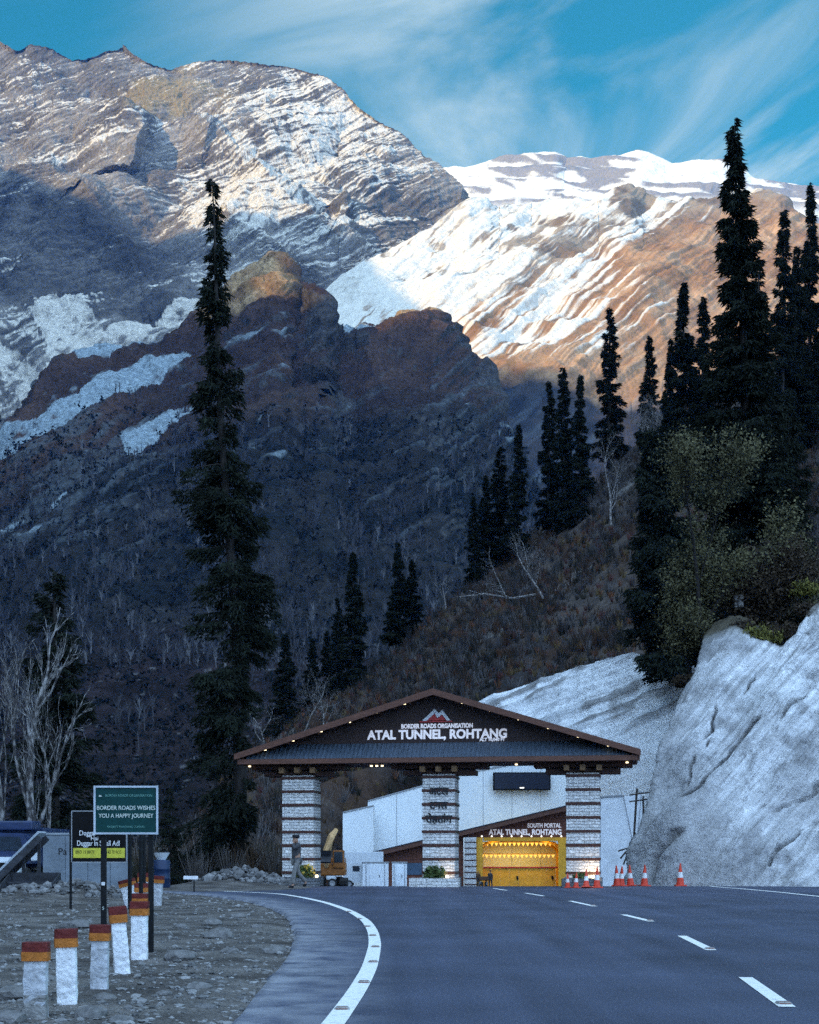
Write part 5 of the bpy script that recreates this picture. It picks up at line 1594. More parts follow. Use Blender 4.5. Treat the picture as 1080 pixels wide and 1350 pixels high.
# blue drum by the bollards
dr_ = MB().lathe([(0.27, 0), (0.29, 0.03), (0.28, 0.28), (0.295, 0.30), (0.28, 0.33), (0.28, 0.58), (0.295, 0.60), (0.28, 0.63), (0.28, 0.86), (0.25, 0.90), (0.03, 0.9)], (0, 0, 0), 20).build('plastic_drum', mat('blue_plastic', (0.010, 0.025, 0.07), 0.4, 0.2, 5), None, True)
v = P(213, 1180, 44); dr_.location = (v.x, 44, gz_at(v.x, 44) + 0.28); tag(dr_, 'dark blue plastic drum standing behind the far bollards', 'drum')
MB().lathe([(0.12, 0.86), (0.26, 1.12), (0.28, 1.14)], (0, 0, 0.0), 16).build('funnel', m_vwhite, dr_)

# ------------------------------------------------------------------ vehicles and cabins beyond the crest
m_exo = mat('orange_machine_paint', (0.28, 0.10, 0.018), 0.5, 0.35, 3, spec=0.4)
m_exy = mat('faded_yellow_boom', (0.55, 0.34, 0.16), 0.6, 0.3, 3)
XZ = 104.0
v = P(439, 0, XZ); gzx = -0.0245 * (XZ - 62)
ex_ = thing('excavator', 'orange tracked excavator with its faded boom raised beside the left gate pillar', 'excavator', (v.x, XZ, gzx), R(0))
for s in (-0.85, 0.85):
    tr = MB(); tr.prism_x([(-1.5, 0.25), (-1.25, 0.0), (1.25, 0.0), (1.5, 0.25), (1.5, 0.5), (1.25, 0.72), (-1.25, 0.72), (-1.5, 0.5)], s - 0.25, s + 0.25); tr.build('track', m_tyre, ex_)
MB().bbox((0, 0.2, 1.4), (2.0, 2.4, 1.0), 0.12).build('house', m_exo, ex_)
MB().bbox((0.1, 0.9, 2.05), (1.7, 1.0, 0.4), 0.1).build('engine_cover', m_exo, ex_)
cb_o = MB().bbox((0.48, -0.55, 2.15), (0.85, 1.15, 1.35), 0.08).build('cab', m_exo, ex_)
MB().box((0.48, -1.14, 2.3), (0.65, 0.03, 0.8)).build('windscreen', m_glass, cb_o); MB().box((0.915, -0.55, 2.3), (0.03, 0.8, 0.75)).build('side_window', m_glass, cb_o)
bm_ = MB(); bm_.tube([(-0.45, -0.9, 1.6), (-0.35, -1.6, 2.8), (0.0, -1.9, 3.9), (0.35, -1.8, 4.35)], [0.22, 0.30, 0.24, 0.16], 6); bm_.build('boom', m_exy, ex_)
MB().tube([(0.35, -1.8, 4.35), (0.05, -2.4, 3.7), (-0.35, -2.7, 2.7)], [0.18, 0.2, 0.12], 6).build('stick', m_exy, ex_)
MB().tube([(-0.3, -0.9, 1.9), (-0.1, -1.6, 3.3)], 0.08, 8).build('hydraulic_ram', m_steel, ex_)
bu = MB(); bu.prism_x([(-2.9, 2.8), (-2.45, 2.75), (-2.35, 2.2), (-2.7, 1.85), (-3.1, 1.95), (-2.95, 2.15), (-2.7, 2.1), (-2.6, 2.35)], -0.75, 0.0); bu.build('bucket', m_bkt, ex_)
# van
VZ = 112.0
v = P(470, 0, VZ); g_ = -0.0245 * (VZ - 62)
vn = thing('van', 'small white van parked between orange excavator and white cabins', 'van', (v.x, VZ, g_), R(0))
MB().prism([(-1.05, 0.42), (1.6, 0.42), (1.6, 1.95), (1.5, 2.02), (-0.15, 2.02), (-0.45, 1.95), (-0.8, 1.35), (-1.1, 1.2)], -0.85, 0.85).build('body', m_vwhite, vn)
for x_ in ((-0.28, 0.28), (0.5, 1.0), (1.08, 1.5)):
    MB().box(((x_[0] + x_[1]) / 2, -0.86, 1.55), (x_[1] - x_[0], 0.02, 0.45)).build('side_window', m_glass, vn)
MB().prism([(-0.76, 1.38), (-0.44, 1.90), (-0.47, 1.92), (-0.80, 1.40)], -0.72, 0.72).build('windscreen', m_glass, vn)
MB().bbox((-1.12, 0, 0.55), (0.12, 1.7, 0.22), 0.03).build('bumper', m_dark, vn)
MB().box((-1.09, -0.6, 0.98), (0.05, 0.25, 0.16)).build('headlight', m_lampw, vn)
MB().box((-1.09, 0.6, 0.98), (0.05, 0.25, 0.16)).build('headlight', m_lampw, vn)
for x_ in (-0.55, 1.1):
    for s in (-0.78, 0.78):
        wheel(vn, Vector((x_, s, 0.31)), 0.31, 0.2)
# cargo lorry behind the van, grey box
v = P(470, 0, 122)
cl = thing('box_truck', 'pale grey box truck standing behind the white van', 'truck', (v.x - 0.3, 122, -0.0245 * 60), 0)
MB().bbox((0.6, 0, 2.1), (4.2, 2.2, 2.2), 0.04).build('cargo_box', m_vwhite, cl)
MB().bbox((-1.9, 0, 1.5), (0.9, 2.0, 1.6), 0.15).build('cab', m_vwhite, cl)
MB().box((-1.9, -1.01, 1.9), (0.6, 0.03, 0.5)).build('side_window', m_glass, cl)
MB().box((0.2, 0, 0.75), (4.8, 0.9, 0.3)).build('chassis', m_dark, cl)
for x_ in (-1.8, 1.6):
    for s in (-0.9, 0.9):
        wheel(cl, Vector((x_, s, 0.42)), 0.42, 0.25)
# cabins
m_cab = mat('white_cabin_panel', (0.74, 0.78, 0.82), 0.5, 0.08, 1.5, 0.1, 3)
def cabin(x0_, x1_, yt, Z, label, depth=2.0):
    a = P(x0_, 0, Z); b_ = P(x1_, yt, Z); w_ = b_.x - a.x; g = -0.0245 * (Z - 62); h_ = b_.z - g
    c = thing('portable_cabin', label, 'portable cabin', ((a.x + b_.x) / 2, Z, g), 0, 'white portable cabins by the gate')
    MB().bbox((0, depth / 2, h_ / 2), (w_, depth, h_ - 0.1), 0.03).build('shell', m_cab, c)
    MB().bbox((0, depth / 2, h_ + 0.0), (w_ + 0.12, depth + 0.12, 0.09), 0.02).build('roof', m_steel, c)
    d = MB().bbox((0, -0.03, h_ * 0.47), (w_ * 0.44, 0.05, h_ * 0.84), 0.012).build('door', m_cab, c)
    MB().tube([(w_ * 0.16, -0.09, h_ * 0.4), (w_ * 0.16, -0.09, h_ * 0.5)], 0.025, 6).build('handle', m_dark, d)
    MB().box((-w_ * 0.36, -0.005, h_ * 0.47), (0.05, 0.04, h_ * 0.9)).build('corner_post', m_steel, c)
    MB().box((w_ * 0.36, -0.005, h_ * 0.47), (0.05, 0.04, h_ * 0.9)).build('corner_post', m_steel, c)
    return c
cabin(478, 512, 1137, 110, 'wider white portable cabin right of the white van')
cabin(517, 536.5, 1137, 112, 'narrow white portable cabin beside the middle gate pillar')

# ------------------------------------------------------------------ people
def skin_mesh(name, joints, edges, mat_, parent=None, sub=2, root='pelvis'):
    bm = bmesh.new()
    bm.verts.layers.skin.verify()
    ids = {}
    for k, (p, r) in joints.items():
        ids[k] = bm.verts.new(p)
    for a, b_ in edges:
        bm.edges.new((ids[a], ids[b_]))
    lay = bm.verts.layers.skin.verify()
    for k, (p, r) in joints.items():
        ids[k][lay].radius = (r, r) if not hasattr(r, '__len__') else r
        ids[k][lay].use_root = (k == root)
    me = bpy.data.meshes.new(name + '_tmp'); bm.to_mesh(me); bm.free()
    tmp = bpy.data.objects.new(name + '_tmp', me); col.objects.link(tmp)
    s = tmp.modifiers.new('skin', 'SKIN'); s.use_smooth_shade = True
    sb_ = tmp.modifiers.new('sub', 'SUBSURF'); sb_.levels = sub; sb_.render_levels = sub
    bpy.context.view_layer.update()
    out = bpy.data.meshes.new_from_object(tmp.evaluated_get(bpy.context.evaluated_depsgraph_get()))
    bpy.data.objects.remove(tmp); bpy.data.meshes.remove(me)
    out.name = name; out.materials.clear(); out.materials.append(mat_)
    return new_obj(name, out, None, parent)
m_skin = mat('skin', (0.32, 0.18, 0.12), 0.6, 0.1, 20)
def person(label, loc, rz, h, J, coat, trousers, cap=None, hair=(0.015, 0.012, 0.012), group=None):
    """J: joint positions for a figure 1.75 m tall facing -y"""
    p = thing('person', label, 'person', loc, rz, group)
    k = h / 1.75; p.scale = (k, k, k)
    base = dict(pelvis=(0, 0, 0.95), spine=(0, -0.01, 1.15), chest=(0, -0.01, 1.32), neck=(0, 0, 1.47), head0=(0, -0.015, 1.55), head1=(0, -0.03, 1.64), head2=(0, -0.02, 1.71),
                shL=(0.17, 0, 1.42), elL=(0.22, 0.02, 1.14), wrL=(0.21, -0.05, 0.90), shR=(-0.17, 0, 1.42), elR=(-0.22, 0.02, 1.14), wrR=(-0.21, -0.05, 0.90),
                hpL=(0.09, 0, 0.90), knL=(0.10, -0.02, 0.49), anL=(0.10, 0.02, 0.09), toL=(0.10, -0.15, 0.04), hpR=(-0.09, 0, 0.90), knR=(-0.10, -0.02, 0.49), anR=(-0.10, 0.02, 0.09), toR=(-0.10, -0.15, 0.04))
    base.update(J)
    rad = dict(pelvis=0.135, spine=0.125, chest=0.15, neck=0.058, head0=0.075, head1=0.095, head2=0.075, shL=0.065, elL=0.045, wrL=0.03, shR=0.065, elR=0.045, wrR=0.03,
               hpL=0.088, knL=0.062, anL=0.042, toL=0.036, hpR=0.088, knR=0.062, anR=0.042, toR=0.036)
    ed = [('pelvis', 'spine'), ('spine', 'chest'), ('chest', 'neck'), ('neck', 'head0'), ('head0', 'head1'), ('head1', 'head2'), ('chest', 'shL'), ('shL', 'elL'), ('elL', 'wrL'), ('chest', 'shR'), ('shR', 'elR'), ('elR', 'wrR'),
          ('pelvis', 'hpL'), ('hpL', 'knL'), ('knL', 'anL'), ('anL', 'toL'), ('pelvis', 'hpR'), ('hpR', 'knR'), ('knR', 'anR'), ('anR', 'toR')]
    JJ = {q: (Vector(base[q]), rad[q]) for q in base}
    # nose, and hands with palm, four fingers and a thumb
    hd = Vector(base['head1']); JJ['nose'] = (hd + Vector((0, -0.105, -0.02)), 0.014); ed.append(('head1', 'nose'))
    for s in 'LR':
        wr = Vector(base['wr' + s]); el_ = Vector(base['el' + s]); d = (wr - el_).normalized()
        side = d.cross(Vector((0, 1, 0)) if abs(d.y) < 0.8 else Vector((0, 0, 1))).normalized()
        JJ['pa' + s] = (wr + d * 0.06, 0.03); ed.append(('wr' + s, 'pa' + s))
        for i, (o_, ln) in enumerate(((-0.027, 0.06), (-0.009, 0.075), (0.009, 0.072), (0.027, 0.055))):
            JJ['f%d%s' % (i, s)] = (wr + d * 0.09 + side * o_, 0.009); JJ['g%d%s' % (i, s)] = (wr + d * (0.09 + ln) + side * o_ * 1.1 + Vector((0, -0.018, 0)), 0.0075)
            ed += [('pa' + s, 'f%d%s' % (i, s)), ('f%d%s' % (i, s), 'g%d%s' % (i, s))]
        JJ['th' + s] = (wr + d * 0.06 - side * 0.05 + Vector((0, -0.02, 0)), 0.010); ed.append(('pa' + s, 'th' + s))
    skin_mesh('body', JJ, ed, m_skin, p)
    # clothing: a coat over trunk and arms, trousers over the legs, shoes, hair or cap
    B = {q: Vector(base[q]) for q in base}
    cj = dict(pelvis=(B['pelvis'] + Vector((0, 0, -0.08)), 0.172), spine=(B['spine'], 0.155), chest=(B['chest'], 0.176), collar=(B['neck'] + Vector((0, 0, -0.03)), 0.075))
    ce = [('pelvis', 'spine'), ('spine', 'chest'), ('chest', 'collar')]
    for s in 'LR':
        cj['sh' + s] = (B['sh' + s], 0.085); cj['el' + s] = (B['el' + s], 0.064); cj['cf' + s] = (B['el' + s] + (B['wr' + s] - B['el' + s]) * 0.93, 0.05)
        ce += [('chest', 'sh' + s), ('sh' + s, 'el' + s), ('el' + s, 'cf' + s)]
    skin_mesh('coat', cj, ce, coat, p)
    tj = dict(pelvis=(B['pelvis'], 0.15)); te = []
    for s in 'LR':
        tj['hp' + s] = (B['hp' + s], 0.104); tj['kn' + s] = (B['kn' + s], 0.08); tj['an' + s] = (B['an' + s] + Vector((0, 0, 0.03)), 0.068)
        te += [('pelvis', 'hp' + s), ('hp' + s, 'kn' + s), ('kn' + s, 'an' + s)]
    skin_mesh('trousers', tj, te, trousers, p)
    for s in 'LR':
        skin_mesh('shoe', dict(pelvis=(B['an' + s] + Vector((0, 0.03, -0.03)), 0.052), m=((B['an' + s] + B['to' + s]) / 2 + Vector((0, 0, -0.01)), 0.052), t=(B['to' + s], 0.045)), [('pelvis', 'm'), ('m', 't')], m_dark, p)
    if cap is not None:
        c0 = B['head2']
        MB().lathe([(0.108, 0.0), (0.118, 0.03), (0.125, 0.06), (0.10, 0.095), (0.02, 0.105)], c0 + Vector((0, 0.0, -0.045)), 16).build('cap', cap, p, True)
        MB().bbox(c0 + Vector((0, -0.13, -0.03)), (0.15, 0.09, 0.012), 0.004).build('peak', cap, p)
    skin_mesh('hair', dict(pelvis=(B['head2'] + Vector((0, 0.03, -0.01)), 0.085), b=(B['head1'] + Vector((0, 0.035, -0.02)), 0.085)), [('pelvis', 'b')], mat('dark_hair', hair, 0.7, 0.2, 30), p)
    return p
m_coat = mat('dark_grey_coat', (0.055, 0.055, 0.06), 0.85, 0.3, 12)
m_trs = mat('grey_trousers', (0.17, 0.165, 0.16), 0.85, 0.25, 12)
m_cap = mat('dark_cap', (0.02, 0.02, 0.025), 0.8, 0.2, 12)
# walking towards the left of the picture (body turned to -x), one hand at the face
PZ_ = 55.5
v = P(391, 0, PZ_)
person('person in dark coat and cap striding left with one hand raised to the face', (v.x, PZ_, P(0, 1171, PZ_).z), R(-62), 2.16,
       dict(elL=(0.20, -0.18, 1.30), wrL=(0.06, -0.13, 1.50), elR=(-0.25, 0.06, 1.15), wrR=(-0.24, 0.10, 0.90),
            knL=(0.09, -0.13, 0.52), anL=(0.09, -0.16, 0.09), toL=(0.09, -0.33, 0.05), knR=(-0.09, 0.10, 0.50), anR=(-0.08, 0.38, 0.17), toR=(-0.08, 0.27, 0.06)), m_coat, m_trs, m_cap)
st_ = MB(); st_.bbox((0, 0, 0.045), (0.9, 0.8, 0.16), 0.04); 
m_j1 = mat('dark_jacket', (0.03, 0.03, 0.035), 0.85, 0.3, 12); m_j2 = mat('brown_jacket', (0.09, 0.05, 0.03), 0.85, 0.3, 12)
TZ = 138.0; tg = -0.0245 * (TZ - 62)
person('person in black clothes standing before the yellow tunnel opening', (P(646.5, 0, TZ).x, TZ, tg), R(10), 1.75, dict(knL=(0.14, -0.05, 0.5), anL=(0.17, -0.02, 0.09), toL=(0.17, -0.18, 0.04)), m_j1, m_j1, m_cap)
person('person in brown jacket standing by the motorcycles at the tunnel', (P(631.5, 0, TZ).x, TZ + 1.5, tg), R(-25), 1.7, {}, m_j2, m_j1)
# two motorcycles
def motorcycle(x, Z, rz, label):
    g = -0.0245 * (Z - 62)
    mc = thing('motorcycle', label, 'motorcycle', (P(x, 0, Z).x, Z, g), rz, 'motorcycles by the tunnel')
    for s in (-0.68, 0.68):
        wheel(mc, Vector((s, 0, 0.31)), 0.31, 0.11)
    MB().bbox((0.12, 0, 0.80), (0.5, 0.26, 0.24), 0.08).build('fuel_tank', m_exo, mc)
    MB().bbox((-0.38, 0, 0.80), (0.65, 0.24, 0.12), 0.04).build('seat', m_dark, mc)
    MB().bbox((0.05, 0, 0.45), (0.42, 0.3, 0.36), 0.05).build('engine', m_steel, mc)
    MB().tube([(0.68, 0, 0.31), (0.45, 0, 0.95), (0.40, 0, 1.05)], 0.04, 8).build('fork', m_steel, mc)
    MB().tube([(0.30, -0.36, 1.08), (0.42, 0, 1.05), (0.30, 0.36, 1.08)], 0.02, 8).build('handlebar', m_dark, mc)
    MB().lathe([(0.03, 0), (0.09, 0.02), (0.09, 0.08)], (0.5, 0, 0.92), 10).build('headlight', m_lampw, mc)
    MB().tube([(-0.68, 0.09, 0.31), (0.0, 0.12, 0.42)], 0.035, 6).build('swing_arm', m_dark, mc)
    MB().bbox((-0.75, 0, 0.95), (0.42, 0.7, 0.4), 0.05).build('pannier', m_j2, mc)
motorcycle(634, TZ - 1.5, R(100), 'motorcycle with brown panniers parked left of the person in black')
motorcycle(641, TZ - 0.5, R(80), 'motorcycle parked close beside the person in black')

# sticks and a small timber frame standing against the rock cutting
fr_ = thing('timber_frame', 'rickety timber post with cross arms standing in the gap beside the rock cutting', 'timber frame', P(838, 1062, 72), R(10))
m_tim = mat('weathered_timber', (0.07, 0.06, 0.055), 0.9, 0.4, 8)
MB().tube([(-0.15, 0, -2.6), (0.08, 0, 0.9)], 0.06, 6).build('post', m_tim, fr_)
MB().tube([(0.45, 0, -2.6), (0.42, 0, 0.5)], 0.05, 6).build('post', m_tim, fr_)
for z in (0.2, 0.55):
    MB().tube([(-0.35, -0.05, z), (0.75, -0.05, z + 0.15)], 0.045, 6).build('cross_arm', m_tim, fr_)
for i, (a, b_) in enumerate((((822, 1140), (838, 1098)), ((818, 1132), (834, 1112)), ((815, 1122), (832, 1117)))):
    o = MB().tube([P(*a, 71), P(*b_, 71)], [0.05, 0.035], 6).build('pole', m_tim)
    tag(o, ('long grey pole leaning on the rock cutting edge', 'short pole stuck low in the gap by the rock cutting', 'almost level stick jutting out beside the rock cutting')[i], 'pole')

# ------------------------------------------------------------------ trees
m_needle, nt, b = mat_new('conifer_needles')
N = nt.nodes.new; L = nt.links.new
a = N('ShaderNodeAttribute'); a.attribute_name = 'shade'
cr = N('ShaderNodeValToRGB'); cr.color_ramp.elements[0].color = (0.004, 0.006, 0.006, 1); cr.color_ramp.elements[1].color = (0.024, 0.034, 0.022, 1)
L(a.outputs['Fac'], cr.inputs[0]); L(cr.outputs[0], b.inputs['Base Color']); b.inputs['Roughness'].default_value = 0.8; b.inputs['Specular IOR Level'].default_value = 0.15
m_bark = mat('conifer_bark', (0.026, 0.023, 0.022), 0.95, 0.45, 5, 0.8, 9, stretch=(1, 1, 0.25))
m_birch, nt, b = mat_new('pale_bark')
N = nt.nodes.new; L = nt.links.new
t = N('ShaderNodeTexCoord'); n1 = N('ShaderNodeTexNoise'); n1.inputs['Scale'].default_value = 4.5; n1.inputs['Detail'].default_value = 7; L(t.outputs['Object'], n1.inputs[0])
cr = N('ShaderNodeValToRGB'); cr.color_ramp.elements[0].position = 0.44; cr.color_ramp.elements[0].color = (0.05, 0.045, 0.045, 1); cr.color_ramp.elements[1].position = 0.60; cr.color_ramp.elements[1].color = (0.30, 0.285, 0.28, 1)
L(n1.outputs[0], cr.inputs[0]); L(cr.outputs[0], b.inputs['Base Color']); b.inputs['Roughness'].default_value = 0.9
def m_leaf_attr(name, c0, c1):
    m, nt, b = mat_new(name)
    a = nt.nodes.new('ShaderNodeAttribute'); a.attribute_name = 'shade'
    cr = nt.nodes.new('ShaderNodeValToRGB'); cr.color_ramp.elements[0].color = (*c0, 1); cr.color_ramp.elements[1].color = (*c1, 1)
    nt.links.new(a.outputs['Fac'], cr.inputs[0]); nt.links.new(cr.outputs[0], b.inputs['Base Color']); b.inputs['Roughness'].default_value = 0.75; b.inputs['Specular IOR Level'].default_value = 0.2
    return m
m_olive = m_leaf_attr('olive_leaves', (0.024, 0.025, 0.014), (0.165, 0.15, 0.075))
m_rusty = m_leaf_attr('rusty_leaves', (0.018, 0.013, 0.010), (0.085, 0.062, 0.040))
m_ygreen = m_leaf_attr('yellow_green_leaves', (0.05, 0.055, 0.015), (0.22, 0.20, 0.05))

def conifer_meshes(H, Rm, seed, nbr, tuft, per_m, bare=0.05, gap=0.3, lean=0.0, top_sparse=0.0, power=0.7, droop=0.35, bias=None, r0=None):
    g = np.random.default_rng(seed)
    tw = MB()
    r0 = r0 or H * 0.013
    def axis(h):
        t = h / H
        return np.array([lean * t ** 1.3 + 0.12 * math.sin(t * 9 + seed) * (H / 30), 0.08 * math.sin(t * 7 + seed * 2) * (H / 30), h])
    tw.tube([axis(H * k / 26) - np.array([0, 0, 0.6 if k == 0 else 0]) for k in range(27)], [r0 * (1 - k / 26) ** 0.85 + 0.015 + (r0 * 0.5 if k == 0 else 0) for k in range(27)], 9)
    C = []; D = []; S = []; SH = []
    hs = np.sort(bare + (1 - bare) * g.uniform(0, 1, nbr) ** 0.95)
    for bi, u in enumerate(hs):
        az = g.uniform(0, 2 * math.pi)
        e = math.cos(az)
        hole = vnoise(np.array([[u * 9 + seed * 3.1, e * 1.3 + 2, math.sin(az) * 1.3]]), seed)[0]
        if hole < -1 + 2 * gap * (0.75 + 0.5 * top_sparse * u) - 0.15 and u < 0.96: continue
        L_ = Rm * ((1 - u) ** power * 0.92 + 0.06) * min(1, 0.4 + u / 0.15) * g.uniform(0.32, 1.22)
        if bias is not None: L_ *= bias(u, e)
        el = 0.45 * (u - 0.35) + g.normal(0, 0.12)
        ns_ = max(3, int(L_ / 0.35))
        s = np.linspace(0, 1, ns_ + 1)
        out = np.stack([np.cos(az) * s, np.sin(az) * s], -1) * L_ * math.cos(el)
        zz = L_ * (math.sin(el) * s - droop * s ** 1.6 * (1 - 0.5 * u) + 0.12 * s ** 4)
        a0 = axis(u * H)
        bp_ = np.concatenate([out + a0[:2], (zz + a0[2])[:, None]], 1)
        tw.tube(bp_[:: max(1, len(bp_) // 4)], np.linspace(max(0.02, L_ * 0.017), 0.008, len(bp_[:: max(1, len(bp_) // 4)])), 3, False)
        n = int(per_m * L_ * (1.15 - 0.45 * top_sparse * u)) + 4
        ss = g.uniform(0.10, 1.0, n) ** 0.75
        pos = np.stack([np.interp(ss, s, bp_[:, k]) for k in range(3)], -1)
        wdt = (0.30 * L_ * np.sqrt(np.clip(1.08 - ss, 0, 1)) * np.clip(ss * 4, 0.2, 1) + 0.06)
        side = g.uniform(-1, 1, n)
        sv = np.array([-math.sin(az), math.cos(az), 0])
        ov = np.array([math.cos(az), math.sin(az), -0.25])
        pos = pos + sv * (side * wdt)[:, None] + ov * (np.abs(side) * wdt * 0.35)[:, None]
        pos[:, 2] -= np.abs(side) * wdt * 0.30 + g.uniform(0, 1, n) ** 2 * (0.15 * L_ + tuft)
        d = ov * 0.8 + sv * side[:, None] * 0.9 + g.normal(0, 0.38, (n, 3)); d[:, 2] -= 0.55
        d /= np.linalg.norm(d, axis=1, keepdims=True)
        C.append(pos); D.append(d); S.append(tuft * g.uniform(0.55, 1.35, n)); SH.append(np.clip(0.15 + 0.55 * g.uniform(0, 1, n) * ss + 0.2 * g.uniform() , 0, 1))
    C = np.concatenate(C); D = np.concatenate(D); S = np.concatenate(S); SH = np.concatenate(SH)
    n = len(C)
    q = g.normal(size=(n, 3)); w = np.cross(D, q); w /= np.linalg.norm(w, axis=1, keepdims=True)
    w2 = np.cross(D, w)
    tip = C + D * S[:, None]
    v = np.stack([C - w * S[:, None] * 0.17 - D * S[:, None] * 0.15, C + w * S[:, None] * 0.17 + D * S[:, None] * 0.1, tip, C + w2 * S[:, None] * 0.16, C - w2 * S[:, None] * 0.16 + D * S[:, None] * 0.15, tip - D * S[:, None] * 0.12], 1).reshape(-1, 3)
    f = np.arange(n * 6).reshape(-1, 3)
    me = mesh_arrays('crown', v, f, False, {'shade': np.repeat(SH, 6)})
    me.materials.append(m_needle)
    tm = tw.mesh('trunk', True); tm.materials.append(m_bark)
    return tm, me

def plant_conifer(meshes, loc, scale, rz, label, group=None, name='conifer', shear=0.0):
    t = thing(name, label, 'tree', loc, rz, group)
    t.scale = scale if hasattr(scale, '__len__') else (scale,) * 3
    new_obj('trunk', meshes[0], None, t); new_obj('crown', meshes[1], None, t)
    if shear: t.rotation_euler = (0, R(shear), rz)
    return t

# the tall ragged conifer left of the gate, foliage heaviest on its left
def bias_tall(u, e):
    k = 1.0
    if u < 0.33: k *= (1.15 if e < 0 else 0.42)
    if u > 0.62: k *= 0.80
    if 0.55 < u < 0.72: k *= 1.25 if e < -0.2 else 0.9
    if u < 0.09: k *= 0.6
    return k
tall = conifer_meshes(32.2, 2.55, 5, 430, 0.30, 62, bare=0.045, gap=0.43, lean=-1.55, top_sparse=1.0, power=0.58, droop=0.5, bias=bias_tall, r0=0.36)
plant_conifer(tall, (P(320, 0, 68).x, 68.0, -0.2), (1.06, 1.06, 1.095), 0, 'very tall ragged conifer left of the gate with trunk bare at right')

proto = [conifer_meshes(24, 2.6, 31, 270, 0.42, 76, gap=0.27, power=0.92),
         conifer_meshes(24, 2.3, 47, 250, 0.42, 76, gap=0.33, power=0.80, lean=0.4),
         conifer_meshes(24, 3.0, 63, 280, 0.44, 74, gap=0.23, power=0.95),
         conifer_meshes(24, 2.1, 77, 235, 0.42, 74, gap=0.40, power=0.72, top_sparse=0.6)]
def E_Z(x, y):
    # the hillside can be met twice along a sight line only beyond its crest: take the nearest surface
    d = (ex - x) ** 2 + (ey - y) ** 2
    d[-20:, :] += 1e6
    return float(ez.reshape(-1)[int(np.argmin(d))])
# top x, top y, base x, base y, half width, prototype, label
pines = [
    (374, 836, 376, 972, 24, 0, 'bushy dark conifer just above the left end of the gate roof'),
    (412, 842, 412, 930, 17, 2, 'shortest dark conifer of the clump above the left roof slope'),
    (431, 832, 432, 925, 14, 1, 'slim dark conifer second in the clump above the left roof slope'),
    (444, 789, 445, 918, 15, 3, 'narrow conifer rising left of the tallest in the clump above the left roof slope'),
    (464, 730, 466, 905, 24, 0, 'tallest conifer of the clump above the left roof slope'),
    (526, 717, 525, 848, 20, 2, 'dense twin-topped looking conifer, left one of the pair above the gate apex'),
    (543, 738, 543, 835, 18, 0, 'right and lower conifer of the pair above the gate apex'),
    (628, 655, 626, 768, 14, 1, 'small dark conifer at the left foot of the mid-slope cluster'),
    (641, 628, 640, 752, 18, 0, 'middle-sized conifer left of the ragged cluster on the slope'),
    (661, 592, 660, 742, 22, 3, 'ragged broad-topped conifer in the middle of the slope cluster'),
    (683, 561, 682, 732, 18, 1, 'slender pointed conifer, tallest of the cluster above the bare birch'),
    (726, 506, 724, 700, 19, 3, 'left conifer of the close trio before the lit brown slope'),
    (745, 487, 745, 698, 22, 1, 'tallest middle conifer of the close trio before the lit brown slope'),
    (767, 497, 765, 690, 19, 0, 'right conifer of the close trio before the lit brown slope'),
    (800, 410, 804, 610, 22, 3, 'lone spire-like conifer standing out against the lit snowy slope'),
    (853, 443, 856, 590, 18, 1, 'thin conifer above the pale birch stems'),
    (905, 377, 902, 640, 30, 0, 'dense blue-green conifer left of the tallest tree on the right'),
    (884, 450, 884, 650, 22, 2, 'lower dark conifer left behind the blue-green one'),
    (930, 396, 930, 640, 26, 1, 'conifer half hidden between the blue-green one and the tallest tree'),
    (1000, 345, 1000, 640, 30, 3, 'conifer with open crown behind the tallest tree on its right'),
    (1030, 282, 1030, 620, 28, 1, 'tall conifer between the tallest tree and the right picture edge'),
    (1068, 247, 1068, 570, 26, 0, 'tall dark conifer cut by the right edge of the view'),
    (1050, 330, 1050, 600, 28, 2, 'bushy conifer low between two tall ones at the right edge'),
    (1096, 300, 1096, 560, 30, 2, 'conifer at the far right edge, mostly out of view'),
]
for i, (tx, ty, bx0, by0, hw, k, lab) in enumerate(pines):
    Z = E_Z(bx0, by0)
    p0 = P(bx0, by0, Z); H = (by0 - ty) / FPX * Z * 1.03
    w_ = hw / FPX * Z
    base_r = (2.6, 2.3, 3.0, 2.1)[k]
    t = plant_conifer(proto[k], (p0.x, Z, p0.z - 0.3), (w_ / base_r * 1.12, w_ / base_r * 1.12, H / 24), random.uniform(0, 6.28), lab, 'dark conifers on the hillside')
# dark conifers close by
near1 = conifer_meshes(15, 1.9, 83, 170, 0.26, 52, gap=0.18, power=0.6)
plant_conifer(near1, (P(72, 0, 58).x, 58, -0.3), (1.35, 1.35, (1182 - 750) / FPX * 58 / 15), 1.0, 'dense dark conifer behind the bare pale trees on the left')
near2 = conifer_meshes(5, 0.9, 85, 70, 0.18, 60, gap=0.12, power=0.8)
plant_conifer(near2, (P(224, 0, 66).x, 66, 0.2), (1.0, 1.0, 0.9), 0.0, 'small conical conifer right of the green sign board')
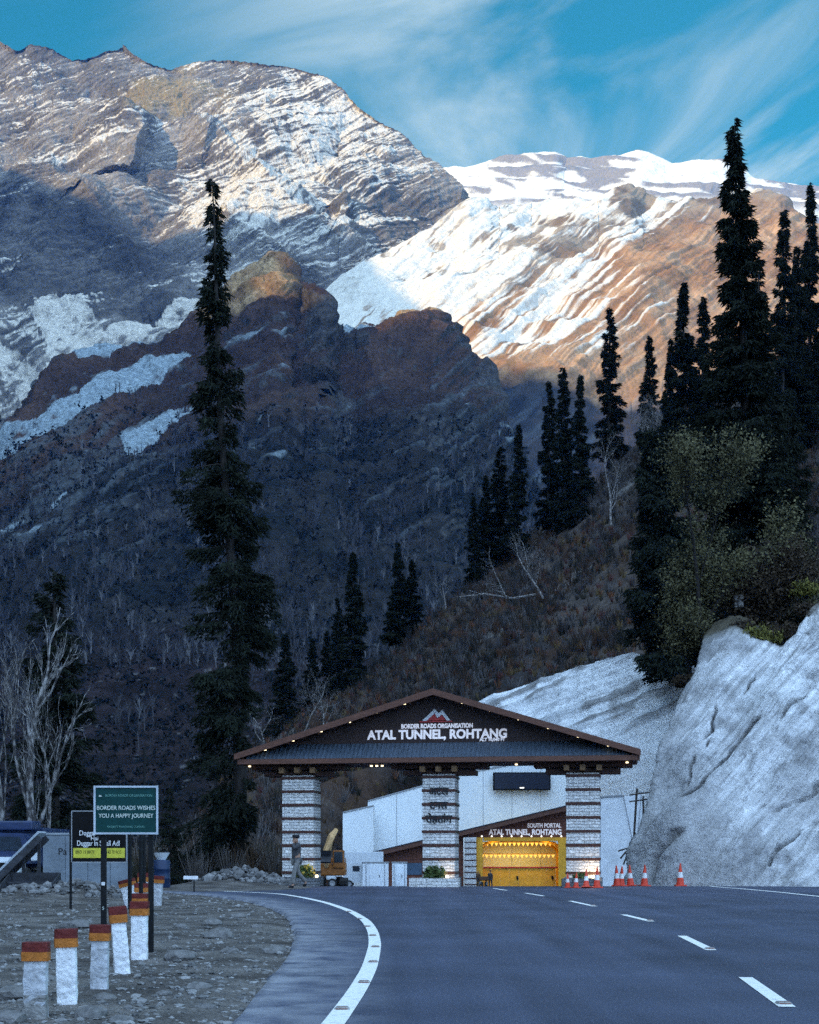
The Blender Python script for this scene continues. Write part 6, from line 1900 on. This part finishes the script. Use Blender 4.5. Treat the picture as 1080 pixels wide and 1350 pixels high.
# the tallest tree on the right, above the rock cutting
def bias_big(u, e):
    k = 1.0
    if u > 0.60: k *= 0.80
    if u < 0.5: k *= 1.12
    return k
big_c = conifer_meshes(34, 4.3, 91, 400, 0.42, 76, bare=0.03, gap=0.26, lean=-0.7, top_sparse=0.5, power=0.85, droop=0.45, bias=bias_big, r0=0.42)
Zb = 86.0
pb = P(985, 850, Zb)
plant_conifer(big_c, (pb.x, Zb, pb.z - 0.4), (1, 1, (850 - 148) / FPX * Zb / 34), 0.0, 'tallest conifer on the right, rising above the grey rock cutting')
def bias_l(u, e): return 1.15 if e < 0 else 0.8
lean_c = conifer_meshes(16, 2.9, 95, 260, 0.40, 76, bare=0.10, gap=0.10, lean=-2.2, power=0.55, bias=bias_l, r0=0.36)
pb = P(905, 900, 152)
plant_conifer(lean_c, (pb.x, 152, pb.z - 0.8), (1.83, 1.83, (903 - 556) / FPX * 152 / 16), 0.0, 'dark conifer leaning left over the sprayed slope beside the rock cutting')
low_c = conifer_meshes(9, 2.0, 96, 110, 0.28, 50, bare=0.05, gap=0.2, lean=-0.6, power=0.5)
pb = P(880, 884, 155)
plant_conifer(low_c, (pb.x, 155, pb.z - 0.6), (1.7, 1.7, 1.35), 0.0, 'low drooping conifer hanging over the top of the sprayed slope')
mid_c = conifer_meshes(14, 2.4, 98, 170, 0.30, 46, gap=0.18, power=0.6)
pb = P(1040, 800, 92)
plant_conifer(mid_c, (pb.x, 92, pb.z - 0.4), (1, 1, 1.0), 2.0, 'shaded conifer on the right behind the rusty-leaved tree')

def branch_tree(seed, H, r0, spread=0.55, depth=5, lean=(0, 0), kids=(3, 4), up=0.25, first=0.25, taper=0.62):
    g = np.random.default_rng(seed)
    mb = MB(); tips = []
    def grow_(p, d, L_, r, lev):
        n = 4
        pts = [p]; q = p.copy(); dd = d.copy()
        for i in range(n):
            dd = dd + Vector(g.normal(0, 0.10 + 0.03 * lev, 3).tolist()); dd.z += up * 0.10
            dd.normalize(); q = q + dd * (L_ / n); pts.append(q.copy())
        mb.tube(pts, [r * (1 - (1 - taper) * i / n) for i in range(n + 1)], 7 if lev == 0 else (5 if lev < 2 else 3), False)
        if lev >= depth:
            tips.extend(pts[1:]); return
        if lev >= depth - 2: tips.extend(pts[2:])
        for k in range(int(g.integers(kids[0], kids[1] + 1))):
            t = g.uniform(first if lev == 0 else 0.3, 1.0)
            i = min(n - 1, int(t * n)); o = pts[i].lerp(pts[i + 1], t * n - i)
            a = g.uniform(0, 6.28)
            perp = dd.cross(Vector((math.cos(a), math.sin(a), 0.3))).normalized()
            nd = (dd * (1 - spread) + perp * spread * g.uniform(0.7, 1.3) + Vector((0, 0, up * 0.5))).normalized()
            grow_(o, nd, L_ * g.uniform(0.45, 0.72), r * taper * g.uniform(0.5, 0.75), lev + 1)
        grow_(pts[-1], dd, L_ * 0.6, r * taper * 0.85, lev + 1)
    grow_(Vector((0, 0, -0.4)), Vector((lean[0], lean[1], 1)).normalized(), H * 0.45, r0, 0)
    return mb, tips

def bare_tree(loc, seed, H, r0, label, lean=(0, 0), depth=4, name='bare_tree', group=None, scale=1.0, sx=1.0, **kw):
    mb, tips = branch_tree(seed, H, r0, depth=depth, lean=lean, **kw)
    t = thing(name, label, 'tree', loc, 0, group)
    t.scale = (scale * sx, scale * sx, scale)
    mb.build('branches', m_birch, t, True)
    return t
def at(x, y, Z, dz=0.0):
    p = P(x, y, Z); return (p.x, Z, p.z + dz)
bare_tree((P(44, 0, 53).x, 53, 0), 201, 9.6, 0.25, 'thick pale bare tree leaning left behind the concrete wall', lean=(-0.20, 0), depth=4, spread=0.30, first=0.35, scale=1.3, sx=0.62, kids=(2, 4), taper=0.66)
bare_tree((P(68, 0, 54).x, 54, 0), 203, 8.0, 0.13, 'slimmer pale bare tree beside the thick one, its twigs reaching right', lean=(-0.12, 0), depth=4, spread=0.32, scale=1.25, sx=0.6, kids=(2, 4))
bare_tree((P(8, 0, 55).x, 55, 0), 209, 10.5, 0.15, 'pale bare tree at the very left edge of the view', lean=(0.0, 0), depth=4, spread=0.30, scale=1.3, sx=0.65, kids=(2, 4))
bare_tree(at(716, 786, 222), 211, 13.0, 0.22, 'white leaning birch with bare boughs on the slope below the cluster', lean=(-0.35, 0), depth=4, spread=0.5)
bare_tree(at(668, 786, 224), 213, 9.0, 0.13, 'low spreading bare tree left of the leaning birch', lean=(-0.5, 0), depth=4, spread=0.62)
for k, (x, y, ln, lab) in enumerate(((862, 618, -0.20, 'leftmost pale stem of the bare birch clump by the blue-green conifer'), (869, 612, -0.08, 'middle pale stem of the bare birch clump by the blue-green conifer'),
                                     (875, 606, 0.02, 'upright pale stem of the bare birch clump by the blue-green conifer'), (882, 600, 0.10, 'rightmost pale stem of the bare birch clump by the blue-green conifer'))):
    bare_tree(at(x, y, 268), 221 + k, 15.0, 0.24, lab, lean=(ln - 0.12, 0), depth=4, spread=0.36, up=0.5, first=0.4)
bare_tree(at(806, 690, 225), 231, 17.0, 0.2, 'brownish bare tree on the slope behind the leaning conifer', depth=5, spread=0.45, up=0.4)
bare_tree(at(428, 975, 215), 233, 12.0, 0.16, 'pale bare tree on the slope just over the left roof slope', lean=(-0.3, 0), depth=4)
bare_tree(at(400, 968, 212), 235, 11.0, 0.14, 'thin bare tree right beside the bushy conifer over the left roof end', depth=4, lean=(0.1, 0))
bare_tree(at(588, 800, 255), 237, 9.0, 0.13, 'small bare tree at the hillside edge right of the paired conifers', depth=4, spread=0.55)
bare_tree(at(352, 1005, 220), 239, 13.0, 0.16, 'bare tree showing its twigs right behind the tall ragged conifer', depth=4, lean=(-0.1, 0))
bare_tree(at(1010, 640, 175), 241, 15.0, 0.17, 'pale-branched bare tree right of the tallest conifer', depth=4, spread=0.45, up=0.4)
# fallen trunk
fl = MB(); fl.tube([P(606, 787, 226), P(640, 783, 225), P(676, 789, 224), P(706, 784, 222.5)], [0.10, 0.16, 0.2, 0.26], 6)
fl.tube([P(636, 784, 225), P(618, 778, 225.5)], [0.1, 0.05], 5); fl.tube([P(672, 788, 224), P(655, 779, 224)], [0.1, 0.05], 5)
o = fl.build('fallen_trunk', m_birch); tag(o, 'pale fallen trunk lying on the slope below the leaning birch', 'log')

def leafy_tree(loc, seed, H, r0, m_leafm, label, leaf=0.16, per=5, lean=(0, 0), depth=4, spread=0.55, trunk_mat=None, up=0.3, jitter=0.5, scale=1.0, cat='tree', name='leafy_tree'):
    mb, tips = branch_tree(seed, H, r0, depth=depth, lean=lean, spread=spread, up=up, first=0.15)
    g = np.random.default_rng(seed + 1)
    t = thing(name, label, cat, loc, 0); t.scale = (scale,) * 3
    mb.build('trunk', trunk_mat or m_bark, t, True)
    c = np.array([list(p) for p in tips]); c = np.repeat(c, per, 0); n = len(c)
    c = c + g.normal(0, jitter, (n, 3))
    a = g.normal(size=(n, 3)); a /= np.linalg.norm(a, axis=1, keepdims=True)
    b_ = np.cross(a, g.normal(size=(n, 3))); b_ /= np.linalg.norm(b_, axis=1, keepdims=True)
    s = leaf * g.uniform(0.5, 1.4, (n, 1))
    v = np.stack([c - a * s, c + b_ * s * 0.55, c + a * s, c - b_ * s * 0.55], 1).reshape(-1, 3)
    sh = np.clip(0.5 + 0.35 * fbm(c, 1.6, 3, seed) + g.normal(0, 0.22, n), 0, 1)
    new_obj('crown', mesh_arrays('crown', v, np.arange(n * 4).reshape(-1, 4), False, {'shade': np.repeat(sh, 4)}), m_leafm, t)
    return t
leafy_tree(at(926, 850, 79, -0.4), 301, 13.0, 0.14, m_olive, 'olive-leaved tree with slim pale trunk in front of the tallest conifer', leaf=0.085, per=8, jitter=0.30, spread=0.36, up=0.6, lean=(-0.08, 0))
leafy_tree(at(912, 880, 80, -0.4), 303, 7.0, 0.11, m_olive, 'smaller olive-leaved tree growing from the notch by the rock cutting', leaf=0.085, per=7, jitter=0.3, spread=0.5, lean=(-0.15, 0))
leafy_tree(at(1032, 800, 80, -0.3), 305, 5.0, 0.11, m_rusty, 'brownish-leaved tree at the top of the rock cutting', leaf=0.085, per=7, jitter=0.4, spread=0.6, lean=(0.08, 0))
leafy_tree(at(990, 815, 80, -0.3), 307, 4.5, 0.09, m_rusty, 'low rusty bush-like tree below the tallest conifer', leaf=0.13, per=3, jitter=0.4, spread=0.65)
leafy_tree(at(1062, 790, 82, -0.3), 309, 4.0, 0.09, m_olive, 'dull leaved tree at the right edge over the rock cutting', leaf=0.085, per=7, jitter=0.45, spread=0.6)
# bushes along the lip of the cutting
def bush(loc, r, seed, mm, label, n=1500, leaf=0.10, squash=0.6, name='bush'):
    g = np.random.default_rng(seed)
    t = thing(name, label, 'bush', loc, 0)
    ns_ = 26
    st = MB(); ends = []
    for k in range(ns_):
        a = g.uniform(0, 6.28); rr = r * g.uniform(0.3, 1); e = Vector((math.cos(a) * rr, math.sin(a) * rr, r * squash * g.uniform(0.4, 1.2)))
        st.tube([Vector((0, 0, -0.2)), e * 0.5 + Vector((0, 0, 0.1)), e], [0.03, 0.02, 0.008], 3, False); ends.append(e)
    st.build('stems', m_bark, t)
    c = np.array([list(e) for e in ends])[g.integers(0, ns_, n)] * g.uniform(0.35, 1.08, (n, 1)) + g.normal(0, r * 0.14, (n, 3)); c[:, 2] = np.abs(c[:, 2])
    d = g.normal(0, 0.6, (n, 3)) + np.array([0, 0, 0.6]); d /= np.linalg.norm(d, axis=1, keepdims=True)
    b_ = np.cross(d, g.normal(size=(n, 3))); b_ /= np.linalg.norm(b_, axis=1, keepdims=True); s = leaf * g.uniform(0.5, 1.5, (n, 1))
    v = np.stack([c - d * s, c + b_ * s * 0.4, c + d * s, c - b_ * s * 0.4], 1).reshape(-1, 3)
    sh = np.clip(0.5 + 0.3 * fbm(c, 0.5, 3, seed) + g.normal(0, 0.22, n), 0, 1)
    new_obj('foliage', mesh_arrays('foliage', v, np.arange(n * 4).reshape(-1, 4), False, {'shade': np.repeat(sh, 4)}), mm, t)
    return t
bush(at(975, 836, 75.5), 0.95, 401, m_rusty, 'brown bush at the left lip of the rock cutting')
bush(at(1003, 850, 74.5), 1.15, 403, m_ygreen, 'mustard-coloured bush hanging over the dip of the rock cutting', 2200)
bush(at(1034, 842, 74.5), 1.05, 405, m_rusty, 'brown grassy bush right of the mustard-coloured one')
bush(at(1066, 812, 75.5), 0.8, 407, m_rusty, 'small brown bush near the right edge on the rock cutting')
bush(at(1064, 786, 78), 0.95, 409, m_ygreen, 'bright yellow-green bush at the right edge above the rock cutting')
bush(at(905, 905, 76), 0.8, 411, m_rusty, 'small dry bush in the notch at the top of the sprayed slope')
st0 = MB().bbox((0, 0, 0.3), (0.55, 0.5, 0.75), 0.08).build('stump', m_birch); st0.location = at(973, 800, 79); tag(st0, 'short pale block standing on the lip of the rock cutting', 'stump')

# ------------------------------------------------------------------ scrub, brush and far bare wood
def blades(base, nb, hmin, hmax, spread, wid, colours, seed, droop=0.0):
    g = np.random.default_rng(seed)
    n = len(base)
    b0 = np.repeat(base, nb, 0); m = n * nb
    hh = np.repeat(g.uniform(hmin, hmax, n), nb) * g.uniform(0.5, 1.1, m)
    a = g.uniform(0, 6.28, m); sp_ = spread * g.uniform(0.1, 1, m) * hh
    o = np.stack([np.cos(a) * sp_, np.sin(a) * sp_, hh], -1)
    st = b0 + np.stack([np.cos(a) * sp_ * 0.25, np.sin(a) * sp_ * 0.25, np.zeros(m) - 0.1], -1)
    tip = b0 + o
    w = np.stack([-np.sin(a + 1), np.cos(a + 1), np.zeros(m)], -1) * (wid * g.uniform(0.5, 1.5, m))[:, None]
    v = np.stack([st - w, st + w, tip + w * 0.5, tip - w * 0.5], 1).reshape(-1, 3)
    ci = np.repeat(g.integers(0, len(colours), n), nb)
    cc = np.array(colours)[ci] * g.uniform(0.6, 1.4, (m, 1))
    return v, np.arange(m * 4).reshape(-1, 4), np.repeat(cc, 4, 0)
m_twig = mat_attr('dry_twigs', 0.95, 0.15, 2.0, 0.0)
gE = GE[:-21].reshape(-1, 3); pxE = ex[:-21].reshape(-1); pyE = ey[:-21].reshape(-1)
def pick(mask, n, seed):
    g = np.random.default_rng(seed); i = np.nonzero(mask)[0]
    return i[g.integers(0, len(i), n)]
ok = (pxE > 250) & (pxE < 1120)
i1 = pick(ok, 11000, 501)
jit = np.random.default_rng(5).normal(0, 0.8, (len(i1), 3)); jit[:, 2] = 0
dens_ = fbm(gE[i1], 16, 3, 503)
i1k = (dens_ > -0.05) | (np.random.default_rng(4).uniform(0, 1, len(i1)) < 0.3)
rust = fbm(gE[i1], 22, 4, 154)
base1 = (gE[i1] + jit)[i1k]
V1, F1, C1 = blades(base1, 22, 0.6, 2.3, 0.75, 0.045, [(0.052, 0.048, 0.05), (0.026, 0.025, 0.026), (0.10, 0.094, 0.096), (0.024, 0.026, 0.022), (0.06, 0.037, 0.028)], 505)
o = new_obj('hillside_scrub', mesh_arrays('hillside_scrub', V1, F1, False, {'albedo': C1}), m_twig); tag(o, 'grey brown leafless scrub covering the hillside', None, None, 'stuff')
mr = ok & (fbm(gE, 22, 4, 154) > 0.02) | (ok & (pyE > 800) & (pxE > 560) & (pxE < 850) & (pyE < 930))
i2 = pick(mr, 2600, 507)
V2, F2, C2 = blades(gE[i2] + np.random.default_rng(6).normal(0, 0.6, (len(i2), 3)) * [1, 1, 0], 22, 0.4, 1.3, 0.8, 0.05, [(0.13, 0.06, 0.035), (0.10, 0.064, 0.035), (0.085, 0.036, 0.034), (0.12, 0.088, 0.045)], 509)
o = new_obj('rusty_scrub', mesh_arrays('rusty_scrub', V2, F2, False, {'albedo': C2}), m_twig); tag(o, 'rust and ochre undergrowth above the sprayed slope', None, None, 'stuff')
# roadside scrub at the foot of the slope behind the tall conifer
g = np.random.default_rng(511)
n = 420
bY = g.uniform(66, 125, n); bX = (g.uniform(170, 372, n) - CX) / FPX * bY
bs = np.stack([bX, bY, -0.0245 * np.maximum(0, bY - 62) + 0.2], -1)
V3, F3, C3 = blades(bs, 60, 0.8, 2.6, 0.7, 0.022, [(0.10, 0.09, 0.085), (0.05, 0.05, 0.035), (0.17, 0.16, 0.155), (0.09, 0.06, 0.04)], 513)
o = new_obj('roadside_scrub', mesh_arrays('roadside_scrub', V3, F3, False, {'albedo': C3}), m_twig); tag(o, 'tangled dry scrub behind the verge on the left', None, None, 'stuff')
# far slope
gD = GD[:-17].reshape(-1, 3); pxD = dx[:-17].reshape(-1); pyD = dy[:-17].reshape(-1); pzD = dz[:-17].reshape(-1)
okD = (pxD > -120) & (pxD < 700) & (pyD > 540) & (pyD < 1010) & (snow[:-17].reshape(-1) < 0.2)
wgt = fbm(np.stack([pxD / 60, pyD / 40, pxD * 0], -1), 1.0, 4, 521)
thr = np.interp(pyD, [540, 600, 700, 860, 1000], [0.35, 0.05, -0.2, -0.1, 0.3])
i3 = pick(okD & (wgt > thr), 2900, 523)
base3 = gD[i3] + np.random.default_rng(8).normal(0, 3, (len(i3), 3)) * [1, 1, 0]
wv_ = 0.16 + pzD[i3] * 0.00018
g = np.random.default_rng(525)
n = len(base3); nb = 13
hh = g.uniform(6, 13, n)
V4 = []; 
b0 = np.repeat(base3, nb, 0); H4 = np.repeat(hh, nb); m = n * nb
kk = np.tile(np.arange(nb), n)
t0 = np.where(kk == 0, 0.0, g.uniform(0.2, 0.8, m)); a = g.uniform(0, 6.28, m)
ln = np.where(kk == 0, 1.0, g.uniform(0.25, 0.5, m)); outw = np.where(kk == 0, g.uniform(0, 0.06, m), g.uniform(0.10, 0.28, m))
st = b0 + np.stack([np.zeros(m), np.zeros(m), H4 * t0 - 0.5], -1)
tip = st + np.stack([np.cos(a) * outw * H4, np.sin(a) * outw * H4, H4 * ln * 0.9], -1)
w = np.repeat(wv_, nb) * np.where(kk == 0, 1.0, 0.5) * g.uniform(0.6, 1.3, m)
wv3 = np.stack([w, w * 0.3, np.zeros(m)], -1)
v = np.stack([st - wv3, st + wv3, tip + wv3 * 0.3, tip - wv3 * 0.3], 1).reshape(-1, 3)
cc = np.repeat(np.array([(0.06, 0.06, 0.068), (0.036, 0.036, 0.042), (0.12, 0.12, 0.13)])[g.choice(3, n, p=[0.45, 0.45, 0.10])], nb * 4, 0)
o = new_obj('bare_wood', mesh_arrays('bare_wood', v, np.arange(m * 4).reshape(-1, 4), False, {'albedo': cc}), m_twig); tag(o, 'far pale leafless wood on the shaded valley slope', None, None, 'stuff')
okb = (pxD > -150) & (pxD < 720) & (pyD > 560) & (snow[:-17].reshape(-1) < 0.1)
i4 = pick(okb, 14000, 531)
bz_ = pzD[i4]
V5, F5, C5 = [], [], []
n = len(i4); nb = 7; m = n * nb
g = np.random.default_rng(533)
sz4 = np.repeat((0.6 + bz_ * 0.0013) * g.uniform(0.5, 1.5, n), nb)
c = np.repeat(gD[i4] + g.normal(0, 4, (n, 3)) * [1, 1, 0], nb, 0) + g.normal(0, 0.55, (m, 3)) * sz4[:, None]
d = g.normal(size=(m, 3)); d /= np.linalg.norm(d, axis=1, keepdims=True); e_ = np.cross(d, g.normal(size=(m, 3))); e_ /= np.linalg.norm(e_, axis=1, keepdims=True)
v = np.stack([c - d * sz4[:, None] * 0.6, c + e_ * sz4[:, None] * 0.4, c + d * sz4[:, None] * 0.6, c - e_ * sz4[:, None] * 0.4], 1).reshape(-1, 3)
cc = np.repeat(np.array([(0.006, 0.010, 0.012), (0.011, 0.013, 0.015), (0.018, 0.018, 0.02)])[g.choice(3, n, p=[0.45, 0.35, 0.2])], nb * 4, 0)
o = new_obj('valley_brush', mesh_arrays('valley_brush', v, np.arange(m * 4).reshape(-1, 4), False, {'albedo': cc}), m_twig); tag(o, 'dark low brush over the shaded valley slope', None, None, 'stuff')
